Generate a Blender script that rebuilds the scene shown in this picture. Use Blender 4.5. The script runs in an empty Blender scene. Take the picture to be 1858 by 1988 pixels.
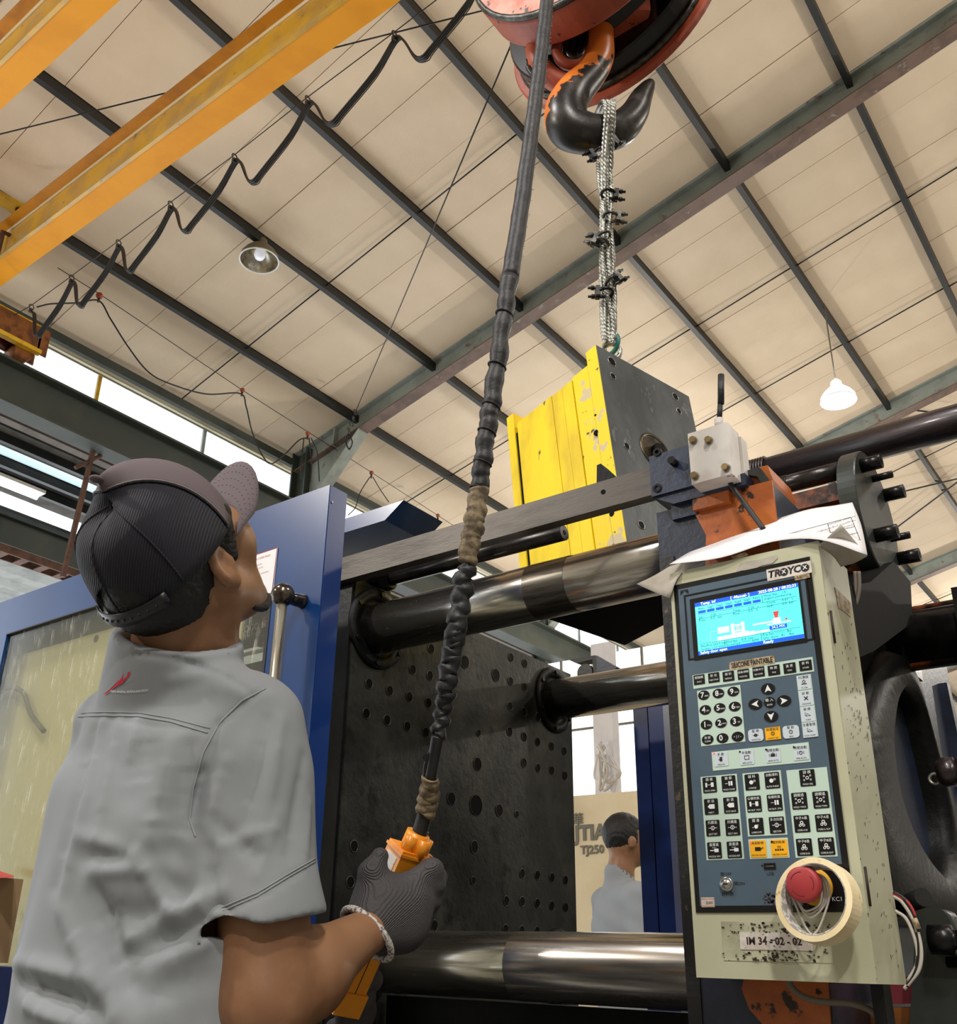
import bpy, bmesh, math, random
import numpy as np
from mathutils import Vector, Matrix, Quaternion
random.seed(7)
SC = bpy.context.scene
COL = SC.collection

# ------------------------------------------------------------------ camera
FW, FH, FL, PCX, PCY = 1858.0, 1988.0, 1898.0, 841.0, 1069.0
CAM = Vector((0, 0, 1.05))
RC = (Matrix.Rotation(math.radians(39.16), 3, 'Z') @ Matrix.Rotation(math.radians(112.91), 3, 'X')
      @ Matrix.Rotation(math.radians(1.97), 3, 'Z'))
cd = bpy.data.cameras.new('camera'); cam = bpy.data.objects.new('camera', cd); COL.objects.link(cam)
cam.matrix_world = Matrix.Translation(CAM) @ RC.to_4x4()
cd.sensor_fit = 'VERTICAL'; cd.sensor_height = 36.0; cd.sensor_width = 36.0
cd.lens = FL / FH * 36.0
cd.shift_x = -(PCX - FW / 2) / FH
cd.shift_y = (PCY - FH / 2) / FH
cd.clip_start = 0.02; cd.clip_end = 200
SC.camera = cam

# ------------------------------------------------------------------ world, added lights, exposure
w = bpy.data.worlds.new('daylight'); SC.world = w; w.use_nodes = True
wn = w.node_tree; bg = wn.nodes['Background']
bg.inputs[0].default_value = (0.93, 0.965, 1.0, 1); bg.inputs[1].default_value = 2.6
SC.view_settings.view_transform = 'Standard'; SC.view_settings.look = 'None'
SC.view_settings.gamma = 1.0; SC.view_settings.use_curve_mapping = False
SC.view_settings.exposure = 0.0

def area(name, loc, target, sx, sy, power, col=(1, 1, 1)):
    d = bpy.data.lights.new(name, 'AREA'); d.shape = 'RECTANGLE'; d.size = sx; d.size_y = sy
    d.energy = power; d.color = col
    o = bpy.data.objects.new(name, d); COL.objects.link(o); o.location = loc
    o.rotation_euler = (Vector(target) - Vector(loc)).to_track_quat('-Z', 'Y').to_euler()
    return o
def spot(name, loc, target, power, size=0.25, ang=100, col=(1, 1, 1)):
    d = bpy.data.lights.new(name, 'SPOT'); d.energy = power; d.shadow_soft_size = size
    d.spot_size = math.radians(ang); d.spot_blend = 0.6; d.color = col
    o = bpy.data.objects.new(name, d); COL.objects.link(o); o.location = loc
    o.rotation_euler = (Vector(target) - Vector(loc)).to_track_quat('-Z', 'Y').to_euler()
    return o
# added fill spots outside the frame, light only, no lamp bodies
spot('spot_fill', (1.6, -1.8, 6.4), (-0.9, 1.2, 1.2), 620, 0.22, 75, (1.0, 0.97, 0.93))
spot('spot_fill', (-2.8, -1.2, 6.2), (-1.0, 1.0, 1.4), 380, 0.25, 75, (0.97, 0.98, 1.0))
spot('spot_fill', (3.2, 2.2, 6.6), (0.0, 2.0, 1.0), 260, 0.25, 90, (1.0, 0.96, 0.9))
def bulb(loc, power, r=.12, col=(1, .93, .84)):  # added point lights that brighten ceiling and floor, no lamps modelled
    d = bpy.data.lights.new('ceiling_fill', 'POINT'); d.energy = power; d.shadow_soft_size = r; d.color = col
    o = bpy.data.objects.new('ceiling_fill', d); COL.objects.link(o); o.location = loc; return o
for loc, pw in (((2.2, -2.5, 5.0), 420), ((-4.5, -2.5, 4.6), 420), ((3.0, 7.0, 5.6), 320), ((-5.6, 12.5, 4.4), 350), ((2.5, 15.0, 5.6), 380), ((-2.5, 22.0, 5.6), 500)): bulb(loc, pw)

# ------------------------------------------------------------------ pixel -> place helpers (all on real planes)
def ray(px, py):
    v = RC @ Vector((px - PCX, -(py - PCY), -FL)); return v.normalized()
def onX(px, py, X): v = ray(px, py); return CAM + v * (X / v.x)
def onY(px, py, Y): v = ray(px, py); return CAM + v * (Y / v.y)
def onZ(px, py, Z): v = ray(px, py); return CAM + v * ((Z - CAM.z) / v.z)
def onP(px, py, p0, n):
    v = ray(px, py); n = Vector(n); return CAM + v * ((Vector(p0) - CAM).dot(n) / v.dot(n))
VD = -(RC @ Vector((0, 0, 1))); VR = RC @ Vector((1, 0, 0)); VU = RC @ Vector((0, 1, 0))
def atd(px, py, d): v = ray(px, py); return CAM + v * (d / v.dot(VD))
ROOF_S = 0.25
def roofz(x, drop=0.0): return 9.0 + ROOF_S * x - drop

# ------------------------------------------------------------------ materials
def lin(c):
    return tuple((x / 12.92 if x <= 0.04045 else ((x + 0.055) / 1.055) ** 2.4) for x in [v / 255.0 for v in c]) + (1.0,)
MATS = {}
def mat(name, col, rough=0.5, metal=0.0, col2=None, scale=8.0, lo=0.45, hi=0.62, bump=0.0, bscale=60.0,
        emit=0.0, stretch=None, col3=None, scale3=3.0, lo3=0.5, hi3=0.7, spec=0.5, rough2=None, detail=5.0, coat=0.0, bdist=0.002, alpha=None):
    m = bpy.data.materials.new(name); m.use_nodes = True; MATS[name] = m
    nt = m.node_tree; N = nt.nodes; L = nt.links; b = N['Principled BSDF']
    b.inputs['Base Color'].default_value = lin(col); b.inputs['Roughness'].default_value = rough
    b.inputs['Metallic'].default_value = metal; b.inputs['Specular IOR Level'].default_value = spec
    b.inputs['Coat Weight'].default_value = coat; b.inputs['Coat Roughness'].default_value = 0.15
    if emit:
        b.inputs['Emission Color'].default_value = lin(col); b.inputs['Emission Strength'].default_value = emit
    if alpha is not None: b.inputs['Alpha'].default_value = alpha
    tc = N.new('ShaderNodeTexCoord'); vec = tc.outputs['Object']
    if stretch:
        mp = N.new('ShaderNodeMapping'); mp.inputs['Scale'].default_value = stretch
        L.new(vec, mp.inputs['Vector']); vec = mp.outputs['Vector']
    def noise(sc, det=detail):
        n = N.new('ShaderNodeTexNoise'); n.inputs['Scale'].default_value = sc; n.inputs['Detail'].default_value = det
        n.inputs['Roughness'].default_value = 0.6; L.new(vec, n.inputs['Vector']); return n
    def ramp(src, a, c):
        r = N.new('ShaderNodeMapRange'); r.inputs['From Min'].default_value = a; r.inputs['From Max'].default_value = c
        L.new(src, r.inputs['Value']); return r.outputs['Result']
    last = None
    if col2:
        f = ramp(noise(scale).outputs['Fac'], lo, hi)
        mx = N.new('ShaderNodeMix'); mx.data_type = 'RGBA'; L.new(f, mx.inputs['Factor'])
        mx.inputs['A'].default_value = lin(col); mx.inputs['B'].default_value = lin(col2); last = mx.outputs['Result']
        if rough2 is not None:
            mr = N.new('ShaderNodeMix'); mr.data_type = 'FLOAT'; L.new(f, mr.inputs['Factor'])
            mr.inputs['A'].default_value = rough; mr.inputs['B'].default_value = rough2
            L.new(mr.outputs['Result'], b.inputs['Roughness'])
    if col3:
        f = ramp(noise(scale3).outputs['Fac'], lo3, hi3)
        mx = N.new('ShaderNodeMix'); mx.data_type = 'RGBA'; L.new(f, mx.inputs['Factor'])
        if last is None: mx.inputs['A'].default_value = lin(col)
        else: L.new(last, mx.inputs['A'])
        mx.inputs['B'].default_value = lin(col3); last = mx.outputs['Result']
    if last is not None:
        L.new(last, b.inputs['Base Color'])
        if emit: L.new(last, b.inputs['Emission Color'])
    if bump:
        bn = N.new('ShaderNodeBump'); bn.inputs['Strength'].default_value = bump; bn.inputs['Distance'].default_value = bdist
        L.new(noise(bscale, 6).outputs['Fac'], bn.inputs['Height']); L.new(bn.outputs['Normal'], b.inputs['Normal'])
    return m
def wave_bump(m, scale, strength=0.6, dist=0.001, direction='X', distort=0.0, vec_rot=None, along=None):
    nt = m.node_tree; N = nt.nodes; L = nt.links; b = N['Principled BSDF']
    tc = N.new('ShaderNodeTexCoord'); wv = N.new('ShaderNodeTexWave'); wv.bands_direction = direction
    wv.inputs['Scale'].default_value = scale; wv.inputs['Distortion'].default_value = distort; wv.inputs['Detail Scale'].default_value = 2
    mp = N.new('ShaderNodeMapping'); L.new(tc.outputs['Object'], mp.inputs['Vector'])
    if vec_rot: mp.inputs['Rotation'].default_value = vec_rot
    if along:
        dp = N.new('ShaderNodeVectorMath'); dp.operation = 'DOT_PRODUCT'; dp.inputs[1].default_value = along; L.new(tc.outputs['Object'], dp.inputs[0])
        L.new(dp.outputs['Value'], wv.inputs['Vector'])
    else: L.new(mp.outputs['Vector'], wv.inputs['Vector'])
    bn = N.new('ShaderNodeBump'); bn.inputs['Strength'].default_value = strength; bn.inputs['Distance'].default_value = dist
    L.new(wv.outputs['Fac'], bn.inputs['Height']); L.new(bn.outputs['Normal'], b.inputs['Normal'])
    return wv

mat('ceiling_panel', (222, 203, 177), 0.8, col2=(206, 186, 158), scale=0.9, lo=0.35, hi=0.75, bump=0.35, bscale=18, bdist=0.01, col3=(192, 170, 142), scale3=0.5, lo3=0.5, hi3=0.8)
mat('ceiling_gap', (140, 116, 92), 0.9)
mat('steel_dark', (26, 29, 28), 0.5, col2=(38, 40, 38), scale=5, bump=0.2, bscale=40, bdist=0.003)
mat('purlin_paint', (20, 24, 24), 0.45, col2=(34, 32, 28), scale=4, bump=0.15, bscale=50)
mat('beam_grey', (148, 156, 148), 0.5, col2=(132, 138, 130), scale=3, col3=(120, 92, 76), scale3=7, lo3=0.6, hi3=0.7)
mat('beam_primer', (110, 88, 76), 0.6, col2=(90, 72, 62), scale=5, col3=(128, 120, 110), scale3=9, lo3=0.62, hi3=0.68)
mat('beam_dark_green', (52, 58, 52), 0.55, col2=(62, 66, 58), scale=2)
mat('rust_brown', (92, 62, 46), 0.8, col2=(70, 48, 38), scale=10)
mat('crane_orange', (232, 154, 6), 0.5, col2=(224, 146, 4), scale=3, spec=0.3, bump=0.1, bscale=8, bdist=0.004)
mat('crane_stain_reflect', (206, 160, 40), 0.3, col2=(176, 140, 72), scale=3.5, lo=0.4, hi=0.6, coat=0.3, col3=(96, 66, 30), scale3=14, lo3=0.66, hi3=0.72)  # stained web, with the ceiling's reflection also put into the colour
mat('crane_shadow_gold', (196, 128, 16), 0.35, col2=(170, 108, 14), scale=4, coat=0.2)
mat('crane_glint', (220, 196, 150), 0.25, coat=0.5)
mat('crane_yellow', (222, 176, 40), 0.4, col2=(196, 146, 30), scale=8)
mat('crane_brown', (132, 78, 26), 0.5, col2=(90, 48, 22), scale=9)
mat('motor_red', (104, 30, 26), 0.45, col2=(70, 26, 22), scale=10)
mat('lit_window', (250, 252, 255), 0.5, emit=1.25)
mat('black_rubber', (20, 20, 21), 0.55, bump=0.3, bscale=90)
mat('cable_black', (26, 26, 27), 0.5)
mat('tape_black', (22, 22, 24), 0.5, col2=(38, 38, 41), scale=40, bump=0.6, bscale=45, bdist=0.004)
mat('tape_tan', (140, 124, 96), 0.8, col2=(84, 72, 56), scale=55, lo=0.4, hi=0.6, bump=0.8, bscale=90, bdist=0.003)
mat('wire_steel', (176, 176, 168), 0.35, 0.7, col2=(120, 120, 112), scale=60)
mat('clip_steel', (84, 84, 80), 0.4, 0.7, col2=(52, 50, 46), scale=50)
mat('hook_red', (172, 82, 54), 0.5, col2=(150, 66, 42), scale=6, col3=(44, 26, 22), scale3=22, lo3=0.64, hi3=0.68, bump=0.2, bscale=30)
mat('hook_pink', (212, 150, 130), 0.5, col2=(196, 112, 90), scale=10, col3=(70, 52, 48), scale3=30, lo3=0.62, hi3=0.66)
mat('hook_dark', (50, 48, 46), 0.35, 0.55, col2=(84, 80, 76), scale=14, lo=0.5, hi=0.7, bump=0.25, bscale=60)
mat('mould_yellow', (250, 218, 2), 0.42, col2=(222, 190, 20), scale=9, col3=(70, 62, 30), scale3=26, lo3=0.66, hi3=0.7, stretch=(1, 1, 0.35), bump=0.2, bscale=40)
mat('mould_yellow_worn', (246, 214, 4), 0.45, col2=(206, 190, 150), scale=16, lo=0.6, hi=0.64, col3=(60, 56, 40), scale3=30, lo3=0.64, hi3=0.68, bump=0.3, bscale=60)
mat('mould_grey', (96, 100, 102), 0.42, 0.35, col2=(70, 74, 76), scale=10, lo=0.35, hi=0.6, col3=(168, 172, 172), scale3=20, lo3=0.6, hi3=0.76, stretch=(1, 1, 0.5), bump=0.3, bscale=60)
mat('mould_bore', (4, 4, 4), 0.6, spec=.1)
mat('matte_black', (12, 12, 13), 0.7, spec=.15, bump=.3, bscale=30)
mat('brass_ring', (92, 84, 66), 0.35, 0.8, col2=(46, 40, 32), scale=30)
mat('blue_paint', (14, 58, 116), 0.28, col2=(22, 70, 130), scale=2.5, coat=0.25, bump=0.05, bscale=200, bdist=0.0005)
mat('blue_navy', (34, 46, 70), 0.4, col2=(28, 36, 54), scale=12, bump=0.6, bscale=110, bdist=0.001, coat=0.2)
mat('blue_edge', (12, 50, 116), 0.3, coat=0.3)
mat('blue_deep', (20, 48, 112), 0.35, col2=(14, 36, 92), scale=5, coat=0.3)
mat('cast_black', (11, 12, 12), 0.5, 0.0, col2=(28, 27, 25), scale=14, lo=0.55, hi=0.7, bump=0.6, bscale=50, bdist=0.003, spec=.22)
mat('side_black', (13, 14, 16), 0.42, col2=(22, 24, 27), scale=9, bump=0.4, bscale=60, spec=.3)
mat('chipped_black', (18, 18, 20), 0.45, col2=(92, 74, 60), scale=34, lo=0.6, hi=0.62, bump=0.5, bscale=80, coat=0.2)
mat('platen_steel', (46, 47, 45), 0.3, 0.5, col2=(80, 80, 72), scale=5, lo=0.45, hi=0.75, col3=(34, 34, 32), scale3=18, lo3=0.52, hi3=0.66, bump=0.55, bscale=60, bdist=0.0015)
mat('chrome', (200, 196, 188), 0.17, 0.95, col2=(150, 144, 134), scale=12, lo=0.45, hi=0.65, stretch=(0.5, 9, 9), rough2=0.28)
mat('chrome_dull', (110, 106, 98), 0.3, 0.9, col2=(70, 62, 54), scale=14, stretch=(0.6, 8, 8), rough2=0.42)
mat('rail_steel', (88, 84, 80), 0.42, 0.7, col2=(66, 62, 60), scale=6, stretch=(0.6, 3, 3), col3=(120, 52, 40), scale3=5, lo3=0.7, hi3=0.74, bump=0.15, bscale=80)
mat('rod_black', (40, 38, 38), 0.28, 0.5, col2=(62, 58, 56), scale=20, bump=0.2, bscale=60)
mat('orange_paint', (190, 104, 44), 0.45, col2=(158, 80, 36), scale=12, lo=0.4, hi=0.62, col3=(44, 30, 24), scale3=26, lo3=0.6, hi3=0.64, bump=0.4, bscale=70)
mat('orange_dirty', (150, 80, 48), 0.4, col2=(186, 120, 84), scale=20, lo=0.5, hi=0.62, col3=(36, 26, 24), scale3=10, lo3=0.5, hi3=0.6, bump=0.5, bscale=60, coat=0.2)
mat('pipe_black', (34, 28, 30), 0.3, 0.2, col2=(54, 42, 44), scale=14, stretch=(0.6, 3, 3), bump=0.3, bscale=90, coat=0.3)
mat('flange_grey', (66, 70, 68), 0.35, 0.3, col2=(52, 55, 54), scale=7, bump=0.1)
mat('bolt_black', (24, 24, 25), 0.3, 0.4, bump=0.15, bscale=80)
mat('cabinet_cream', (196, 196, 168), 0.42, col2=(184, 184, 156), scale=7, lo=0.4, hi=0.7, col3=(70, 64, 50), scale3=40, lo3=0.7, hi3=0.73, bump=0.06, bscale=60)
mat('cabinet_dirty', (192, 192, 164), 0.42, col2=(150, 150, 124), scale=12, lo=0.5, hi=0.7, col3=(30, 28, 22), scale3=90, lo3=0.6, hi3=0.63)
mat('panel_slate', (84, 104, 120), 0.3, col2=(78, 96, 112), scale=6)
mat('panel_black', (10, 11, 13), 0.25)
mat('key_mint', (196, 220, 206), 0.35)
mat('key_pale', (206, 218, 226), 0.35)
mat('key_yellow', (252, 184, 26), 0.35)
mat('ink_white', (236, 240, 240), 0.5)
mat('ink_black', (16, 16, 18), 0.5)
mat('ink_dirty', (50, 34, 30), 0.6)
mat('label_white', (226, 220, 212), 0.5, col2=(200, 188, 176), scale=40, col3=(60, 52, 46), scale3=110, lo3=0.66, hi3=0.68)
mat('label_kraft', (190, 170, 136), 0.6, col2=(120, 104, 80), scale=120)
mat('screen_cyan', (84, 236, 232), 0.4, emit=0.72, col2=(104, 240, 236), scale=5)
mat('screen_blue', (16, 84, 214), 0.4, emit=0.75)
mat('screen_white', (236, 250, 255), 0.4, emit=0.9)
mat('screen_ink', (8, 78, 96), 0.5, emit=0.5)
mat('screen_grey', (176, 206, 208), 0.5, emit=0.5)
mat('screen_red', (214, 60, 60), 0.5, emit=0.6)
mat('led_red', (255, 70, 60), 0.4, emit=2.0)
mat('estop_red', (176, 58, 62), 0.45, bump=0.1, bscale=60)
mat('estop_yellow', (222, 164, 30), 0.45)
mat('masking_tape', (250, 234, 192), 0.6, col2=(240, 220, 172), scale=18, col3=(196, 168, 116), scale3=60, lo3=0.62, hi3=0.7)
mat('tape_core', (150, 146, 140), 0.5, col2=(206, 202, 196), scale=90, lo=0.5, hi=0.56)
mat('white_wire', (206, 200, 190), 0.5)
mat('red_wire', (180, 40, 46), 0.5)
mat('grey_cable', (120, 112, 100), 0.6)
mat('paper_white', (232, 230, 232), 0.7, col2=(222, 220, 224), scale=6)
mat('paper_aged', (186, 180, 168), 0.75, col2=(168, 162, 150), scale=16)
mat('silver_lock', (190, 190, 188), 0.2, 0.9)
mat('sensor_white', (206, 202, 196), 0.45, col2=(190, 184, 176), scale=16, col3=(120, 104, 84), scale3=40, lo3=0.68, hi3=0.72)
mat('bolt_zinc', (150, 130, 92), 0.35, 0.8)
mat('door_sticker', (240, 240, 242), 0.35)
mat('sticker_red', (190, 70, 70), 0.5)
mat('handle_ball', (70, 62, 56), 0.18, 0.85, col2=(110, 100, 92), scale=30, bump=0.3, bscale=60)
mat('handle_tube', (214, 208, 188), 0.25, 0.7, stretch=(14, 14, 0.6), col2=(120, 116, 100), scale=10)
mat('board_cream', (246, 240, 212), 0.5, col2=(238, 230, 200), scale=3)
mat('far_cream', (236, 220, 184), 0.5, col2=(226, 208, 170), scale=2)
mat('far_ink', (120, 118, 104), 0.6)
mat('floor_grey', (128, 126, 120), 0.5, col2=(112, 110, 104), scale=3)
mat('sheet_translucent', (118, 120, 114), 0.6, col2=(98, 100, 96), scale=4)
mat('sheet_grey', (120, 118, 112), 0.7, col2=(100, 98, 94), scale=6)
mat('lamp_shade_grey', (120, 112, 92), 0.5)
mat('lamp_inner', (186, 182, 170), 0.25, 0.7, col2=(150, 132, 84), scale=20)
mat('bulb_off', (238, 240, 252), 0.3, emit=0.35)  # faint glow put into the switched-off bulb
mat('bulb_on', (255, 255, 250), 0.3, emit=26.0)
mat('bulb_tube', (250, 252, 255), 0.3, emit=6.0)
mat('shade_lit', (250, 252, 250), 0.4, emit=1.6)
mat('insulator_red', (168, 74, 48), 0.5)
mat('skin', (148, 108, 78), 0.45, col2=(136, 96, 68), scale=14, bump=0.12, bscale=160, bdist=0.0006)
mat('hair_black', (17, 15, 15), 0.55, bump=0.8, bscale=160, bdist=0.002)
mat('shirt_grey', (141, 146, 151), 0.85, bump=0.12, bscale=420, bdist=0.0006)
mat('shirt_seam', (150, 155, 160), 0.85)
mat('shirt_print_red', (200, 30, 62), 0.7)
mat('shirt_print_white', (232, 234, 238), 0.7)
mat('trouser_dark', (36, 40, 50), 0.85)
mat('shoe_black', (22, 22, 22), 0.5)
mat('cap_grey', (96, 86, 90), 0.85, bump=0.12, bscale=300, bdist=0.0005)
mat('cap_mesh', (25, 25, 38), 0.75)
mat('cap_stitch', (128, 119, 118), 0.8)
mat('strap_plastic', (20, 20, 26), 0.35)
mat('glove_grey', (78, 76, 78), 0.92)
mat('glove_dark', (82, 80, 82), 0.92)
mat('glove_cuff', (214, 208, 202), 0.9, col2=(110, 104, 100), scale=240, lo=0.5, hi=0.56, bump=0.6, bscale=300)
mat('pendant_yellow', (240, 154, 30), 0.38, col2=(226, 138, 24), scale=14, col3=(110, 66, 26), scale3=40, lo3=0.68, hi3=0.72, coat=0.2)
mat('cardboard', (146, 120, 92), 0.8)
mat('folder_red', (190, 62, 54), 0.6)
mat('cloth_red', (120, 40, 48), 0.9)
mat('wall_sheet', (150, 146, 136), 0.8, col2=(136, 132, 122), scale=1)
mat('concrete', (120, 112, 104), 0.85, col2=(104, 96, 90), scale=3)
def glassy(name, col, trans, rough=0.06, translucent=0.0, scratch=False):
    m = bpy.data.materials.new(name); m.use_nodes = True; MATS[name] = m
    nt = m.node_tree; N = nt.nodes; L = nt.links
    for n in list(N): N.remove(n)
    out = N.new('ShaderNodeOutputMaterial'); tr = N.new('ShaderNodeBsdfTransparent'); tr.inputs[0].default_value = lin(col)
    gl = N.new('ShaderNodeBsdfGlossy'); gl.inputs['Roughness'].default_value = rough
    df = N.new('ShaderNodeBsdfTranslucent'); df.inputs[0].default_value = lin(col)
    m1 = N.new('ShaderNodeMixShader'); m1.inputs[0].default_value = translucent; L.new(tr.outputs[0], m1.inputs[1]); L.new(df.outputs[0], m1.inputs[2])
    m2 = N.new('ShaderNodeMixShader'); m2.inputs[0].default_value = 1 - trans; L.new(m1.outputs[0], m2.inputs[1]); L.new(gl.outputs[0], m2.inputs[2])
    L.new(m2.outputs[0], out.inputs[0])
    if scratch:
        d2 = N.new('ShaderNodeBsdfDiffuse'); d2.inputs[0].default_value = (0.9, 0.9, 0.86, 1)
        tc = N.new('ShaderNodeTexCoord'); mp = N.new('ShaderNodeMapping'); mp.inputs['Scale'].default_value = (60, 1, 6)
        mp.inputs['Rotation'].default_value = (0, 0.5, 0)
        ns = N.new('ShaderNodeTexNoise'); ns.inputs['Scale'].default_value = 2.4; ns.inputs['Detail'].default_value = 8
        rm = N.new('ShaderNodeMapRange'); rm.inputs['From Min'].default_value = 0.6; rm.inputs['From Max'].default_value = 0.78; rm.inputs['To Max'].default_value = 0.6
        L.new(tc.outputs['Object'], mp.inputs['Vector']); L.new(mp.outputs['Vector'], ns.inputs['Vector']); L.new(ns.outputs['Fac'], rm.inputs['Value'])
        m3 = N.new('ShaderNodeMixShader'); L.new(rm.outputs['Result'], m3.inputs[0]); L.new(m2.outputs[0], m3.inputs[1]); L.new(d2.outputs[0], m3.inputs[2])
        L.new(m3.outputs[0], out.inputs[0])
    return m
glassy('acrylic', (236, 236, 226), 0.9, 0.12, 0.06, True)
glassy('daylight_pane', (250, 252, 250), 0.95, 0.2, 0.35)
glassy('roof_light', (232, 244, 246), 0.97, 0.3, 0.6)
glassy('clear_film', (250, 250, 250), 0.93, 0.12, 0.0)
wave_bump(MATS['cap_mesh'], 95, 0.9, 0.0014, 'X', along=(.74, .667, -.115))
wave_bump(MATS['glove_grey'], 190, 1.0, 0.0016, 'X', 1.5, (0.3, 0.5, 0.9))
wave_bump(MATS['glove_dark'], 230, 0.8, 0.0009, 'X', 1.5, (0.3, 0.5, 0.9))

# ------------------------------------------------------------------ geometry builder
def V(*a): return Vector(a)
class B:
    def __init__(s): s.m = bmesh.new()
    def _f(s, vs, sm=False):
        try:
            f = s.m.faces.new(vs); f.smooth = sm; return f
        except ValueError: return None
    def hexa(s, p):  # 8 points: bottom 4 ccw, top 4 ccw
        v = [s.m.verts.new(q) for q in p]
        for a in ((3, 2, 1, 0), (4, 5, 6, 7), (0, 1, 5, 4), (1, 2, 6, 5), (2, 3, 7, 6), (3, 0, 4, 7)): s._f([v[i] for i in a])
        return s
    def box(s, a, b):
        x0, x1 = sorted((a[0], b[0])); y0, y1 = sorted((a[1], b[1])); z0, z1 = sorted((a[2], b[2]))
        return s.hexa([(x0, y0, z0), (x1, y0, z0), (x1, y1, z0), (x0, y1, z0), (x0, y0, z1), (x1, y0, z1), (x1, y1, z1), (x0, y1, z1)])
    def obox(s, c, X, Y, Z, sx, sy, sz):
        c, X, Y, Z = Vector(c), Vector(X) * sx / 2, Vector(Y) * sy / 2, Vector(Z) * sz / 2
        return s.hexa([c - X - Y - Z, c + X - Y - Z, c + X + Y - Z, c - X + Y - Z, c - X - Y + Z, c + X - Y + Z, c + X + Y + Z, c - X + Y + Z])
    def prism(s, pts, ext, sm=False):
        ext = Vector(ext); a = [s.m.verts.new(Vector(p)) for p in pts]; b = [s.m.verts.new(Vector(p) + ext) for p in pts]
        n = len(pts); s._f(a[::-1]); s._f(b)
        for i in range(n): s._f([a[i], a[(i + 1) % n], b[(i + 1) % n], b[i]], sm)
        return s
    def ring(s, c, ax, r, n, ref=None):
        ax = Vector(ax).normalized(); ref = Vector(ref) if ref else (V(0, 0, 1) if abs(ax.z) < 0.9 else V(1, 0, 0))
        u = ax.cross(ref).normalized(); w_ = ax.cross(u)
        return [s.m.verts.new(Vector(c) + u * (r * math.cos(2 * math.pi * i / n)) + w_ * (r * math.sin(2 * math.pi * i / n))) for i in range(n)]
    def lathe(s, o, ax, prof, n=24, sm=True, caps=True):  # prof: (radius, height)
        ax = Vector(ax).normalized(); rs = [s.ring(Vector(o) + ax * h, ax, max(r, 1e-5), n) for r, h in prof]
        for a, b in zip(rs, rs[1:]):
            for i in range(n): s._f([a[i], a[(i + 1) % n], b[(i + 1) % n], b[i]], sm)
        if caps: s._f(rs[0][::-1]); s._f(rs[-1])
        return s
    def cyl(s, p, q, r, r2=None, n=24, sm=True):
        d = Vector(q) - Vector(p); return s.lathe(p, d, [(r, 0), (r if r2 is None else r2, d.length)], n, sm)
    def tube(s, pts, r, n=8, sm=True, caps=True):
        pts = [Vector(p) for p in pts]; rs = r if isinstance(r, (list, tuple)) else [r] * len(pts)
        t0 = (pts[1] - pts[0]).normalized(); u = t0.cross(V(0, 0, 1))
        if u.length < 0.05: u = t0.cross(V(1, 0, 0))
        u.normalize(); rings = []; tp = t0
        for i, p in enumerate(pts):
            t = (pts[min(i + 1, len(pts) - 1)] - pts[max(i - 1, 0)]).normalized()
            q = tp.rotation_difference(t); u = (q @ u).normalized(); u = (u - t * u.dot(t)).normalized(); tp = t; w_ = t.cross(u)
            rings.append([s.m.verts.new(p + (u * math.cos(2 * math.pi * k / n) + w_ * math.sin(2 * math.pi * k / n)) * rs[i]) for k in range(n)])
        for a, b in zip(rings, rings[1:]):
            for k in range(n): s._f([a[k], a[(k + 1) % n], b[(k + 1) % n], b[k]], sm)
        if caps: s._f(rings[0][::-1]); s._f(rings[-1])
        return s
    def ball(s, c, r, n=16, sc=(1, 1, 1)):
        bmesh.ops.create_uvsphere(s.m, u_segments=n, v_segments=n // 2 + 2, radius=r, matrix=Matrix.Translation(Vector(c)) @ Matrix.Diagonal((*sc, 1)))
        for f in s.m.faces: f.smooth = True
        return s
    def torus(s, c, ax, R, r, n=28, k=8, a0=0, a1=2 * math.pi, ref=None):
        ax = Vector(ax).normalized(); ref = Vector(ref) if ref else (V(0, 0, 1) if abs(ax.z) < 0.9 else V(1, 0, 0))
        u = ax.cross(ref).normalized(); w_ = ax.cross(u)
        full = abs(a1 - a0 - 2 * math.pi) < 1e-4; m_ = n if full else n + 1; rings = []
        for i in range(m_):
            a = a0 + (a1 - a0) * i / n; d = u * math.cos(a) + w_ * math.sin(a)
            rings.append([s.m.verts.new(Vector(c) + d * (R + r * math.cos(2 * math.pi * j / k)) + ax * (r * math.sin(2 * math.pi * j / k))) for j in range(k)])
        for i in range(n):
            a, b = rings[i], rings[(i + 1) % m_]
            for j in range(k): s._f([a[j], a[(j + 1) % k], b[(j + 1) % k], b[j]], True)
        return s
    def grid(s, P, sm=True, thick=None):  # P[i][j] points
        v = [[s.m.verts.new(Vector(p)) for p in row] for row in P]
        for i in range(len(P) - 1):
            for j in range(len(P[0]) - 1): s._f([v[i][j], v[i + 1][j], v[i + 1][j + 1], v[i][j + 1]], sm)
        return s
    def quad(s, a, b, c, d): s._f([s.m.verts.new(Vector(p)) for p in (a, b, c, d)]); return s
    def bevel(s, w_, seg=1):
        ed = [e for e in s.m.edges if len(e.link_faces) == 2 and e.calc_face_angle(0) > 0.5]
        bmesh.ops.bevel(s.m, geom=ed, offset=w_, segments=seg, affect='EDGES', profile=0.6); return s
    def xf(s, M_): bmesh.ops.transform(s.m, matrix=M_, verts=s.m.verts); return s
    def done(s, name, m, parent=None, norm=True, **kw):
        if norm: bmesh.ops.recalc_face_normals(s.m, faces=s.m.faces)
        me = bpy.data.meshes.new(name); s.m.to_mesh(me); s.m.free()
        return link(name, me, m, parent, **kw)
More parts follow.
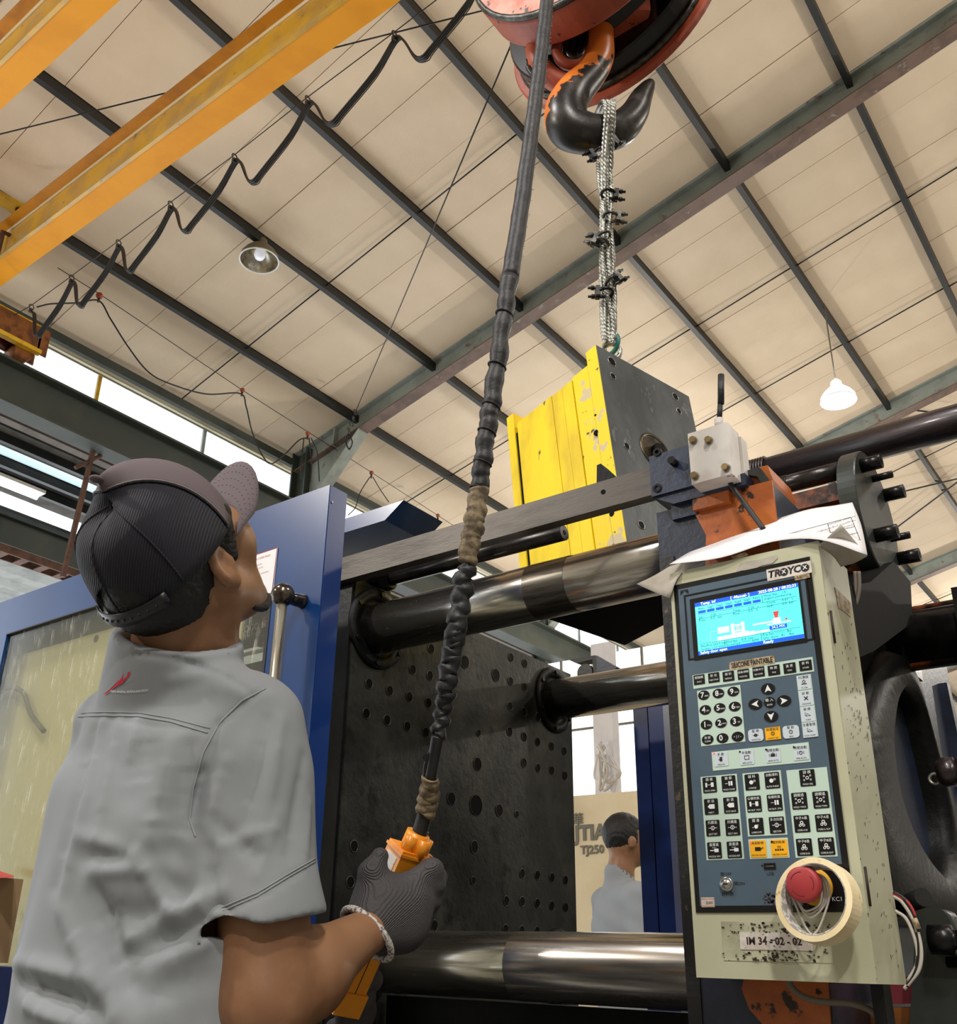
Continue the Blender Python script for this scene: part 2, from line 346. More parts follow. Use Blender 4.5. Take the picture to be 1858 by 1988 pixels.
def link(name, me, m, parent=None, label=None, cat=None, group=None, kind=None):
    if m is not None:
        me.materials.clear(); me.materials.append(MATS[m])
    o = bpy.data.objects.new(name, me); COL.objects.link(o)
    if parent is not None:
        o.parent = parent; o.matrix_parent_inverse = Matrix.Translation(-parent.location) if parent.parent is None else Matrix.Identity(4)
    if label: o['label'] = label
    if cat: o['category'] = cat
    if group: o['group'] = group
    if kind: o['kind'] = kind
    return o
def thing(name, label, cat, loc=(0, 0, 0), group=None, kind=None):
    o = bpy.data.objects.new(name, None); COL.objects.link(o); o.location = loc
    o.empty_display_size = 0.05
    if label: o['label'] = label
    if cat: o['category'] = cat
    if group: o['group'] = group
    if kind: o['kind'] = kind
    return o
def copy_tree(o, delta, label=None):
    c = o.copy(); COL.objects.link(c); c.location = o.location + Vector(delta)
    if label: c['label'] = label
    for ch in [x for x in COL.objects if x.parent is o]:
        d = ch.copy(); COL.objects.link(d); d.parent = c; d.matrix_parent_inverse = Matrix.Translation(-o.location)
        for g in [x for x in COL.objects if x.parent is ch]:
            e = g.copy(); COL.objects.link(e); e.parent = d; e.matrix_parent_inverse = g.matrix_parent_inverse.copy()
    return c
def spline(pts, n=6):
    P = [Vector(p) for p in pts]; P = [P[0] * 2 - P[1]] + P + [P[-1] * 2 - P[-2]]; out = []
    for i in range(1, len(P) - 2):
        for k in range(n):
            t = k / n; a, b, c, d = P[i - 1], P[i], P[i + 1], P[i + 2]
            out.append(0.5 * ((2 * b) + (c - a) * t + (2 * a - 5 * b + 4 * c - d) * t * t + (3 * b - a - 3 * c + d) * t ** 3))
    out.append(P[-2]); return out
def spl1(vals, n=6):
    return [v.x for v in spline([(v, 0, 0) for v in vals], n)]
TXT = {}
def text_me(s, size, align='CENTER', bold=0.0, shear=0.0, ext=0.0, sx=1.0):
    c = bpy.data.curves.new('lettering', 'FONT'); c.body = s; c.size = size; c.align_x = align; c.align_y = 'CENTER'
    c.resolution_u = 2; c.offset = bold; c.shear = shear; c.extrude = ext; c.space_line = 0.9
    o = bpy.data.objects.new('lettering', c); COL.objects.link(o); o.scale = (sx, 1, 1)
    dg = bpy.context.evaluated_depsgraph_get(); dg.update()
    me = bpy.data.meshes.new_from_object(o.evaluated_get(dg)); bpy.data.objects.remove(o)
    me.transform(Matrix.Diagonal((sx, 1, 1, 1)))
    return me
def text_in(b, s, M_, size, **kw):  # add lettering to builder
    me = text_me(s, size, **kw); me.transform(M_); b.m.from_mesh(me); bpy.data.meshes.remove(me); return b
def face_m(x, y, z):  # plane that faces -Y: text x -> +X, y -> +Z
    return Matrix(((1, 0, 0, x), (0, 0, -1, y), (0, 1, 0, z), (0, 0, 0, 1)))
# ================================================================== THE SETTING
B().box((-8.6, -6, -0.1), (6, 46, 0.0)).done('floor', 'floor_grey', kind='structure')
# roof: backing sheet, one insulation panel per bay and seam, purlins, rafters, sag rods
ceiling = B().hexa([(-8.7, -6, roofz(-8.7) + .06), (5.6, -6, roofz(5.6) + .06), (5.6, 46, roofz(5.6) + .06), (-8.7, 46, roofz(-8.7) + .06),
                    (-8.7, -6, roofz(-8.7) + .12), (5.6, -6, roofz(5.6) + .12), (5.6, 46, roofz(5.6) + .12), (-8.7, 46, roofz(-8.7) + .12)]).done('ceiling', 'ceiling_gap', kind='structure')
PX = [-8.42, -7.30, -6.12, -4.91, -3.70, -2.49, -1.29, -0.09, 1.11, 2.31, 3.51]
SEAM = [1.89 + 0.69 * k for k in range(27)]
for i in range(len(PX) - 1):
    x0, x1 = PX[i] + .02, PX[i + 1] - .02
    me = None
    for k in range(len(SEAM) - 1):
        if i > 7: continue
        L_ = 0.69 - 0.007
        if me is None:
            b = B().hexa([(0, 0, 0), (x1 - x0, 0, ROOF_S * (x1 - x0)), (x1 - x0, L_, ROOF_S * (x1 - x0)), (0, L_, 0),
                          (0, 0, .05), (x1 - x0, 0, ROOF_S * (x1 - x0) + .05), (x1 - x0, L_, ROOF_S * (x1 - x0) + .05), (0, L_, .05)])
            o = b.done('insulation_panel', 'ceiling_panel', ceiling); me = o.data
        else: o = link('insulation_panel', me, None, ceiling)
        dz = random.uniform(-.004, .004)
        o.location = (x0, SEAM[k], roofz(x0) + dz)
b = B()
for i in range(len(PX) - 1):
    x0, x1 = PX[i] + .02, PX[i + 1] - .02
    for k in range(36):
        y = SEAM[-1] + .69 * k
        b.hexa([(x0, y, roofz(x0)), (x1, y, roofz(x1)), (x1, y + .678, roofz(x1)), (x0, y + .678, roofz(x0)), (x0, y, roofz(x0) + .05), (x1, y, roofz(x1) + .05), (x1, y + .678, roofz(x1) + .05), (x0, y + .678, roofz(x0) + .05)])
b.done('far_panels', 'ceiling_panel', ceiling, kind='stuff')
for x in PX[1:]:   # cold formed C purlins
    z = roofz(x); b = B()
    b.box((x - .028, -2, z - .10), (x + .028, 44, z - .09)); b.box((x + .022, -2, z - .09), (x + .028, 44, z)); b.box((x - .028, -2, z - .09), (x - .022, 44, z - .068))
    b.box((x - .028, -2, z - .006), (x + .028, 44, z + .01))
    b.done('purlin', 'purlin_paint', ceiling)
RY = [1.75, 7.42, 12.9, 18.6, 24.4, 30.2]
def rafter(y, x0=-8.3, x1=5.58, h=.26):
    b = B(); w2 = .085
    def sl(ya, yb, da, db):  # sloped bar between drops
        b.hexa([(x0, ya, roofz(x0, db)), (x1, ya, roofz(x1, db)), (x1, yb, roofz(x1, db)), (x0, yb, roofz(x0, db)),
                (x0, ya, roofz(x0, da)), (x1, ya, roofz(x1, da)), (x1, yb, roofz(x1, da)), (x0, yb, roofz(x0, da))])
    sl(y - w2, y + w2, 0.0, .012); sl(y - .006, y + .006, .012, h - .012)
    o = b.done('rafter', 'beam_grey', ceiling)
    b = B(); sl(y - w2, y + w2, h - .012, h); b.done('bottom_flange', 'beam_primer', o)
    return o
for y in RY[1:]: rafter(y)
for y in (5.6, 9.25, 11.05, 14.7, 20.4):   # thin sag rods between the purlins
    b = B()
    for xa, xb in zip(PX[:-1], PX[1:]): b.cyl((xa + .03, y, roofz(xa, .045)), (xb - .03, y + .0, roofz(xb, .045)), .008, n=6)
    b.done('sag_rod', 'steel_dark', ceiling)
for (xa, ya, xb, yb) in ((-7.3, 18.6, 3, 12.9), (-7.3, 12.9, 3, 18.6), (-2.4, 12.9, 1.1, 18.6)):
    B().cyl((xa, ya, roofz(xa, .12)), (xb, yb, roofz(xb, .12)), .012, n=6).done('wind_brace', 'steel_dark', ceiling)
B().box((-16, 46, 0), (5.6, 46.1, 10.6)).done('wall_back', 'wall_sheet', kind='structure')
# left side: eaves beam, posts, daylight window band
trim = B().box((-8.37, -2, 6.77), (-8.31, 30, 6.78)).box((-8.318, -2, 6.78), (-8.31, 30, 6.86)).box((-8.38, -2, 6.86), (-8.31, 30, 6.87)).done('trim_1', 'beam_dark_green', kind='structure')
B().box((-8.60, -2, 6.85), (-8.56, 30, 6.90)).done('trim_2', 'board_cream', kind='structure')
for k, y in enumerate(RY[1:4]):
    c = B().box((-8.30, y - .1, 0), (-8.28, y + .1, 6.95)).box((-8.06, y - .1, 0), (-8.04, y + .1, 6.95)).box((-8.28, y - .008, 0), (-8.06, y + .008, 6.95)).done('trim_%d' % (3 + k), 'beam_dark_green', kind='structure')
    # haunch under the rafter end
    b = B(); zt = lambda x: roofz(x, .26)
    b.prism([(-8.05, y - .006, zt(-8.05)), (-7.2, y - .006, zt(-7.2)), (-8.05, y - .006, 6.05)], (0, .012, 0))
    b.hexa([(-8.05, y - .085, 6.05), (-7.2, y - .085, zt(-7.2) - .02), (-7.2, y + .085, zt(-7.2) - .02), (-8.05, y + .085, 6.05),
            (-8.06, y - .085, 6.07), (-7.2, y - .085, zt(-7.2)), (-7.2, y + .085, zt(-7.2)), (-8.06, y + .085, 6.07)])
    b.box((-7.62, y - .085, zt(-7.62)), (-7.605, y + .085, roofz(-7.62)))
    b.done('haunch', 'beam_grey', c)
win = B().box((-8.66, -2, 6.14), (-8.60, 30, 6.18)).done('window_1', 'beam_grey', kind='structure')
for k in range(13):
    y = 0.4 + 1.45 * k
    B().box((-8.64, y + .02, 6.18), (-8.632, y + 1.43, 6.85)).done('pane', 'daylight_pane', win)
    B().box((-8.66, y - .02, 6.18), (-8.62, y + .02, 6.85)).done('mullion', 'crane_yellow' if k == 3 else 'beam_grey', win)
B().box((5.6, -6, 0), (5.7, 46, 10.6)).done('wall_right', 'wall_sheet', kind='structure')
B().box((-16, -6.1, 0), (5.6, -6, 10.6)).done('wall_front', 'wall_sheet', kind='structure')
# crane runway beam on the left, running away from the camera
rw = thing('crane_runway', 'dark green crane runway I-beam on the left, running away under the bright window band', 'beam', (-7.9, 3, 5.65))
B().box((-8.02, -3, 5.975), (-7.78, 30, 6.0)).done('top_flange', 'beam_dark_green', rw)
B().box((-7.908, -3, 5.585), (-7.892, 30, 5.975)).done('web', 'beam_dark_green', rw)
B().box((-8.02, -3, 5.56), (-7.78, 30, 5.585)).done('bottom_flange', 'beam_dark_green', rw)
B().box((-7.93, -3, 6.0), (-7.87, 30, 6.04)).done('crane_rail', 'steel_dark', rw)
# lean-to bay beyond the columns: roof sheets, roof lights, purlins, beam, cable ladder
def lz(x): return 5.85 + 0.1 * (x + 8.6)
lt = B().hexa([(-16, -3, lz(-16) + .05), (-8.6, -3, lz(-8.6) + .05), (-8.6, 30, lz(-8.6) + .05), (-16, 30, lz(-16) + .05), (-16, -3, lz(-16) + .055), (-8.6, -3, lz(-8.6) + .055), (-8.6, 30, lz(-8.6) + .055), (-16, 30, lz(-16) + .055)])
lt.m.free()
side = thing('trim_20', None, None, (-9, 3, 5.5), kind='structure')
def strip(xa, xb, m_, nm, corr=False, z=0.05, parent=side):
    if corr:
        P = []; n = 22
        for i in range(n + 1):
            x = xa + (xb - xa) * i / n; P.append([(x, -2, lz(x) + z + (.018 if i % 2 else 0)), (x, 26, lz(x) + z + (.018 if i % 2 else 0))])
        return B().grid(P, sm=False).done(nm, m_, parent, norm=False)
    return B().hexa([(xa, -2, lz(xa) + z), (xb, -2, lz(xb) + z), (xb, 26, lz(xb) + z), (xa, 26, lz(xa) + z), (xa, -2, lz(xa) + z + .02), (xb, -2, lz(xb) + z + .02), (xb, 26, lz(xb) + z + .02), (xa, 26, lz(xa) + z + .02)]).done(nm, m_, parent)
for xa, xb, m_ in ((-8.8, -8.6, 'steel_dark'), (-9.14, -8.8, 'sheet_grey'), (-9.30, -9.14, 'roof_light'), (-9.66, -9.30, 'steel_dark'), (-10.0, -9.66, 'sheet_grey'), (-10.28, -10.0, 'roof_light'), (-11.0, -10.28, 'sheet_grey'), (-11.4, -11.0, 'roof_light'), (-16.0, -11.4, 'sheet_translucent')):
    strip(xa, xb, m_, 'roof_light_sheet' if m_ == 'roof_light' else 'roof_sheet', True)
for x in (-8.92, -9.34, -9.62, -10.34, -10.9):
    z = lz(x); B().box((x - .03, -2, z - .05), (x + .03, 26, z + .04)).done('side_purlin', 'steel_dark', side)
B().box((-8.72, -2, 5.86), (-8.60, 30, 6.14)).done('trim_21', 'concrete', kind='structure')
gb = thing('side_bay_beam', 'dark green steel beam in the side bay, behind the cap', 'beam', (-9.0, 5, 4.8))
B().box((-9.08, -2, 4.74), (-8.92, 26, 4.76)).box((-9.006, -2, 4.76), (-8.994, 26, 5.03)).box((-9.08, -2, 5.03), (-8.92, 26, 5.05)).done('i_section', 'beam_dark_green', gb)
cl = thing('cable_ladder', 'rust-brown slotted cable ladder below the green beam at far left', 'cable tray', (-8.9, 5, 4.5))
B().box((-8.93, -2, 4.57), (-8.91, 26, 4.65)).done('side_rail', 'rust_brown', cl)
B().box((-8.73, -2, 4.57), (-8.71, 26, 4.65)).done('side_rail', 'rust_brown', cl)
for k in range(34):
    y = 2.6 + .22 * k; B().box((-8.91, y, 4.57), (-8.73, y + .08, 4.58)).done('rung', 'rust_brown', cl)
hg = thing('steel_hanger', 'thin brown steel hanger with a short cross arm, left of the cap', 'post', (-7.97, 4.9, 5.6))
p1 = onX(186, 852, -7.97); p2 = onX(122, 1120, -7.97)
B().obox((p1 + p2) / 2, (1, 0, 0), (0, 1, 0), (p1 - p2).normalized(), .04, .04, (p1 - p2).length).done('hanger', 'rust_brown', hg)
q1 = onX(146, 908, -7.97); q2 = onX(196, 885, -7.97)
B().cyl(q1, q2, .02, n=8).done('cross_arm', 'rust_brown', hg)
tl = thing('tube_light', 'bright white tube lamp at the left edge of the side bay', 'lamp', onX(0, 940, -9.6))
p = onX(-14, 930, -9.2); B().cyl(p, p + V(0, .5, 0), .035, n=12).done('tube', 'bulb_tube', tl)
B().box(p + V(-.07, -.05, .035), p + V(.07, .55, .07)).done('housing', 'sensor_white', tl)

# ================================================================== OVERHEAD CRANE
crane = thing('overhead_crane', 'orange-yellow double-girder overhead travelling crane spanning the upper left', 'crane', (-3, 2.4, 6.3))
def girder(y0, y1, nm):
    z0, z1 = 6.3, 6.57; xa, xb = -7.75, 5.4
    g = B().box((xa, y0, z0), (xb, y1, z0 + .012)).done('girder', 'crane_orange', crane)
    B().box((xa, y0, z0 + .012), (xb, y0 + .012, z1)).box((xa, y1 - .012, z0 + .012), (xb, y1, z1)).done('side_web', 'crane_stain_reflect', g)
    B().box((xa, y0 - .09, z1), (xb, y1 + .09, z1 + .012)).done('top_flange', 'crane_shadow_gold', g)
    B().box((xa, y0 - .022, z0 - .004), (xb, y0 + .004, z0 + .014)).done('flange_edge', 'crane_stain_reflect', g)
    B().cyl((xa, y0 - .006, z1 - .008), (xb, y0 - .006, z1 - .008), .012, n=8).done('weld_glint', 'crane_glint', g)  # weld line, its bright reflection put into the pale colour
    return g
girder(2.766, 2.962, '')
girder(1.76, 1.95, '')
# end carriage riding on the runway rail, drive motor in it
ec = B().box((-8.0, 1.2, 6.16), (-7.985, 3.7, 6.44)).box((-7.78, 1.2, 6.16), (-7.765, 3.7, 6.44)).done('end_carriage', 'crane_brown', crane)
B().box((-8.0, 1.2, 6.44), (-7.765, 3.62, 6.455)).done('top_plate', 'crane_yellow', ec)
B().box((-8.0, 3.60, 6.16), (-7.765, 3.62, 6.44)).done('end_plate', 'crane_yellow', ec)
B().cyl((-7.99, 3.5, 6.13), (-7.99 + .22, 3.5, 6.13), .09, n=20).done('wheel', 'crane_brown', ec)
B().cyl((-7.95, 2.9, 6.25), (-7.95, 3.4, 6.25), .085, n=20).done('drive_motor', 'motor_red', ec)
B().box((-7.765, 3.0, 6.13), (-7.70, 3.62, 6.17)).done('buffer_plate', 'crane_yellow', ec)
# second end beam piece with a round hole, upper left
yb = B(); pa, pb = onZ(0, 385, 6.9), onZ(85, 432, 6.9)
dirv = (pb - pa).normalized(); nrm = dirv.cross(V(0, 0, 1)).normalized()
yb.obox((pa + pb) / 2 - dirv * .2, dirv, nrm, (0, 0, 1), (pb - pa).length + .4, .16, .02); yb.done('end_truck_plate', 'crane_yellow', crane)
pc = onZ(38, 408, 6.885); B().cyl(pc, pc - V(0, 0, .01), .035, n=20).done('hole', 'panel_black', crane)
pc = onZ(72, 412, 6.88); B().prism([pc + V(-.03, 0, 0), pc + V(.03, 0, 0), pc + V(.05, .02, .14)], (0, .02, 0)).done('bracket', 'crane_yellow', crane)
br = B(); pa, pb = onZ(6, 450, 6.5), onZ(28, 462, 6.5); br.tube([pa + V(0, 0, -.3), pa, pb], .022, n=8); br.done('bracket_arm', 'rust_brown', crane)

# festoon: messenger wire with trolley hooks and the looping control cables
FZ = 6.28; FY = onZ(332, 392, FZ).y
hooks = [onY(px, py, FY) for px, py in ((62, 592), (140, 535), (231, 467), (332, 392), (456, 300), (598, 188), (766, 62), (945, -75))]
fs = thing('festoon_cable', 'black festoon cable looping from hooks along a wire beside the crane girder', 'cable', hooks[3])
B().tube([hooks[0] + V(-.3, 0, .02)] + hooks + [hooks[-1] + V(2, 0, 0)], .004, n=6).done('messenger_wire', 'steel_dark', fs)
for i, h in enumerate(hooks):
    B().torus(h + V(0, 0, -.02), (1, 0, 0), .022, .005, 14, 6).box(h + V(-.012, -.012, -.075), h + V(.012, .012, -.04)).done('hanger_hook', 'clip_steel', fs)
for k in range(4):
    b = B(); path = []
    for i in range(len(hooks) - 1):
        a, c = hooks[i] + V(0, 0, -.06), hooks[i + 1] + V(0, 0, -.06); L_ = (c - a).length
        sag = .34 + .010 * k; j = .009 * k
        path += [a + V(0, j, -.005 * k), a + (c - a) * .10 + V(0, j, -.06), a + (c - a) * .24 + V(0, j, -sag * .8), a + (c - a) * .33 + V(.01 * k, j, -sag), a + (c - a) * .45 + V(0, j, -sag * .9), a + (c - a) * .8 + V(0, j, -.16 - .01 * k)]
    path.append(hooks[-1] + V(0, 0, -.06)); b.tube(spline(path, 4), .008 if k < 3 else .004, n=6)
    b.done('loop_cable', 'cable_black', fs)
# second wire along the left side, running into the depth, with porcelain knobs
WX = -7.6
knobs = [onX(px, py, WX) for px, py in ((192, 579), (318, 742), (470, 762), (597, 846), (721, 922), (850, 1005))]
sw = thing('side_supply_cable', 'thin black supply cable hung in loops from red insulators on a wire, upper left', 'cable', knobs[2])
B().tube([onX(112, 520, WX), knobs[0] + V(0, 0, .05), onX(470, 757, WX), onX(597, 838, WX), onX(721, 917, WX), onX(880, 1020, WX)], .004, n=6).done('messenger_wire', 'steel_dark', sw)
for i, kx in enumerate(knobs):
    if i == 1: continue
    c = kx + V(0, 0, .03)
    B().ball(c, .035 if i < 1 else .028, 12).done('insulator', 'insulator_red', sw)
    B().cyl(c - V(0, 0, .03), c - V(0, 0, .075), .012, n=8).done('clamp', 'clip_steel', sw)
def wire(pts, r=.008, X=WX, nm='supply_loop'):
    return B().tube(spline([onX(px, py, X) for px, py in pts], 8), r, n=6).done(nm, 'cable_black', sw)
wire([(72, 596), (100, 590), (150, 588), (192, 584), (215, 620), (250, 675), (288, 722), (330, 745), (400, 765), (466, 764), (478, 790), (490, 840), (510, 885), (528, 900), (555, 880), (580, 855), (597, 850)])
wire([(590, 850), (585, 900), (584, 930)], .007); wire([(600, 850), (605, 900), (603, 935)], .007); wire([(604, 850), (616, 880), (620, 935)], .007)
wire([(718, 926), (700, 955), (690, 985), (676, 1000)], .006); wire([(724, 926), (738, 950), (755, 975)], .006)
# thin diagonal wire with a chain, and a roof stay wire on the left
dw = thing('diagonal_wire', 'thin dark wire slanting across the roof down to a short chain on the rafter', 'wire', onX(860, 400, -3))
a = onY(993, 85, 3.2); c = onY(690, 800, 7.1)
B().cyl(a, c, .005, n=6).done('wire_strand', 'cable_black', dw)
for k in range(4):
    p = onY(690 - 4 * k, 800 + 12 * k, 7.1); B().torus(p, (1, .5 * (k % 2), 0), .03, .007, 12, 6).done('chain_link', 'clip_steel', dw)
b = B().tube(spline([onY(676, 842, 7.1), onY(672, 858, 7.1), onY(678, 872, 7.1), onY(684, 858, 7.1), onY(676, 842, 7.1)], 5), .008, n=6); b.done('lashing', 'cable_black', dw)
B().box(onY(676, 870, 7.3), onY(676, 870, 7.3) + V(.02, .02, -.02)).done('shackle', 'clip_steel', dw)
sy = thing('stay_wire', 'thin black stay wire crossing behind the yellow girders at upper left', 'wire', onZ(180, 215, 7.0))
B().cyl(onZ(-30, 268, 7.0), onZ(365, 170, 7.0), .006, n=6).done('wire_strand', 'cable_black', sy)
B().cyl(onZ(640, 95, 7.0), onZ(960, 15, 7.0), .006, n=6).done('wire_strand', 'cable_black', sy)

# ceiling lamps
def lamp(c, r, lit, lab, top, cord):
    t = thing('pendant_lamp', lab, 'lamp', c, group='pendant lamps under the roof')
    ax = V(0, 0, 1)
    prof = [(r, 0), (r * .97, .05), (r * .8, .10), (r * .55, .15), (r * .34, .18), (r * .30, .24), (r * .16, .27)]
    B().lathe(c, ax, prof, 32, caps=False).done('shade', 'shade_lit' if lit else 'lamp_shade_grey', t)
    B().lathe(c, ax, [(r * .985, .002), (r * .95, .05), (r * .78, .095), (r * .52, .145), (r * .3, .172)], 32, caps=False).done('reflector', 'shade_lit' if lit else 'lamp_inner', t)
    B().torus(c, ax, r, .007, 36, 6).done('rim', 'ink_white', t)
    B().lathe(c + V(0, 0, .02), ax, [(.001, 0), (.04, .008), (.055, .04), (.05, .08), (.025, .13)], 20).done('bulb', 'bulb_on' if lit else 'bulb_off', t)
    B().cyl(c + V(0, 0, .26), top, .008 if cord else .014, n=6).done('cord', 'grey_cable', t)
    return t
c1 = onX(503, 506, -6.13); lamp(c1, .185, False, 'unlit round metal pendant lamp hanging under a purlin at upper left', V(-6.13, c1.y, roofz(-6.13, .08)), False)
c2 = onX(1628, 778, -2.45); lamp(c2, .19, True, 'lit glaring white pendant lamp on a long cord at the right', V(-2.45, c2.y, roofz(-2.45, .08)), True)
pl = bpy.data.lights.new('pendant_bulb', 'POINT'); pl.energy = 260; pl.shadow_soft_size = .08
po = bpy.data.objects.new('pendant_bulb', pl); COL.objects.link(po); po.location = c2 - V(0, 0, .06)
c3 = V(2.4, 9.2, 7.4)
# ================================================================== HOOK BLOCK, HOOK, SLING, MOULD
blk = thing('hook_block', 'scratched red crane hook block with sheave cheeks at the top of the picture', 'hook block', (-.92, 1.8, 3.7))
def disc(c, r0, r1, y0, y1, m_, nm, parent, n=64, bev=.006):
    b = B(); pr = [(r0, 0), (r1 - bev, 0), (r1, bev), (r1, (y1 - y0) - bev), (r1 - bev, y1 - y0), (r0, y1 - y0)]
    b.lathe((c[0], y0, c[1]), (0, 1, 0), pr, n, caps=(r0 < .01), sm=False); return b.done(nm, m_, parent)
o = disc((-.879, 3.735), .001, .345, 1.60, 1.70, 'hook_red', 'near_cheek', blk)
disc((-.879, 3.735), .001, .335, 1.585, 1.60, 'hook_pink', 'cover_plate', o)
B().torus((-.879, 1.592, 3.735), (0, 1, 0), .335, .010, 48, 6).done('cover_rim', 'clip_steel', o)
disc((-.93, 3.80), .001, .30, 1.72, 1.82, 'cable_black', 'sheave', blk)
disc((-.946, 3.769), .001, .36, 1.93, 1.955, 'hook_red', 'far_cheek', blk)
disc((-.946, 3.78), .001, .33, 1.86, 1.93, 'panel_black', 'sheave', blk)
B().torus((-.946, 1.925, 3.769), (0, 1, 0), .325, .012, 48, 6).done('cheek_rim', 'clip_steel', blk)
# cross head yoke with the tear-shaped slot, rope guards
HN = V(-.62, .785, 0).normalized(); HP = V(-.93, 1.80, 3.2)
def hp(px, py): return onP(px, py, HP, HN)
b = B(); b.tube(spline([hp(1108, 50), hp(1085, 80), hp(1082, 105), hp(1100, 125), hp(1125, 122), hp(1140, 95), hp(1142, 60)], 5), .016, n=8); b.done('slot_lip', 'hook_red', blk)
b = B(); b.tube(spline([hp(1120, 55), hp(1108, 85), hp(1108, 108), hp(1122, 116), hp(1133, 90), hp(1138, 55)], 5), .02, n=8); b.done('slot', 'panel_black', blk)
b = B(); b.tube(spline([hp(1040, 80) + HN * .02, hp(1052, 120) + HN * .02, hp(1090, 150) + HN * .02, hp(1130, 150) + HN * .02], 6), .03, n=8); b.done('rope_guard', 'hook_red', blk)
b = B(); b.tube(spline([hp(1022, 116), hp(1025, 130), hp(1036, 146), hp(1042, 150)], 5), [.003] * 5 + [.008] * 6 + [.004] * 5, n=6); b.done('guard_tip', 'hook_dark', blk)
b = B(); b.obox(hp(1165, 30), (HN.y, -HN.x, 0), HN, (0, 0, 1), .26, .12, .10).bevel(.01, 2); b.done('crosshead', 'hook_red', blk)
for dx in (-.12, .1):
    B().cyl((-.92 + dx, 1.84, 3.9), (-.92 + dx, 2.0, 6.9), .008, n=8).done('hoist_rope', 'wire_steel', blk)
cl_pts = [(1165, 20), (1165, 70), (1164, 112), (1146, 145), (1116, 178), (1099, 212), (1104, 245), (1132, 258), (1166, 260), (1203, 250), (1230, 222), (1244, 192), (1257, 170), (1264, 160)]
cl_r = [28, 28, 29, 31, 37, 41, 43, 40, 36, 34, 28, 22, 15, 9]
pth = spline([hp(*p) for p in cl_pts], 5); dd = (hp(1166, 260) - CAM).dot(VD)
rad = [r * dd / FL for r in spl1(cl_r, 5)]
b = B().tube(pth, rad, n=20)
# squash slightly across the hook plane
bmesh.ops.transform(b.m, matrix=Matrix.Translation(HP) @ Matrix.Identity(4) @ Matrix.Translation(-HP), verts=b.m.verts)
hook = b.done('hook', 'hook_dark', blk)
# orange paint left on the shank and shoulder of the hook
m = MATS['hook_dark']; nt = m.node_tree
m2 = m.copy(); m2.name = 'hook_paint'; MATS['hook_paint'] = m2; nt = m2.node_tree; N = nt.nodes; L = nt.links
bs = N['Principled BSDF']; src = bs.inputs['Base Color'].links[0].from_socket; srcb = bs
tc = N.new('ShaderNodeTexCoord'); sp = N.new('ShaderNodeSeparateXYZ'); L.new(tc.outputs['Object'], sp.inputs[0])
nz = N.new('ShaderNodeTexNoise'); nz.inputs['Scale'].default_value = 32; nz.inputs['Detail'].default_value = 8; L.new(tc.outputs['Object'], nz.inputs['Vector'])
ma = N.new('ShaderNodeMath'); ma.operation = 'MULTIPLY_ADD'; ma.inputs[1].default_value = .16; L.new(nz.outputs['Fac'], ma.inputs[0]); L.new(sp.outputs['Z'], ma.inputs[2])
mx_ = N.new('ShaderNodeMath'); mx_.operation = 'MULTIPLY_ADD'; mx_.inputs[1].default_value = -1.5; L.new(sp.outputs['X'], mx_.inputs[0]); L.new(ma.outputs[0], mx_.inputs[2])
rg = N.new('ShaderNodeMapRange'); rg.inputs['From Min'].default_value = 4.792; rg.inputs['From Max'].default_value = 4.802; L.new(mx_.outputs[0], rg.inputs['Value'])
mm = N.new('ShaderNodeMix'); mm.data_type = 'RGBA'; L.new(rg.outputs[0], mm.inputs['Factor']); L.new(src, mm.inputs['A']); mm.inputs['B'].default_value = lin((224, 122, 44)); L.new(mm.outputs['Result'], bs.inputs['Base Color'])
inv = N.new('ShaderNodeMath'); inv.operation = 'MULTIPLY_ADD'; inv.inputs[1].default_value = -.55; inv.inputs[2].default_value = .55; L.new(rg.outputs[0], inv.inputs[0]); L.new(inv.outputs[0], bs.inputs['Metallic'])
hook.data.materials[0] = m2

# wire rope sling with rope clips
sl = thing('wire_rope_sling', 'bundle of galvanised wire ropes with bolted clips hanging from the hook', 'wire sling', hp(1175, 290))
def strand(pts, r=.0062):
    pp = spline([hp(*p) + HN * o_ for *p, o_ in pts], 6)
    core = B(); n = len(pp)
    core.tube(pp, r * .7, n=6)
    for s3 in range(3):   # three lay strands twisted around
        q = []; 
        L_ = 0
        for i, p in enumerate(pp):
            if i: L_ += (pp[i] - pp[i - 1]).length
            a = L_ * 190 + s3 * 2.094; q.append((p, a))
        dense = []
        for i in range(n - 1):
            for k in range(4):
                t = k / 4; p = q[i][0].lerp(q[i + 1][0], t); a = q[i][1] * (1 - t) + q[i + 1][1] * t
                dense.append(p + V(HN.y, -HN.x, 0) * (math.cos(a) * r * .55) + HN * (math.sin(a) * r * .55))
        core.tube(dense, r * .5, n=5)
    return core.done('rope', 'wire_steel', sl)
F_ = -.075
strand([(1158, 221, 0), (1162, 240, F_), (1166, 270, F_ - .01), (1167, 320, -.03), (1168, 400, 0), (1167, 480, 0), (1167, 560, 0), (1170, 640, 0), (1176, 668, 0)])
strand([(1167, 219, 0), (1170, 240, F_), (1172, 270, F_ - .01), (1172, 330, -.03), (1174, 400, 0), (1178, 480, .01), (1175, 560, 0), (1174, 640, 0), (1178, 666, 0)])
strand([(1175, 219, 0), (1177, 240, F_), (1178, 270, F_ - .01), (1177, 330, -.02), (1181, 400, 0), (1187, 460, 0), (1190, 520, 0), (1184, 570, 0), (1182, 640, 0), (1183, 670, 0)])
strand([(1182, 221, 0), (1182, 240, F_), (1181, 270, F_ - .01), (1184, 330, -.02), (1183, 400, .01), (1180, 450, 0), (1188, 500, .01), (1193, 560, 0), (1193, 640, 0), (1188, 670, 0)])
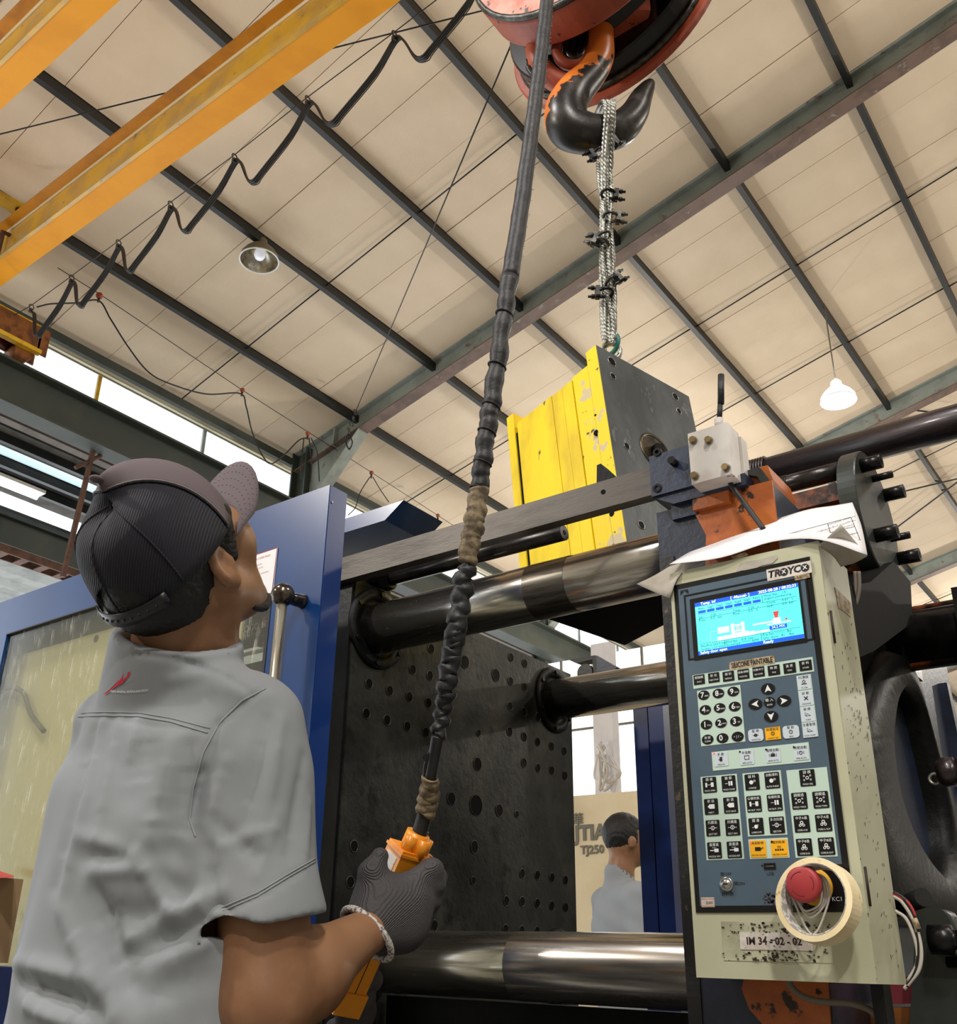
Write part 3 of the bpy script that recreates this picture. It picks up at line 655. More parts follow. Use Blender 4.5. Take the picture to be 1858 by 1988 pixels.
strand([(1163, 305, .02), (1164, 350, .01), (1170, 420, -.01), (1168, 500, -.01), (1176, 570, -.01), (1188, 620, -.01), (1193, 660, 0)])
strand([(1188, 315, 0), (1184, 340, -.01), (1186, 400, -.01), (1182, 440, -.01), (1178, 480, -.015), (1183, 540, -.01), (1190, 600, 0), (1186, 668, 0)])
def clip(px, py, side=1, tilt=0.0, m_='clip_steel'):
    c = hp(px, py) + HN * -.02; R_ = V(HN.y, -HN.x, 0); U_ = V(0, 0, 1)
    if tilt: R_, U_ = R_ * math.cos(tilt) + U_ * math.sin(tilt), U_ * math.cos(tilt) - R_ * math.sin(tilt)
    b = B(); b.obox(c + R_ * side * .018, R_, HN, U_, .011, .022, .028).bevel(.002)
    for s_ in (-1, 1):
        b.cyl(c + U_ * .013 * s_, c + R_ * side * .042 + U_ * .013 * s_, .0036, n=8); b.cyl(c + R_ * side * .026 + U_ * .013 * s_, c + R_ * side * .034 + U_ * .013 * s_, .0062, n=6)
    b.torus(c - R_ * side * .002, U_, .018, .004, 16, 6)
    return b.done('rope_clip', m_, sl)
clip(1180, 290, 1, .5); clip(1160, 308, -1, .5, 'bolt_black'); clip(1180, 388, 1, -.1, 'bolt_black'); clip(1184, 432, 1, -.1); clip(1168, 470, -1, .35); clip(1165, 482, -1, -.4); clip(1186, 555, 1, .6); clip(1172, 578, -1, 0, 'bolt_black'); clip(1182, 296, 1, .9, 'bolt_black')

# mould: two-half injection mould hanging at a slight tilt
MA = Vector((-.947, 1.75, 2.424))
MR = (Matrix.Rotation(math.radians(-15.55), 3, 'Z') @ Matrix.Rotation(math.radians(-2.46), 3, 'X') @ Matrix.Rotation(math.radians(-9.22), 3, 'Y'))
MS, MW, MH = .331, .331, .570   # stack length, width, height
MM = Matrix.Translation(MA) @ MR.to_4x4()   # local: -x along stack, +y width, -z down
mo = thing('mould', 'yellow and grey steel injection mould hanging from the wire sling', 'mould', MA)
def mp(b, nm, m_, parent=None, bev=.0015):
    if bev: b.bevel(bev)
    return b.xf(MM).done(nm, m_, parent or mo)
# plates from the fixed side (x=0) to the moving side (x=-MS)
t0 = .034
cp = mp(B().box((-t0, -.0, -MH), (0, MW, 0)), 'clamp_plate', 'mould_yellow_worn')
mp(B().box((-.0005, .001, -MH + .001), (.0015, MW - .001, -.001)), 'back_face', 'mould_grey', cp, 0)
zt, zb_ = -.035, -MH + .03
mp(B().box((-.090, .004, zb_), (-t0 - .0006, MW - .004, zt)), 'cavity_plate', 'mould_yellow_worn')
mp(B().box((-.128, .003, zb_), (-.0935, MW - .003, zt - .006)), 'stripper_plate', 'mould_yellow')
mp(B().box((-.165, .004, zb_), (-.1295, MW - .004, zt - .006)), 'core_plate', 'mould_yellow')
mp(B().box((-MS + .034, .003, zb_), (-.1665, MW - .003, zt - .004)), 'spacer_block', 'mould_yellow')
mp(B().box((-MS, 0, -MH), (-MS + .026, MW, 0)), 'rear_clamp_plate', 'mould_yellow')
mp(B().box((-MS + .026, .004, zb_), (-MS + .034, MW - .004, zt - .03)), 'ejector_gap', 'mould_bore')
# bolt holes and locating ring on the grey face
for (px, py, r) in ((1187, 703, .013), (1189, 731, .009), (1310, 771, .011), (1317, 799, .009), (1216, 867, .009), (1244, 1020, .010), (1330, 1010, .009)):
    n_ = MR @ V(1, 0, 0); p = onP(px, py, MA, n_)
    o = B().cyl(p - n_ * .004, p + n_ * .0022, r, n=20).done('bolt_hole', 'mould_bore', mo)
    B().torus(p + n_ * .0018, n_, r, .0012, 20, 6).done('hole_rim', 'wire_steel', o)
p = onP(1268, 866, MA, MR @ V(1, 0, 0)); n_ = MR @ V(1, 0, 0)
p = onP(1272, 878, MA, n_)
B().lathe(p, n_, [(.052, 0), (.052, .003), (.044, .003), (.044, -.0)], 36, caps=False).cyl(p, p + n_ * .0022, .043, n=36).done('locating_ring', 'brass_ring', mo)
B().cyl(p + n_ * .001, p + n_ * .016, .016, n=24).done('sprue_bush', 'mould_bore', mo)
for (px, py) in ((1157, 840), (1156, 806), (1188, 997)):
    n2 = MR @ V(0, -1, 0); q = onP(px, py, MA, n2); B().cyl(q - n2 * .004, q + n2 * .001, .007 if py != 806 else .003, n=14).done('water_port', 'mould_bore', mo)
mp(B().box((-MS + .001, .001, -MH - .0012), (-.001, MW - .001, -MH + .0005)), 'bottom_face', 'matte_black', None, 0)
mp(B().box((-MS + .07, .07, -MH - .0018), (-.07, MW - .07, -MH - .001)), 'bottom_pocket', 'mould_bore', None, 0)
q = hp(1183, 684)
ey = thing('eye_bolt', 'teal-painted eye bolt and shackle joining the sling to the mould', 'eye bolt', q)
E1 = MM @ V(-.02, .075, 0)
R_ = V(HN.y, -HN.x, 0)
B().torus(E1 + V(0, 0, .03), HN, .022, .006, 24, 8).done('eye', 'wire_steel', ey)
B().cyl(E1 - V(0, 0, .005), E1 + V(0, 0, .012), .014, n=16).done('collar', 'wire_steel', ey)
mat('teal_paint', (40, 120, 116), 0.45)
B().torus(E1 + V(0, 0, .05), R_ + HN * .6, .026, .006, 24, 8).done('shackle', 'teal_paint', ey)

# ================================================================== INJECTION MOULDING MACHINE
YF, YR_, ZT, ZB, RB = 1.50, 2.222, 1.7175, 1.052, .054
XP, XF = -1.372, -.632
def bar(y, z, lab):
    t = thing('tie_bar', lab, 'tie bar', (-1.0, y, z), group='tie bars of the moulding machine')
    B().cyl((XP + .002, y, z), (XF + .16, y, z), RB, n=48).done('bar', 'chrome', t)
    return t
tf = bar(YF, ZT, 'thick polished tie bar at the top front, nearest below the steel rail')
B().lathe((-.96, YF, ZT), (1, 0, 0), [(RB + .0006, 0), (RB + .0006, .09)], 48, caps=False).done('oily_band', 'chrome_dull', tf)
tr = bar(YR_, ZT, 'shorter-looking polished tie bar at the top rear, entering the drilled platen at right')
tb = bar(YF, ZB, 'thick polished tie bar along the bottom, beside the gloved hand')
B().lathe((-1.0, YF, ZB), (1, 0, 0), [(RB + .0006, 0), (RB + .0006, .36)], 48, caps=False).done('greased_half', 'chrome', tb)
# moving platen
mpn = thing('moving_platen', 'black steel moving platen drilled with rows of bolt holes', 'platen', (XP - .1, 1.85, 1.2))
b = B().box((XP - .24, 1.425, .62), (XP, 2.315, 1.812)).bevel(.006, 2); b.done('platen_body', 'platen_steel', mpn)
B().box((XP - .245, 1.418, .62), (XP - .004, 1.426, 1.80)).done('side_face', 'side_black', mpn)
b = B().prism([(XP - .20, 1.435, 1.81), (XP - .20, 1.58, 1.81), (XP - .20, 1.56, 1.862), (XP - .20, 1.45, 1.862)], (.17, 0, 0)).bevel(.005); b.done('rod_lug', 'cast_black', mpn)
for y, z in ((YF, ZT), (YR_, ZT), (YF, ZB), (YR_, ZB)):
    o = B().lathe((XP - .002, y, z), (1, 0, 0), [(RB, 0), (RB + .036, 0), (RB + .034, .010), (RB + .012, .010), (RB + .012, .004), (RB, .004)], 48, caps=False).done('bush_flange', 'cast_black', mpn)
    for k in range(6):
        a = k * math.pi / 3 + .5; c = V(XP + .0085, y + math.cos(a) * (RB + .024), z + math.sin(a) * (RB + .024)); B().cyl(c, c + V(.004, 0, 0), .0055, n=10).done('cap_screw', 'bolt_black', o)
H1 = [(283, 845), (432, 895), (573, 940), (711, 983), (1300, 1007), (1403, 1047), (1502, 1085), (264, 1060), (413, 1108), (559, 1153), (693, 1195), (1298, 1190), (1402, 1228), (1500, 1265), (1600, 1297), (1692, 1330), (1402, 1417), (1502, 1452), (1601, 1470), (597, 742), (722, 787), (732, 592), (1307, 655), (1407, 699), (1304, 827), (1406, 870)]
H2 = [(1697, 97), (175, 606), (148, 865), (765, 933), (755, 1178), (1388, 803), (1498, 814), (1604, 832), (1702, 850), (1273, 1000), (1388, 1005), (1498, 1017), (1602, 1035), (1702, 1047), (1268, 1205), (1385, 1215), (1495, 1220)]
sp_ = [((975, 690), 1, .0165), ((1198, 783), 1, .0165), ((1074, 1200), 1, .009), ((1066, 1425), 1, .0155), ((877, 263), 2, .0145), ((1055, 310), 2, .024), ((1222, 347), 2, .0145), ((1350, 375), 2, .0085), ((1042, 612), 2, .0145), ((1035, 853), 2, .009)]
allh = [(640 + x / 3.716, 1100 + y / 3.716, .0112) for x, y in H1] + [(640 + x / 3.716, 1480 + y / 3.716, .0112) for x, y in H2] + [(640 + p[0] / 3.716, (1100 if k == 1 else 1480) + p[1] / 3.716, r) for p, k, r in sp_]
proto = {}
for px, py, r in allh:
    p = onX(px, py, XP)
    if r not in proto:
        proto[r] = (B().cyl((-.002, 0, 0), (.0008, 0, 0), r, n=20).done('bolt_hole', 'mould_bore', mpn), B().torus((.0006, 0, 0), (1, 0, 0), r, .0011, 20, 6))
        h = proto[r][0]; rim = proto[r][1].done('hole_rim', 'rail_steel', h); proto[r] = (h, rim)
        h.location = (XP, p.y, p.z)
    else:
        h = proto[r][0].copy(); COL.objects.link(h); h.location = (XP, p.y, p.z); q = proto[r][1].copy(); COL.objects.link(q); q.parent = h
# square guide rail with cam and the loose round rod
gr = thing('guide_rail', 'square dark steel rail crossing above the tie bar, marked with red smears', 'rail', (-1, 1.42, 1.83))
b = B().box((-1.75, 1.40, 1.803), (-.625, 1.424, 1.857)).bevel(.002); b.done('rail_bar', 'rail_steel', gr)
pa, pb_, pc = onY(1158, 935, 1.405), onY(1162, 902, 1.405), onY(1197, 925, 1.405)
B().prism([(pa.x, 1.405, 1.857), (pa.x + .002, 1.405, pb_.z), (pa.x + .010, 1.405, pb_.z + .001), (pc.x, 1.405, 1.857)], (0, .03, 0)).bevel(.002).done('trip_cam', 'cast_black', gr)
p = onY(1171, 955, 1.40); B().cyl(p + V(0, .003, 0), p - V(0, .001, 0), .0045, n=14).done('screw_hole', 'mould_bore', gr)
rd = thing('ejector_rod', 'round black rod with a free end, just below the square rail', 'rod', (-1.1, 1.55, 1.856))
pe_ = onY(1096, 1034, 1.51)
B().cyl((-1.40, 1.51, pe_.z), (pe_.x, 1.51, pe_.z), .0155, n=28).done('rod', 'rod_black', rd)
B().cyl((pe_.x - .001, 1.51, pe_.z), (pe_.x + .001, 1.51, pe_.z), .005, n=12).done('centre_hole', 'mould_bore', rd)
B().cyl((-1.37, 1.51, pe_.z), (-1.345, 1.51, pe_.z), .024, n=6, sm=False).done('hex_nut', 'bolt_black', rd)
# blue duct above, with a brown pipe end beside it
bc = thing('blue_duct', 'blue sheet-metal duct with a slanted end, right of the big blue door', 'duct', (-1.3, 1.45, 1.9))
P_ = [onY(643, 1014, 1.4), onY(783.5, 970.6, 1.4), onY(747, 1010, 1.4), onY(643, 1040, 1.4)]
P_[0] = V(-1.9, 1.4, P_[0].z); P_[3] = V(-1.9, 1.4, P_[3].z)
B().prism(P_, (0, .135, 0)).bevel(.0015).done('duct', 'blue_paint', bc)
pp = thing('pipe_stub', 'brown rusty pipe stub behind the blue door edge', 'pipe', onY(652, 1075, 1.5))
p = onY(652, 1078, 1.5); B().cyl(p - V(.12, 0, 0), p, .026, n=20).torus(p - V(.008, 0, 0), (1, 0, 0), .024, .006, 20, 6).done('pipe', 'rust_brown', pp)
# machine base in the dark
mb = thing('machine_base', 'black machine bed in the dark under the lower tie bar', 'machine base', (-1, 1.8, .4))
B().box((-3.2, 1.30, .0), (.6, 2.5, .62)).done('bed', 'side_black', mb)
B().box((-1.36, 1.575, .62), (-.64, 1.60, .992)).done('dark_filler', 'side_black', mb)  # black plate added to fill the dark void under the bar
B().cyl((-1.36, 1.44, .90), (-.64, 1.44, .885), .012, n=10).done('lube_pipe', 'rod_black', mb)
rg_ = thing('red_rag', 'dark red rag lying under the lower tie bar', 'rag', (-.72, 1.6, .86))
b = B(); P = [[V(-.82 + .02 * i, 1.60 + .02 * j, .905 + .014 * math.sin(i * 1.3 + j) + .010 * math.cos(j * 1.7)) for j in range(7)] for i in range(8)]; b.grid(P).done('cloth', 'cloth_red', rg_, norm=False)
# fixed platen, nozzle side
fp = thing('fixed_platen', 'navy and orange fixed platen, chipped along its left edge, behind the control box', 'platen', (-.53, 1.8, 1.2))
b = B().box((XF, 1.352, .62), (-.44, 2.42, 1.742)).bevel(.006, 2); b.done('platen_body', 'blue_navy', fp)
b = B(); n_ = 22; xs = []
for i in range(n_ + 1):
    z = .62 + (1.66 - .62) * i / n_; xs.append((-.607 + random.uniform(-.006, .006), z))
b.prism([(XF + .001, 1.3495, .62)] + [(x, 1.3495, z) for x, z in xs] + [(XF + .001, 1.3495, 1.66)], (0, .004, 0)); b.done('chipped_edge', 'chipped_black', fp)
pts = [(-.556, 1.347, 1.60), (-.553, 1.347, 1.64), (-.549, 1.347, 1.68), (-.560, 1.347, 1.71), (-.575, 1.347, 1.744), (-.438, 1.347, 1.744), (-.438, 1.347, 1.60)]
b = B().prism(pts, (0, .005, 0)); b.done('orange_field', 'orange_paint', fp)
pts = [onY(*p, 1.348) for p in ((1448, 1880), (1440, 1920), (1455, 1960), (1500, 2010), (1614, 2010), (1606, 1880))]
B().prism(pts, (0, .004, 0)).done('orange_field', 'orange_paint', fp)
# blue mounting block on the rail end
sb = thing('rail_end_block', 'navy hammered-paint block with socket screws at the end of the square rail', 'block', (-.6, 1.36, 1.8))
x0, x1 = onY(1262, 920, 1.33).x, onY(1345, 900, 1.33).x
b = B().box((x0, 1.33, 1.762), (x1, 1.42, 1.836)).bevel(.002); b.done('block', 'blue_navy', sb)
b = B().prism([(x0, 1.335, 1.762), (x1 + .08, 1.335, 1.762), (x1 + .08, 1.335, 1.742), (x0 + .035, 1.335, 1.742)], (0, .10, 0)).bevel(.001); b.done('foot_plate', 'blue_navy', sb)
for px, py in ((1276, 878), (1276, 948)):
    p = onY(px, py, 1.33); o = B().lathe(p + V(0, .004, 0), (0, -1, 0), [(.0075, 0), (.0075, .006), (.0035, .006), (.0035, .002), (.001, .002)], 18, sm=False).done('socket_screw', 'bolt_black', sb)
p = onY(1311, 900, 1.33); B().cyl(p + V(0, .004, 0), p - V(0, .016, 0), .0065, n=16).done('socket_screw', 'bolt_black', sb)
p = onY(1337, 993, 1.36); B().obox(p, (1, 0, 0), (0, 1, 0), (0, 0, 1), .045, .03, .03).bevel(.002).done('lug', 'blue_navy', sb)
# orange bracket + casting bosses
ob = thing('orange_bracket', 'orange painted cast bracket with worn edges behind the white switch box', 'bracket', (-.48, 1.42, 1.75))
pts = [onY(*p, 1.37) for p in ((1345, 950), (1440, 915), (1490, 903), (1500, 930), (1502, 1062), (1380, 1066), (1376, 1000))]
B().prism(pts, (0, .10, 0)).bevel(.003, 2).done('bracket_body', 'orange_paint', ob)
pts = [onY(*p, 1.36) for p in ((1436, 918), (1474, 906), (1500, 940), (1508, 1060), (1498, 1062), (1487, 950), (1470, 925))]
B().prism(pts, (0, .06, 0)).bevel(.002).done('cast_lip', 'flange_grey', ob)
p = onY(1375, 975, 1.352); B().obox(p + V(.01, 0, 0), (1, 0, 0), (0, 1, 0), (0, 0, 1), .06, .03, .03).bevel(.005, 2).done('boss', 'orange_paint', ob)
for px, py, r in ((1392, 1018, .004), (1480, 998, .006)):
    p = onY(px, py, 1.37); B().cyl(p + V(0, .003, 0), p - V(0, .0012, 0), r, n=14).done('bolt_hole', 'mould_bore', ob)
# white limit switch box with lever
ws = thing('limit_switch', 'white cast switch box with four hex bolts and an upright black lever', 'switch box', (-.51, 1.32, 1.79))
b = B().box((-.546, 1.30, 1.748), (-.481, 1.345, 1.838)).bevel(.003, 2); b.done('housing', 'sensor_white', ws)
b = B().box((-.542, 1.345, 1.752), (-.478, 1.37, 1.832)).bevel(.003, 2); b.done('back_housing', 'sensor_white', ws)
for px, py in ((1347, 856), (1377, 856), (1410, 909), (1350, 925)):
    p = onY(px, py, 1.30); o = B().cyl(p, p - V(0, .002, 0), .0068, n=20).done('washer', 'wire_steel', ws); B().cyl(p - V(0, .002, 0), p - V(0, .008, 0), .0055, n=6, sm=False).done('hex_bolt', 'bolt_zinc', o)
a, c, d = onY(1396, 822, 1.315), onY(1399, 778, 1.315), onY(1400, 728, 1.315)
B().cyl(a - V(0, 0, .01), a + V(0, 0, .008), .007, n=14).done('lever_boss', 'sensor_white', ws)
B().cyl(a, c, .0042, n=12).done('lever_stem', 'black_rubber', ws)
B().cyl(c - V(0, 0, .006), d, .0052, n=14).done('lever_grip', 'tape_black', ws)
B().tube(spline([onY(1412, 925, 1.33), onY(1425, 950, 1.33), onY(1455, 990, 1.325), onY(1484, 1030, 1.32)], 6), .004, n=8).done('switch_cable', 'cable_black', ws)
# black pipe to the upper right
bp = thing('black_pipe', 'thick glossy black pipe running off to the upper right', 'pipe', (-.3, 1.9, 2.05))
pz = (onY(1858, 790, 1.9).z + onY(1858, 845, 1.9).z) / 2
B().cyl((-.672, 1.9, pz - .003), (.5, 1.9, pz + .003), .034, n=32).done('pipe', 'pipe_black', bp)
for k in range(6): B().torus((-.655 + .006 * k, 1.9, pz), (1, 0, 0), .034, .0025, 32, 6).done('thread', 'pipe_black', bp)
# studs, orange cylinder and bolted flange
hc = thing('injection_flange', 'grey steel flange with black socket-head bolts and orange barrel, right of the box', 'flange', (-.4, 1.6, 1.75))
XL = -.375
ctr = onX(1708, 1005, XL); top = onX(1668, 887, XL)
rr = (top - ctr).length
fc = V(XL, ctr.y, ctr.z)
def cir(p0, p1, p2):
    ax, ay, bx, by, cx, cy = p0.y, p0.z, p1.y, p1.z, p2.y, p2.z
    d = 2 * (ax * (by - cy) + bx * (cy - ay) + cx * (ay - by))
    ux = ((ax * ax + ay * ay) * (by - cy) + (bx * bx + by * by) * (cy - ay) + (cx * cx + cy * cy) * (ay - by)) / d
    uy = ((ax * ax + ay * ay) * (cx - bx) + (bx * bx + by * by) * (ax - cx) + (cx * cx + cy * cy) * (bx - ax)) / d
    return V(p0.x, ux, uy), math.hypot(ax - ux, ay - uy)
fc, rr = cir(onX(1660, 893, XL), onX(1664, 960, XL), onX(1722, 1122, XL))
B().lathe(V(XL - .03, fc.y, fc.z), (1, 0, 0), [(.001, 0), (rr, 0), (rr, .028), (rr - .002, .03), (.001, .03)], 64, sm=False).done('flange_disc', 'flange_grey', hc)
for px, py, r, l in ((1672, 905, .0125, .034), (1718, 962, .0125, .034), (1700, 1040, .0125, .036), (1745, 1085, .0125, .036), (1694, 930, .0065, .034), (1730, 1046, .0065, .032)):
    p = onX(px, py, XL); o = B().cyl(p - V(.002, 0, 0), p + V(l, 0, 0), r, n=24).done('socket_bolt', 'bolt_black', hc)
    B().cyl(p + V(l - .0005, 0, 0), p + V(l + .0006, 0, 0), r * .5, n=6, sm=False).done('hex_socket', 'mould_bore', o)
ysd = 1.62; p1 = onY(1500, 948, ysd); p2 = onY(1645, 912, ysd)
B().cyl(V(p1.x - .02, ysd, p1.z), V(XL - .02, ysd, p1.z), .0165, n=24).done('stud', 'rod_black', hc)
for k in range(8): B().torus((p1.x + .004 * k, ysd, p1.z), (1, 0, 0), .0165, .0014, 24, 5).done('stud_thread', 'bolt_black', hc)
z1 = onY(1560, 980, ysd).z
B().box((p1.x - .01, ysd - .02, z1 - .016), (XL - .03, ysd + .06, z1 + .016)).bevel(.002).done('worn_bar', 'orange_dirty', hc)
B().cyl((p1.x - .02, ysd + .075, z1 - .068), (XL - .03, ysd + .075, z1 - .068), .075, n=40).done('barrel', 'orange_dirty', hc)
# black housing below the flange
hb = thing('black_housing', 'black angular housing below the bolted flange', 'housing', (-.42, 1.6, 1.55))
ex = [onX(1735, 1090, -.36), onX(1768, 1130, -.36), onX(1772, 1208, -.36), onX(1700, 1262, -.36), onX(1640, 1290, -.36), onX(1640, 1140, -.36), onX(1690, 1130, -.36)]
B().prism(ex, (-.16, 0, 0)).done('housing', 'matte_black', hb)
# hydraulic cylinder further right
hy = thing('hydraulic_cylinder', 'black hydraulic cylinder with copper-worn tie rods at the right edge', 'cylinder', (-.3, 1.9, 1.63))
zc = onY(1800, 1240, 1.9).z
B().cyl((-.40, 1.9, zc), (.4, 1.9, zc), .055, n=40).done('tube', 'rod_black', hy)
for zz in (.052, -.052):
    B().cyl((-.405, 1.88, zc + zz), (.4, 1.88, zc + zz), .007, n=12).done('tie_rod', 'orange_dirty', hy)
B().box((-.43, 1.84, zc - .062), (-.40, 1.96, zc + .062)).bevel(.004, 2).done('end_block', 'bolt_black', hy)
B().box((-.305, 1.835, zc - .066), (-.26, 1.965, zc + .066)).bevel(.004, 2).done('clamp_block', 'bolt_black', hy)
# big black arch casting with an oval opening
ca = thing('arch_casting', 'rough black cast arch with a tall oval opening, behind the control box side', 'casting', (-.42, 1.7, 1.4))
XA = -.40
OUT = [(1655, 1440), (1672, 1370), (1705, 1300), (1733, 1262), (1760, 1268), (1784, 1310), (1800, 1360), (1822, 1430), (1846, 1520), (1868, 1610), (1885, 1720), (1892, 1800), (1810, 1800), (1740, 1790), (1700, 1700), (1672, 1560)]
INN = [(1738, 1440), (1741, 1400), (1748, 1360), (1763, 1336), (1778, 1342), (1790, 1362), (1802, 1392), (1816, 1450), (1830, 1510), (1845, 1580), (1852, 1650), (1842, 1698), (1826, 1688), (1800, 1655), (1772, 1600), (1748, 1520)]
po_ = spline([onX(*p, XA) for p in OUT + OUT[:1]], 3)[:-1]; pi_ = spline([onX(*p, XA) for p in INN + INN[:1]], 3)[:-1]
b = B(); D_ = V(-.07, 0, 0); n_ = len(po_)
def rrow(pts, off, k=1.0, c=None):
    return [b.m.verts.new(p + off) for p in pts]
ci = sum(pi_, V(0, 0, 0)) / n_
r0 = rrow(po_, D_); r1 = rrow(po_, V(-.02, 0, 0)); r2 = [b.m.verts.new(p.lerp(ci, .05)) for p in po_]; r3 = [b.m.verts.new(p.lerp(ci, -.04)) for p in pi_]; r4 = rrow(pi_, V(-.02, 0, 0)); r5 = rrow(pi_, D_)
for A_, B_ in ((r0, r1), (r1, r2), (r2, r3), (r3, r4), (r4, r5)):
    for i in range(n_): b._f([A_[i], A_[(i + 1) % n_], B_[(i + 1) % n_], B_[i]], True)
b.done('arch', 'cast_black', ca)
B().box((XA - .08, 1.45, .9), (XA - .07, 3.2, 1.56)).done('dark_backing', 'matte_black', ca)  # black sheet added so the arch opening stays dark
b = B().prism([onX(*p, -.42) for p in ((1655, 1180), (1672, 1195), (1722, 1255), (1700, 1300), (1655, 1330))], (-.05, 0, 0)).bevel(.003); b.done('upper_rib', 'cast_black', ca)
b = B().tube(spline([onX(*p, -.425) for p in ((1668, 1208), (1680, 1230), (1693, 1262))], 6), .005, n=8); b.done('oil_bead', 'flange_grey', ca)
# blue post behind on the right edge
bq = thing('rear_blue_plate', 'blue-grey machine plate at the right edge behind the arch casting', 'plate', (-.36, 2.4, 1.4))
B().prism([onY(*p, 2.3) for p in ((1795, 1330), (1838, 1325), (1862, 1440), (1885, 1560), (1840, 1500))], (0, .03, 0)).done('plate', 'blue_navy', bq)
# coupling and lower clamp at right
cp_ = thing('nozzle_coupling', 'oily black threaded coupling at the right edge', 'coupling', (-.29, 1.5, 1.31))
p = onY(1822, 1500, 1.5); B().lathe(p, (1, 0, -.02), [(.001, 0), (.016, 0), (.020, .006), (.020, .02), (.016, .022), (.019, .026), (.019, .2)], 24).done('coupling', 'pipe_black', cp_)
B().torus(p + V(-.006, 0, -.008), (0, 1, 0), .007, .0022, 16, 6).done('wire_ring', 'wire_steel', cp_)
lc = thing('lower_clamp', 'black rounded clamp block with a cylindrical pin at the lower right edge', 'clamp', (-.33, 1.45, 1.05))
cy_ = onY(1805, 1762, 1.45)
pts = [onY(*p, 1.44) for p in ((1778, 1790), (1788, 1768), (1808, 1762), (1832, 1768), (1848, 1800), (1862, 1860), (1880, 2010), (1775, 2010), (1772, 1900))]
B().prism(spline(pts + pts[:1], 3)[:-1], (0, .06, 0), True).done('clamp_body', 'flange_grey', lc)
p = onY(1806, 1824, 1.42); B().lathe(p, (1, 0, 0), [(.001, 0), (.0175, 0), (.0175, .026), (.012, .028), (.012, .034), (.0175, .036), (.0175, .2)], 28).done('pin', 'bolt_black', lc)
p = onY(1838, 1868, 1.43); B().cyl(p, p + V(.1, 0, 0), .0065, n=14).done('stud', 'bolt_black', lc)
p = onY(1768, 1742, 1.5); B().cyl(p + V(-.03, .05, -.01), p + V(.016, 0, 0), .0125, n=20).done('rubber_plug', 'black_rubber', lc)
dr = thing('red_block', 'dark red block in the shadow below the control box', 'block', (-.38, 1.5, 1.0))
B().prism([onY(*p, 1.5) for p in ((1712, 1900), (1778, 1895), (1782, 1948), (1712, 1950))], (0, .1, 0)).done('block', 'cloth_red', dr)
B().prism([onY(*p, 1.5) for p in ((1612, 1958), (1780, 1955), (1785, 2020), (1612, 2020))], (0, .1, 0)).done('ledge', 'crane_brown', dr)
# post and enclosure behind: rear door post (blue)
rp = thing('rear_door_post', 'deep blue rear safety-door post between the drilled platen and the control box', 'post', (-1.28, 2.6, 1.2))
B().box((-1.330, 2.60, .0), (-1.285, 2.66, 1.80)).bevel(.002).done('post', 'blue_deep', rp)
B().box((-1.272, 2.58, .0), (-1.225, 2.64, 1.80)).bevel(.002).done('post', 'blue_deep', rp)
B().box((-1.285, 2.63, .0), (-1.272, 2.65, 1.80)).done('gap_plate', 'panel_black', rp)
# roller bracket on top of the platen
rb = thing('roller_bracket', 'small dark blue roller bracket standing behind the rear tie bar', 'bracket', onY(1140, 1300, 2.5))
B().box((-1.53, 2.31, 1.70), (-1.50, 2.53, onY(1140, 1306, 2.5).z)).done('mount_arm', 'steel_dark', rb)
p = onY(1135, 1305, 2.5)
B().cyl(p, p + V(0, .03, 0), .026, n=24).done('roller', 'bolt_black', rb)
B().prism([onY(*q, 2.5) for q in ((1104, 1281), (1155, 1272), (1160, 1306), (1152, 1306), (1150, 1280), (1120, 1287))], (0, .04, 0)).done('bracket', 'steel_dark', rb)
B().prism([onY(*q, 2.48) for q in ((1158, 1272), (1198, 1295), (1192, 1301), (1158, 1304))], (0, .05, 0)).done('side_plate', 'blue_navy', rb)
# ================================================================== BLUE SAFETY DOOR
YD = 1.15
dz1 = 1.872; wx0, wx1, wz1 = -2.30, -1.322, 1.775
door = thing('safety_door', 'large blue sliding machine door with a scratched clear window, behind the capped man', 'machine door', (-1.9, YD, .3))
b = B()
b.box((-2.72, YD, wz1), (-1.192, YD + .045, dz1)); b.box((wx1, YD, .3), (-1.192, YD + .045, wz1)); b.box((-2.72, YD, .3), (wx0, YD + .012, wz1)); b.box((wx0, YD, .3), (wx1, YD + .012, .62))
b.done('door_sheet', 'blue_paint', door)
B().box((-1.1925, YD + .0015, .3), (-1.1905, YD + .046, dz1 - .001)).done('edge_return', 'blue_edge', door)
B().box((-1.330, YD - .0012, .62), (-1.322, YD + .014, wz1)).box((wx0, YD - .001, wz1 - .003), (wx1, YD + .014, wz1)).done('window_gasket', 'black_rubber', door)
B().box((wx0, YD + .006, .62), (wx1, YD + .010, wz1)).done('window_pane', 'acrylic', door)
p = onX(645, 975, -1.19); B().cyl(p - V(.003, 0, 0), p + V(.001, 0, 0), .0022, n=10).done('rivet', 'wire_steel', door)
st = B().prism([onY(*q, YD - .002) for q in ((478, 1083), (538, 1063), (529, 1150), (472, 1165))], (0, .002, 0)).done('notice_sheet', 'door_sticker', door)
b = B()
for q0, q1 in (((478, 1083), (538, 1063)), ((538, 1063), (528, 1150))):
    b.tube([onY(*q0, YD - .0022), onY(*q1, YD - .0022)], .0008, n=4)
st_m = [('CARA COVER MOLD', 507, 1083, .0055), ('mesin dan', 502, 1096, .0045), ('cover jam', 504, 1102, .0045), ('ke', 501, 1107, .0045), ('yang di tentukan)', 510, 1112, .0045)]
for s_, px, py, z_ in st_m:
    p = onY(px, py, YD - .0025); text_in(b, s_, face_m(p.x, p.y, p.z), z_)
b.done('notice_print', 'sticker_red', st)
ball = onY(549, 1155, 1.105)
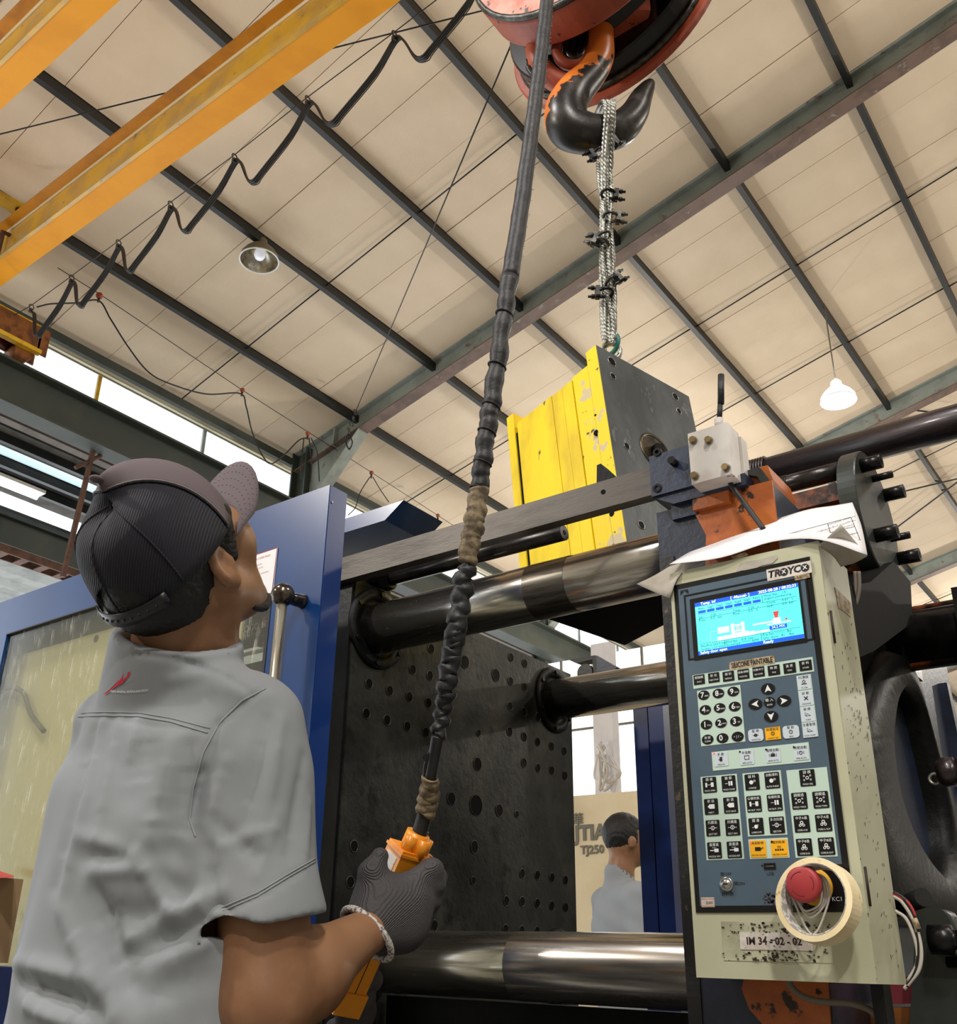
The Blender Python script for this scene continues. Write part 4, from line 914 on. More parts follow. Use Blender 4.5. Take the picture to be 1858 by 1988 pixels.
B().ball(ball, .0215, 28).done('handle_knob', 'handle_ball', door)
e = onY(588, 1168, YD); mid = ball.lerp(e, .5)
B().tube(spline([ball, mid + V(0, 0, -.001), e + V(0, 0, 0)], 8), [.018, .016, .0145, .0125, .011, .0105, .0105, .011, .0115, .012, .012, .012, .012, .012, .0125, .013, .014], n=20).done('handle_arm', 'handle_ball', door)
t1 = V(ball.x + .000, 1.105, ball.z - .016)
B().cyl(t1, V(t1.x, 1.105, .95), .0098, n=28).done('handle_tube', 'handle_tube', door)
# things seen through the window
ib = thing('inner_board', 'cream board behind the scratched door window', 'board', (-2, 1.28, .7))
B().box((-2.9, 1.20, .5), (-1.46, 1.205, 1.735)).done('board', 'board_cream', ib)
B().box((-2.9, 1.20, 1.735), (-1.46, 1.21, 1.78)).done('top_strip', 'sheet_grey', ib)
p = onY(187, 1240, 1.20); B().lathe(p, (0, -1, 0), [(.001, .001), (.009, .001), (.009, 0)], 20, sm=False).done('drain_hole', 'concrete', ib)
B().tube(spline([onY(-5, 1345, 1.185), onY(20, 1335, 1.185), (onY(45, 1345, 1.185)), onY(60, 1385, 1.185), onY(85, 1420, 1.185)], 6), .006, n=8).done('hose', 'sheet_grey', ib)  # hose reflected in the pane, built as a solid tube
ps = thing('dark_poster', 'black poster with white and red scribbled print, seen through the window by the handle', 'poster', onY(492, 1215, 1.27))
B().box(onY(455, 1150, 1.262), onY(522, 1246, 1.266)).done('sheet', 'panel_black', ps)
b = B(); p = onY(496, 1217, 1.26); text_in(b, 'YOGO BLS', face_m(p.x, p.y, p.z), .02, bold=.0004)
p = onY(492, 1232, 1.26); text_in(b, 'wyooz', face_m(p.x, p.y, p.z), .014)
for k in range(5): b.tube(spline([onY(470 + 9 * k, 1238 - 2 * k, 1.26), onY(476 + 8 * k, 1225 - 4 * k, 1.26), onY(484 + 7 * k, 1236 - 6 * k, 1.26)], 5), .0008, n=4)
b.done('print', 'ink_white', ps)
p = onY(507, 1202, 1.26); B().prism([p, p + V(.02, 0, .008), p + V(.012, 0, -.006), p + V(.024, 0, -.014), p + V(.004, 0, -.010)], (0, .001, 0)).done('red_print', 'sticker_red', ps)
lr = thing('window_rails', 'two pale rails seen through the door window beside the steel tube', 'rail', onY(490, 1280, 1.24))
B().box(onY(440, 1275, 1.24), onY(530, 1262, 1.25)).done('rail', 'ink_white', lr); B().box(onY(440, 1262, 1.245), onY(530, 1248, 1.255)).done('rail', 'sheet_grey', lr)
B().box(onY(440, 1420, 1.25), onY(530, 1280, 1.255)).done('back_sheet', 'sheet_grey', lr)
# shelf edge at far left
cb = thing('cardboard_carton', 'brown cardboard carton at the far left edge, behind the man', 'carton', onY(-10, 1800, 1.05))
B().box(onY(-60, 1868, 1.04), onY(26, 1708, 1.12)).done('carton', 'cardboard', cb)
fr = thing('red_folder', 'red-edged folder lying on the carton at the far left edge', 'folder', onY(0, 1700, 1.05))
B().hexa([onY(-60, 1705, 1.03), onY(26, 1704, 1.03), onY(27, 1702, 1.1), onY(-60, 1690, 1.1), onY(-60, 1690, 1.03), onY(26, 1702, 1.03), onY(27, 1700, 1.1), onY(-60, 1672, 1.1)]).done('cover', 'folder_red', fr)
bt = thing('blue_crate', 'blue crate below the carton at the lower left edge', 'crate', onY(-10, 1920, 1.05))
B().box(onY(-60, 1990, 1.0), onY(12, 1875, 1.12)).bevel(.003).done('crate', 'blue_deep', bt)

# ================================================================== CONTROL BOX
Yb = 1.25; bx0, bx1, bz0, bz1 = -.570, -.355, 1.045, 1.588
def P(px, py, d=0.0): return onY(px, py, Yb - d)
cbx = thing('control_box', 'cream control box with a cyan screen, keypad and key switch, hung on the machine', 'control box', ((bx0 + bx1) / 2, Yb, bz0))
b = B().box((bx0, Yb, bz0), (bx1, 1.373, bz1)); b.bevel(.0045, 3); body = b.done('cabinet', 'cabinet_cream', cbx)
# raised door lip down the right side, and paint scars
B().box((bx1 - .0335 + .03, Yb + .001, bz0 + .006), (bx1 + .0006, Yb + .004, bz1 - .006)).done('door_seam', 'cabinet_dirty', cbx)
for z_ in (1.47, 1.15):
    B().cyl((bx1 + .001, 1.262, z_ - .022), (bx1 + .001, 1.262, z_ + .022), .0018, n=8).done('hinge_pin', 'ink_dirty', cbx)
# black bezel, slate membrane sheet
q = [P(1310, 1137), P(1573, 1088), P(1650, 1768), P(1352, 1772)]
fx0, fx1, fz1, fz0 = q[0].x - .001, q[1].x, q[0].z, q[3].z
B().box((fx0, Yb - .0016, fz0), (fx1, Yb + .001, fz1)).done('bezel', 'panel_black', cbx)
mx0, mx1 = fx0 + .0065, fx1 - .0075
B().box((mx0, Yb - .0022, fz0 + .008), (mx1, Yb - .001, fz1 - .008)).done('membrane_sheet', 'panel_slate', cbx)
YS = Yb - .0022
def rect(b, px, py, w_, h_, d=.0008, r=.0, y=None):
    p = P(px, py); y = YS if y is None else y
    x, z = p.x, p.z
    if r:
        pts = []
        for cx, cz, a0 in ((x + w_ / 2 - r, z + h_ / 2 - r, 0), (x - w_ / 2 + r, z + h_ / 2 - r, 90), (x - w_ / 2 + r, z - h_ / 2 + r, 180), (x + w_ / 2 - r, z - h_ / 2 + r, 270)):
            for k in range(4): a = math.radians(a0 + 30 * k); pts.append((cx + r * math.cos(a), y - d, cz + r * math.sin(a)))
        b.prism(pts, (0, d, 0))
    else: b.box((x - w_ / 2, y - d, z - h_ / 2), (x + w_ / 2, y, z + h_ / 2))
    return p
def rect2(b, a, c, d=.0006, y=None):
    y = YS if y is None else y; pa, pc = P(*a), P(*c); b.box((pa.x, y - d, pc.z), (pc.x, y, pa.z)); return b
# stepped black frames round the display
def frame(a, c, w_, nm, m_='panel_black'):
    pa, pc = P(*a), P(*c); x0, x1, z1, z0 = pa.x, pc.x, pa.z, pc.z; d = .0007
    b = B(); b.box((x0, YS - d, z1 - w_), (x1, YS, z1)); b.box((x0, YS - d, z0), (x1, YS, z0 + w_)); b.box((x0, YS - d, z0 + w_), (x0 + w_, YS, z1 - w_)); b.box((x1 - w_, YS - d, z0 + w_), (x1, YS, z1 - w_))
    return b.done(nm, m_, cbx)
frame((1329, 1157), (1582, 1243), .0022, 'display_surround')
b = B(); rect2(b, (1341, 1165), (1569, 1247), .0012); dsp = b.done('display_frame', 'panel_black', cbx)
pa, pc = P(1351, 1174), P(1559, 1243)
sx0, sx1, sz1, sz0 = pa.x, P(1548, 1132).x + .0018, P(1351, 1173).z, P(1357, 1274).z
B().box((sx0, YS - .0018, sz0), (sx1, YS - .001, sz1)).done('screen', 'screen_cyan', dsp)
SW, SH = sx1 - sx0, sz1 - sz0; YG = YS - .0019
def sxy(u, v): return sx0 + SW * u, sz1 - SH * v
def sbar(b, u0, v0, u1, v1):
    a, c = sxy(u0, v0), sxy(u1, v1); b.box((a[0], YG - .0001, c[1]), (c[0], YG + .0002, a[1])); return b
def stext(b, s_, u, v, size, align='LEFT', y=0.0003, **kw):
    x, z = sxy(u, v); return text_in(b, s_, face_m(x, YG - y, z), size, align=align, **kw)
B2 = B(); sbar(B2, 0, 0, 1, .075); sbar(B2, 0, .93, 1, 1); B2.done('screen_bars', 'screen_blue', dsp)
b = B(); stext(b, 'Temp. inf', .06, .038, .0058, bold=.0001); stext(b, '[ -Manual- ]', .36, .038, .0058, bold=.0001); stext(b, '2025-08-28 / 08:32:33', .985, .038, .0058, 'RIGHT', bold=.0001)
stext(b, 'Safety door open', .02, .966, .0056, bold=.0001); stext(b, 'Ready', .63, .966, .0056, bold=.0001)
b.done('screen_titles', 'screen_white', dsp, kind='stuff')
b = B(); z_ = .0050
for s_, u, v in (('Rlen', .035, .125), ('Seg1', .125, .125), ('Seg2', .215, .125), ('Seg3', .305, .125), ('Seg4', .395, .125), ('Seg5', .485, .125), ('Nlen', .575, .125), ('Mold No.:   19', .68, .125), ('engkol pendorong', .68, .175),
                 ('Set:', .03, .29), ('0.00   s', .15, .29), ('Time:', .37, .29), ('0.00   s', .52, .29), ('Cycle', .70, .26), ('4.63   s', .84, .26), ('Pres.:', .03, .35), ('0.0   bar', .15, .35), ('Flow.:', .37, .35), ('0.0   %', .52, .35), ('N.P.:', .70, .33), ('0.0  bar', .84, .33),
                 ('MovPos 350.3 mm', .03, .845), ('Thimble   -0.9  mm', .28, .845), ('Pre-Set: /////////  Bal', .63, .83), ('Screw -1.51 mm', .03, .90), ('ScrewSpd: ****** RPM', .28, .90), ('Qty.-done:  81    Bal', .63, .89)):
    stext(b, s_, u, v, z_)
for v in (.235, .315, .795): sbar(b, .02, v, .98, v + .005)
sbar(b, .66, .10, .664, .235); sbar(b, .265, .80, .269, .925); sbar(b, .615, .80, .619, .925)
b.done('screen_text', 'screen_ink', dsp)
b = B()
for k in range(7): sbar(b, .03 + .09 * k, .165, .105 + .09 * k, .215)
b.done('screen_value_fields', 'screen_blue', dsp)
# machine drawing on the screen
b = B(); sbar(b, .20, .72, .56, .79); sbar(b, .21, .55, .32, .66); sbar(b, .34, .52, .37, .72); sbar(b, .44, .52, .47, .72); sbar(b, .37, .55, .44, .57); sbar(b, .37, .66, .44, .68); sbar(b, .36, .70, .50, .73); sbar(b, .56, .74, .70, .78); sbar(b, .55, .60, .74, .625); sbar(b, .74, .56, .81, .65); sbar(b, .68, .65, .90, .67)
b.done('machine_drawing', 'screen_white', dsp)
b = B(); sbar(b, .385, .57, .425, .66); sbar(b, .23, .73, .30, .78); sbar(b, .36, .735, .46, .775); sbar(b, .22, .57, .26, .64); sbar(b, .28, .57, .31, .64); sbar(b, .13, .60, .135, .78); sbar(b, .13, .60, .21, .605); sbar(b, .13, .775, .20, .78); b.done('machine_drawing', 'screen_grey', dsp)
b = B(); a = sxy(.745, .44); c = sxy(.80, .44); d_ = sxy(.785, .555); e_ = sxy(.76, .555); b.prism([(a[0], YG, a[1]), (c[0], YG, c[1]), (d_[0], YG, d_[1]), (e_[0], YG, e_[1])], (0, .0002, 0)); sbar(b, .85, .59, .87, .62); b.done('hopper_drawing', 'screen_red', dsp)
b = B(); sbar(b, .70, .69, .86, .76); b.done('heater_field', 'screen_blue', dsp); b = B(); stext(b, '34.2 MX', .72, .725, .0052, y=.0005); b.done('heater_text', 'screen_white', dsp)
# small dark emblem, brand label, tag
b = B(); p = P(1330, 1150); b.prism([(p.x - .006, YS - .0005, p.z - .004), (p.x - .0005, YS - .0005, p.z + .001), (p.x - .006, YS - .0005, p.z + .001)], (0, .0005, 0)); b.prism([(p.x + .006, YS - .0005, p.z - .004), (p.x + .0005, YS - .0005, p.z + .001), (p.x + .006, YS - .0005, p.z + .001)], (0, .0005, 0)); b.box((p.x - .006, YS - .0005, p.z + .002), (p.x + .006, YS, p.z + .0028)); b.done('emblem', 'panel_black', cbx)
p = P(1533, 1110); o = B().box((p.x - .030, Yb - .0032, p.z - .0085), (p.x + .030, Yb - .0022, p.z + .0085)).done('name_label', 'label_white', cbx)
b = B(); xs = [('T', -.0245), ('R', -.0158), ('Y', .0022), ('C', .0108)]
for s_, dx in xs: text_in(b, s_, face_m(p.x + dx, Yb - .0034, p.z), .0140, bold=.0005, shear=.15)
for dx in (-.0065, .0218):
    b.lathe((p.x + dx, Yb - .0033, p.z), (0, -1, 0), [(.0001, .0004), (.0056, .0004), (.0056, 0)], 28, sm=False)
b.done('name_lettering', 'ink_black', o)
b = B()
for dx in (-.0065, .0218): text_in(b, 'X', face_m(p.x + dx, Yb - .0040, p.z), .0072, bold=.0003)
b.done('letter_cross', 'ink_white', o)
p = P(1559, 1121); o = B().box((p.x - .010, Yb - .0036, p.z - .0035), (p.x + .010, Yb - .003, p.z + .0035)).done('price_tag', 'label_kraft', cbx)
b = B(); text_in(b, '2.5000', face_m(p.x, Yb - .0038, p.z), .0052); b.done('tag_writing', 'ink_dirty', o)
p = P(1461, 1288); o = B().box((p.x - .031, YS - .0008, p.z - .0056), (p.x + .031, YS, p.z + .0056)).done('sealant_label', 'label_kraft', cbx)
b = B(); text_in(b, 'SILICONE PAINTABLE', face_m(p.x, YS - .001, p.z), .0098, bold=.0003, sx=.60); b.done('label_lettering', 'ink_black', o)
# keypad
def Q(x, y): return (1300 + x / 4.5175, 1260 + y / 4.5175)
def backing(a, c, m_='key_mint', nm='key_field'):
    b = B(); rect2(b, Q(*a), Q(*c), .0005); return b.done(nm, m_, cbx)
def icon(b, k, x, z, y, s=1.0):
    def bx(a, c, d, e): b.box((x + a * s, y - .0002, z + c * s), (x + d * s, y, z + e * s))
    def rg(cx, cz, r0, r1, n=12): b.lathe((x + cx * s, y, z + cz * s), (0, -1, 0), [(r0 * s, 0), (r0 * s, .0002), (r1 * s, .0002), (r1 * s, 0)], n, sm=False, caps=False)
    if k == 'open': bx(-.006, -.003, -.0035, .003); bx(.002, -.003, .006, .003); bx(-.003, -.0003, .0015, .0003); 
    elif k == 'close': bx(-.005, -.0003, -.001, .0003); bx(0, -.003, .002, .003); bx(.003, -.003, .0055, .003)
    elif k == 'arrow': b.prism([(x - .005 * s, y - .0002, z), (x - .002 * s, y - .0002, z + .003 * s), (x + .005 * s, y - .0002, z + .003 * s), (x + .005 * s, y - .0002, z - .003 * s), (x - .002 * s, y - .0002, z - .003 * s)], (0, .0002, 0))
    elif k == 'nozzle': bx(0, -.0025, .006, .002); bx(-.006, -.0008, 0, .0004); bx(-.003, .003, .003, .0035)
    elif k == 'eject': rg(0, 0, .002, .0028); bx(-.006, -.0003, -.003, .0003); bx(.003, -.0003, .006, .0003); bx(-.0003, -.003, .0003, .003)
    elif k == 'core': rg(0, .0015, .0012, .0022); rg(-.0022, -.0018, .001, .0018); rg(.0022, -.0018, .001, .0018)
    elif k == 'adj':
        rg(0, 0, .0013, .0022, 16)
        for a, c in ((-1, 1), (1, 1), (-1, -1), (1, -1)): rg(a * .0042, c * .0026, .0007, .0012, 10)
    elif k == 'oil': b.lathe((x, y, z - .0006 * s), (0, -1, 0), [(.0005, .0002), (.0026 * s, .0002), (.0026 * s, 0)], 12, sm=False); bx(-.005, -.002, -.0035, -.0012); bx(.001, .001, .0035, .0018)
    elif k == 'drum':
        b.lathe((x - .001 * s, y, z - .0004 * s), (0, -1, 0), [(.0005, .0002), (.0028 * s, .0002), (.0028 * s, 0)], 12, sm=False); rg(.0035, .0012, .0009, .0015)
    elif k == 'motor': bx(-.004, -.0025, .0035, .0022); bx(.0035, -.0008, .005, .0008); rg(.0062, .001, .0006, .001)
    elif k == 'heater':
        for i in range(4): bx(-.0055 + .003 * i, -.003, -.0035 + .003 * i, -.001)
        for i in range(3): bx(-.002 + .0018 * i, 0, -.0014 + .0018 * i, .003)
    elif k == 'hand': bx(-.0018, -.003, .0018, .0008); [bx(-.0018 + .001 * i, .0008, -.0011 + .001 * i, .0032) for i in range(4)]; bx(-.0036, -.001, -.0018, 0)
    elif k == 'square': bx(-.003, .0022, .003, .0028); bx(-.003, -.0028, .003, -.0022); bx(-.0033, -.0028, -.0027, .0028); bx(.0027, -.0028, .0033, .0028)
    elif k == 'auto': bx(-.003, -.0018, .003, .0018); bx(-.0018, .0026, .0018, .0031); bx(-.005, -.002, -.0045, .002); bx(.0045, -.002, .005, .002)
    elif k == 'clock': rg(0, 0, .0018, .0025, 16); bx(-.0002, 0, .0002, .0015); bx(-.0042, -.002, -.0038, .002); bx(.0038, -.002, .0042, .002)
    elif k == 'pc': rg(0, .001, .0018, .0026, 4); bx(-.0035, -.0028, .0035, -.0018)
    elif k == 'tool': b.obox((x, y - .0001, z), (.7, 0, .7), (0, 1, 0), (-.7, 0, .7), .007 * s, .0002, .0011 * s); b.obox((x, y - .0001, z), (.7, 0, -.7), (0, 1, 0), (.7, 0, .7), .007 * s, .0002, .0011 * s)
    elif k == 'curve': bx(-.003, -.0025, -.0026, .003); bx(-.003, -.0025, .004, -.0021); b.tube([(x - .002 * s, y, z - .002 * s), (x - .0005 * s, y, z + .001 * s), (x + .003 * s, y, z - .0018 * s)], .0002, n=4)
    elif k == 'eye': rg(0, 0, .001, .0022); bx(-.0038, -.0003, .0038, .0003)
    elif k == 'info': rg(0, 0, .0020, .0026, 18); bx(-.0003, -.0013, .0003, .0003); bx(-.0003, .0007, .0003, .0013)
    elif k == 'q': rg(0, 0, .0020, .0026, 18); text_in(b, '?', face_m(x, y - .0002, z), .0042)
YK = YS - .0011
def key(x, y, w_, h_, cn, en, ic=None, m_='panel_black', ink='ink_white', cs=.0046, es=.0029, r=.0012, oval=False):
    px, py = Q(x, y); b = B(); p = P(px, py)
    if oval: b.lathe((p.x, YK + .0006, p.z), (0, -1, 0), [(w_ / 2, 0), (w_ / 2, .0006), (.0005, .0006)], 28, sm=False, caps=False); b.m.verts.ensure_lookup_table(); bmesh.ops.transform(b.m, matrix=Matrix.Translation((0, 0, p.z)) @ Matrix.Diagonal((1, 1, h_ / w_, 1)) @ Matrix.Translation((0, 0, -p.z)), verts=b.m.verts)
    else: rect(b, px, py, w_, h_, .0006, r, y=YK + .0006)
    k = b.done('key', m_, cbx); b = B(); yt = YK - .0002
    if ic:
        if cn: text_in(b, cn, face_m(p.x, yt, p.z + h_ * .33), cs)
        icon(b, ic, p.x, p.z, yt, .95)
        if en: text_in(b, en, face_m(p.x, yt, p.z - h_ * .38), es, sx=.85)
    else:
        if cn: text_in(b, cn, face_m(p.x, yt, p.z + h_ * .2), cs)
        if en: text_in(b, en, face_m(p.x, yt, p.z - h_ * .24), es, sx=.85)
    b.done('key_legend', ink, k); return k
# function key strip, made of eight little tiles on a mint strip
backing((208, 235), (1275, 200))
fk = [(268, 273, '開鎖模', 'M.PLT'), (396, 255, '射 出', 'INJECTION'), (524, 243, '儲 料', 'FEEDING'), (655, 225, '座進/調模', 'NOZ/ADJ.'), (788, 205, '托模/中子', 'EJE./CORE'), (922, 190, '時 間', 'TIME'), (1060, 172, '溫 度', 'TEMP.'), (1200, 148, '資 料', 'OTHER')]
for x, y, cn, en in fk: key(x, y, .0158, .0136, cn, en, cs=.0042 if len(cn) < 4 else .0034, es=.003, r=.0004)
backing((248, 372), (672, 815))
nums = [('7', 'ABC', 308, 409), ('8', 'DEF', 436, 394), ('9', 'GHI', 567, 377), ('4', 'JKL', 321, 538), ('5', 'MNO', 447, 521), ('6', 'PQR', 579, 508), ('1', 'STU', 331, 667), ('2', 'VWX', 459, 652), ('3', 'YZ', 591, 638), ('', '', 342, 797), ('0', '_', 472, 785), ('', '', 605, 772)]
for i, (n1, n2, x, y) in enumerate(nums):
    px, py = Q(x, y); p = P(px, py); b = B(); b.lathe((p.x, YK + .0006, p.z), (0, -1, 0), [(.0082, 0), (.0082, .0006), (.0005, .0006)], 28, sm=False, caps=False)
    bmesh.ops.transform(b.m, matrix=Matrix.Translation((0, 0, p.z)) @ Matrix.Diagonal((1, 1, .8, 1)) @ Matrix.Translation((0, 0, -p.z)), verts=b.m.verts)
    k = b.done('number_key', 'panel_black', cbx); b = B()
    if i == 9: text_in(b, '清 除', face_m(p.x, YK - .0002, p.z + .002), .004); text_in(b, 'CLEAR', face_m(p.x, YK - .0002, p.z - .0026), .003)
    elif i == 11: text_in(b, '• | / -', face_m(p.x, YK - .0002, p.z), .005)
    else: text_in(b, n1, face_m(p.x - .002, YK - .0002, p.z), .0105, bold=.0002); text_in(b, n2, face_m(p.x + .004, YK - .0002, p.z - .0015), .003)
    b.done('key_legend', 'ink_white', k)
for x, y, a in ((870, 353, 90), (760, 487, 180), (1010, 458, 0), (897, 595, -90)):
    k = key(x, y, .0185, .0145, '', '', oval=True); p = P(*Q(x, y)); b = B(); ca_, sa_ = math.cos(math.radians(a)), math.sin(math.radians(a))
    f = lambda u, v: (p.x + u * ca_ - v * sa_, YK - .0002, p.z + u * sa_ + v * ca_)
    b.prism([f(.0052, 0), f(-.0045, .0046), f(-.0022, 0)], (0, .0002, 0)); b.prism([f(.0052, 0), f(-.0022, 0), f(-.0045, -.0046)], (0, .0002, 0)); b.done('arrow_print', 'ink_white', k)
key(885, 472, .0152, .0142, '輸 入', 'ENTER', oval=True)
backing((1117, 242), (1312, 770), 'key_mint')
for x, y, cn, en, ic in ((1186, 296, 'PC連接', 'PC LINK', 'pc'), (1205, 436, '診 斷', 'DIAGNOSE', 'tool'), (1218, 575, '曲 線', 'CURVE', 'curve'), (1236, 712, '生產管理', 'FLOW CHART', 'curve')):
    key(x, y, .0175, .019, cn, en, ic, 'key_pale', 'ink_black', cs=.0040, es=.0026)
key(764, 760, .0200, .0160, '監 視', 'MONITOR', 'eye', 'key_pale', 'ink_black', r=.004, cs=.004, es=.003)
key(914, 745, .0200, .0160, '快速設定', 'CH.ENTY SET', 'info', 'key_yellow', 'ink_black', r=.0004, cs=.0042, es=.0028)
key(1072, 730, .0210, .0160, '幫 助', 'HELP', 'q', 'key_pale', 'ink_black', r=.004, cs=.004, es=.003)
backing((375, 908), (1245, 992))
for i, (x, y, cn, en, ic) in enumerate(((460, 970, '手 動', 'MANUAL', 'hand'), (686, 955, '半自動', 'SEMI AUTO', 'square'), (915, 935, '電眼自動', 'SENR AUTO', 'auto'), (1158, 913, '時間自動', 'TIME AUTO', 'clock'))):
    k = key(x, y, .0190, .0185, cn, en, ic, 'key_pale', 'ink_black', cs=.0042, es=.0030)
    p = P(*Q(x - 60, y - 50)); B().cyl((p.x, YK, p.z), (p.x, YK - .0006, p.z), .0012, n=12).done('indicator', 'led_red' if i == 0 else 'panel_black', cbx)
backing((278, 1125), (662, 1843)); backing((645, 1095), (1040, 1630)); backing((697, 1672), (1060, 1832)); backing((1030, 1068), (1482, 1820))
big = [(360, 1195, '開 模', 'MOLD OPEN', 'open'), (527, 1183, '鎖 模', 'MOLD CLOSE', 'close'), (374, 1385, '射 出', 'INJECT.', 'arrow'), (544, 1373, '射 退', 'SUCK BACK', 'arrow'), (389, 1573, '托模退', 'EJECT RET.', 'eject'), (561, 1567, '托模進', 'EJECT ADV.', 'eject'), (403, 1768, '座臺進', 'NOZZLE ADV.', 'nozzle'), (576, 1762, '座臺退', 'NOZZLE RET.', 'nozzle'),
       (732, 1170, '儲 料', 'CHARGE', 'drum'), (908, 1155, '自動清料', 'AUTO PURGE', 'drum'), (749, 1362, '公模吹氣', 'AIR BLST. MOV.', 'open'), (930, 1350, '母模吹氣', 'AIR BLST. STN.', 'close'), (768, 1557, '潤 滑', 'LUBRICATE', 'oil'), (949, 1547, '多次托模', 'EJECTOR', 'eject'),
       (1216, 1133, '調 模', 'MOLD ADJ.', 'adj'), (1146, 1335, '調模退', 'MOLD THICK', 'adj'), (1333, 1325, '調模進', 'MOLD THIN', 'adj'), (1168, 1536, '中子A進', 'CORE A IN', 'core'), (1358, 1527, '中子A退', 'CORE A OUT', 'core'), (1190, 1740, '中子B進', 'CORE B IN', 'core'), (1383, 1732, '中子B退', 'CORE B OUT', 'core')]
for x, y, cn, en, ic in big: key(x, y, .0188, .0202, cn, en, ic, cs=.0043 if len(cn) < 4 else .0040, es=.0030)
for x, y, cn, en, ic in ((785, 1755, '馬達開/關', 'MOTOR ON/OFF', 'motor'), (970, 1748, '電熱開/關', 'HEATER ON/OFF', 'heater')):
    key(x, y, .0205, .0205, cn, en, ic, 'key_yellow', 'ink_black', cs=.0036, es=.0028)
for x, y, m_ in ((724, 1702, 'led_red'), (906, 1694, 'panel_black')):
    p = P(*Q(x, y)); B().cyl((p.x, YK, p.z), (p.x, YK - .0006, p.z), .0013, n=12).done('indicator', m_, cbx)
# usb socket, key switch, tags
p = P(1496, 1682); o = B().box((p.x - .0072, YS - .0012, p.z - .0036), (p.x + .0072, YS, p.z + .0036)).done('usb_socket', 'panel_black', cbx); B().box((p.x - .005, YS - .0014, p.z - .0004), (p.x + .005, YS - .001, p.z + .0004)).done('usb_tongue', 'wire_steel', o)
b = B(); 
for s_, px, py, z_ in (('USB', 1497, 1697, .0056), ('開ON', 1437, 1716, .0054), ('關OFF', 1411, 1698, .0054), ('資料鎖', 1414, 1736, .0054)): p = P(px, py); text_in(b, s_, face_m(p.x, YS - .0003, p.z), z_)
p = P(1481, 1681); b.lathe((p.x, YS, p.z), (0, -1, 0), [(.0003, .0003), (.0012, .0003), (.0012, 0)], 10, sm=False)
b.done('switch_lettering', 'ink_black', cbx)
p = P(1413, 1717); k = B().lathe((p.x, YS, p.z), (0, -1, 0), [(.0088, 0), (.0088, .003), (.0066, .0038), (.0062, .003), (.0058, .006), (.0004, .0062)], 28, caps=False).done('key_switch', 'silver_lock', cbx)
B().box((p.x - .003, YS - .0066, p.z - .0008), (p.x + .003, YS - .0058, p.z + .0008)).done('keyhole', 'panel_black', k)
p = P(1376, 1752); o = B().box((p.x - .0088, YS - .0008, p.z - .0058), (p.x + .0088, YS, p.z + .0058)).done('price_sticker', 'label_white', cbx)
b = B(); b.box((p.x - .0088, YS - .0010, p.z + .0038), (p.x + .0088, YS - .0007, p.z + .0042)); b.box((p.x - .0088, YS - .0010, p.z - .0048), (p.x + .0088, YS - .0007, p.z - .0044)); b.done('sticker_lines', 'sticker_red', o)
b = B(); text_in(b, '2000', face_m(p.x + .002, YS - .001, p.z - .0008), .0048); b.done('sticker_number', 'ink_dirty', o)
p = P(1627, 1746); b = B(); text_in(b, 'KC1', face_m(p.x, YS - .0006, p.z), .0068); 
pk = P(1600, 1690); o = B().box((P(1555, 1700).x, YS - .0005, P(1630, 1762).z), (mx1, YS + .0001, P(1630, 1678).z)).done('black_field', 'panel_black', cbx); b.done('model_lettering', 'ink_white', o)
p = P(1494, 1746); b = B(); random.seed(3)
for k in range(26):
    a = random.uniform(0, 6.28); r = random.random() ** .6 * .009; c = (p.x + r * math.cos(a), YS - .0004, p.z + r * .8 * math.sin(a)); s_ = random.uniform(.0008, .0024)
    b.prism([(c[0] + s_ * math.cos(t) * random.uniform(.6, 1.2), c[1], c[2] + s_ * math.sin(t) * random.uniform(.5, 1)) for t in (0, 1.2, 2.4, 3.8, 5.1)], (0, .0004, 0))
b.done('glue_smear', 'ink_dirty', cbx)
# emergency stop
pe = P(1583, 1722); o = B().lathe((pe.x, YS, pe.z), (0, -1, 0), [(.0215, 0), (.0215, .002), (.020, .003), (.001, .003)], 36).done('estop_ring', 'estop_yellow', cbx)
B().cyl((pe.x, YS, pe.z), (pe.x, YS - .034, pe.z), .011, n=24).done('estop_stem', 'panel_black', o)
hd = V(pe.x, YS - .030, pe.z)
es = B().lathe(hd, (0, -1, 0), [(.012, 0), (.0185, .001), (.0205, .004), (.0205, .010), (.0190, .0125), (.0165, .0138), (.0005, .0145)], 40).done('emergency_stop', 'estop_red', cbx)
b = B()
for k in range(3): b.torus(hd + V(0, -.0138, 0), (0, -1, 0), .0135, .0006, 12, 5, a0=.5 + k * 2.094, a1=1.7 + k * 2.094)
b.done('turn_arrows', 'cloth_red', es)
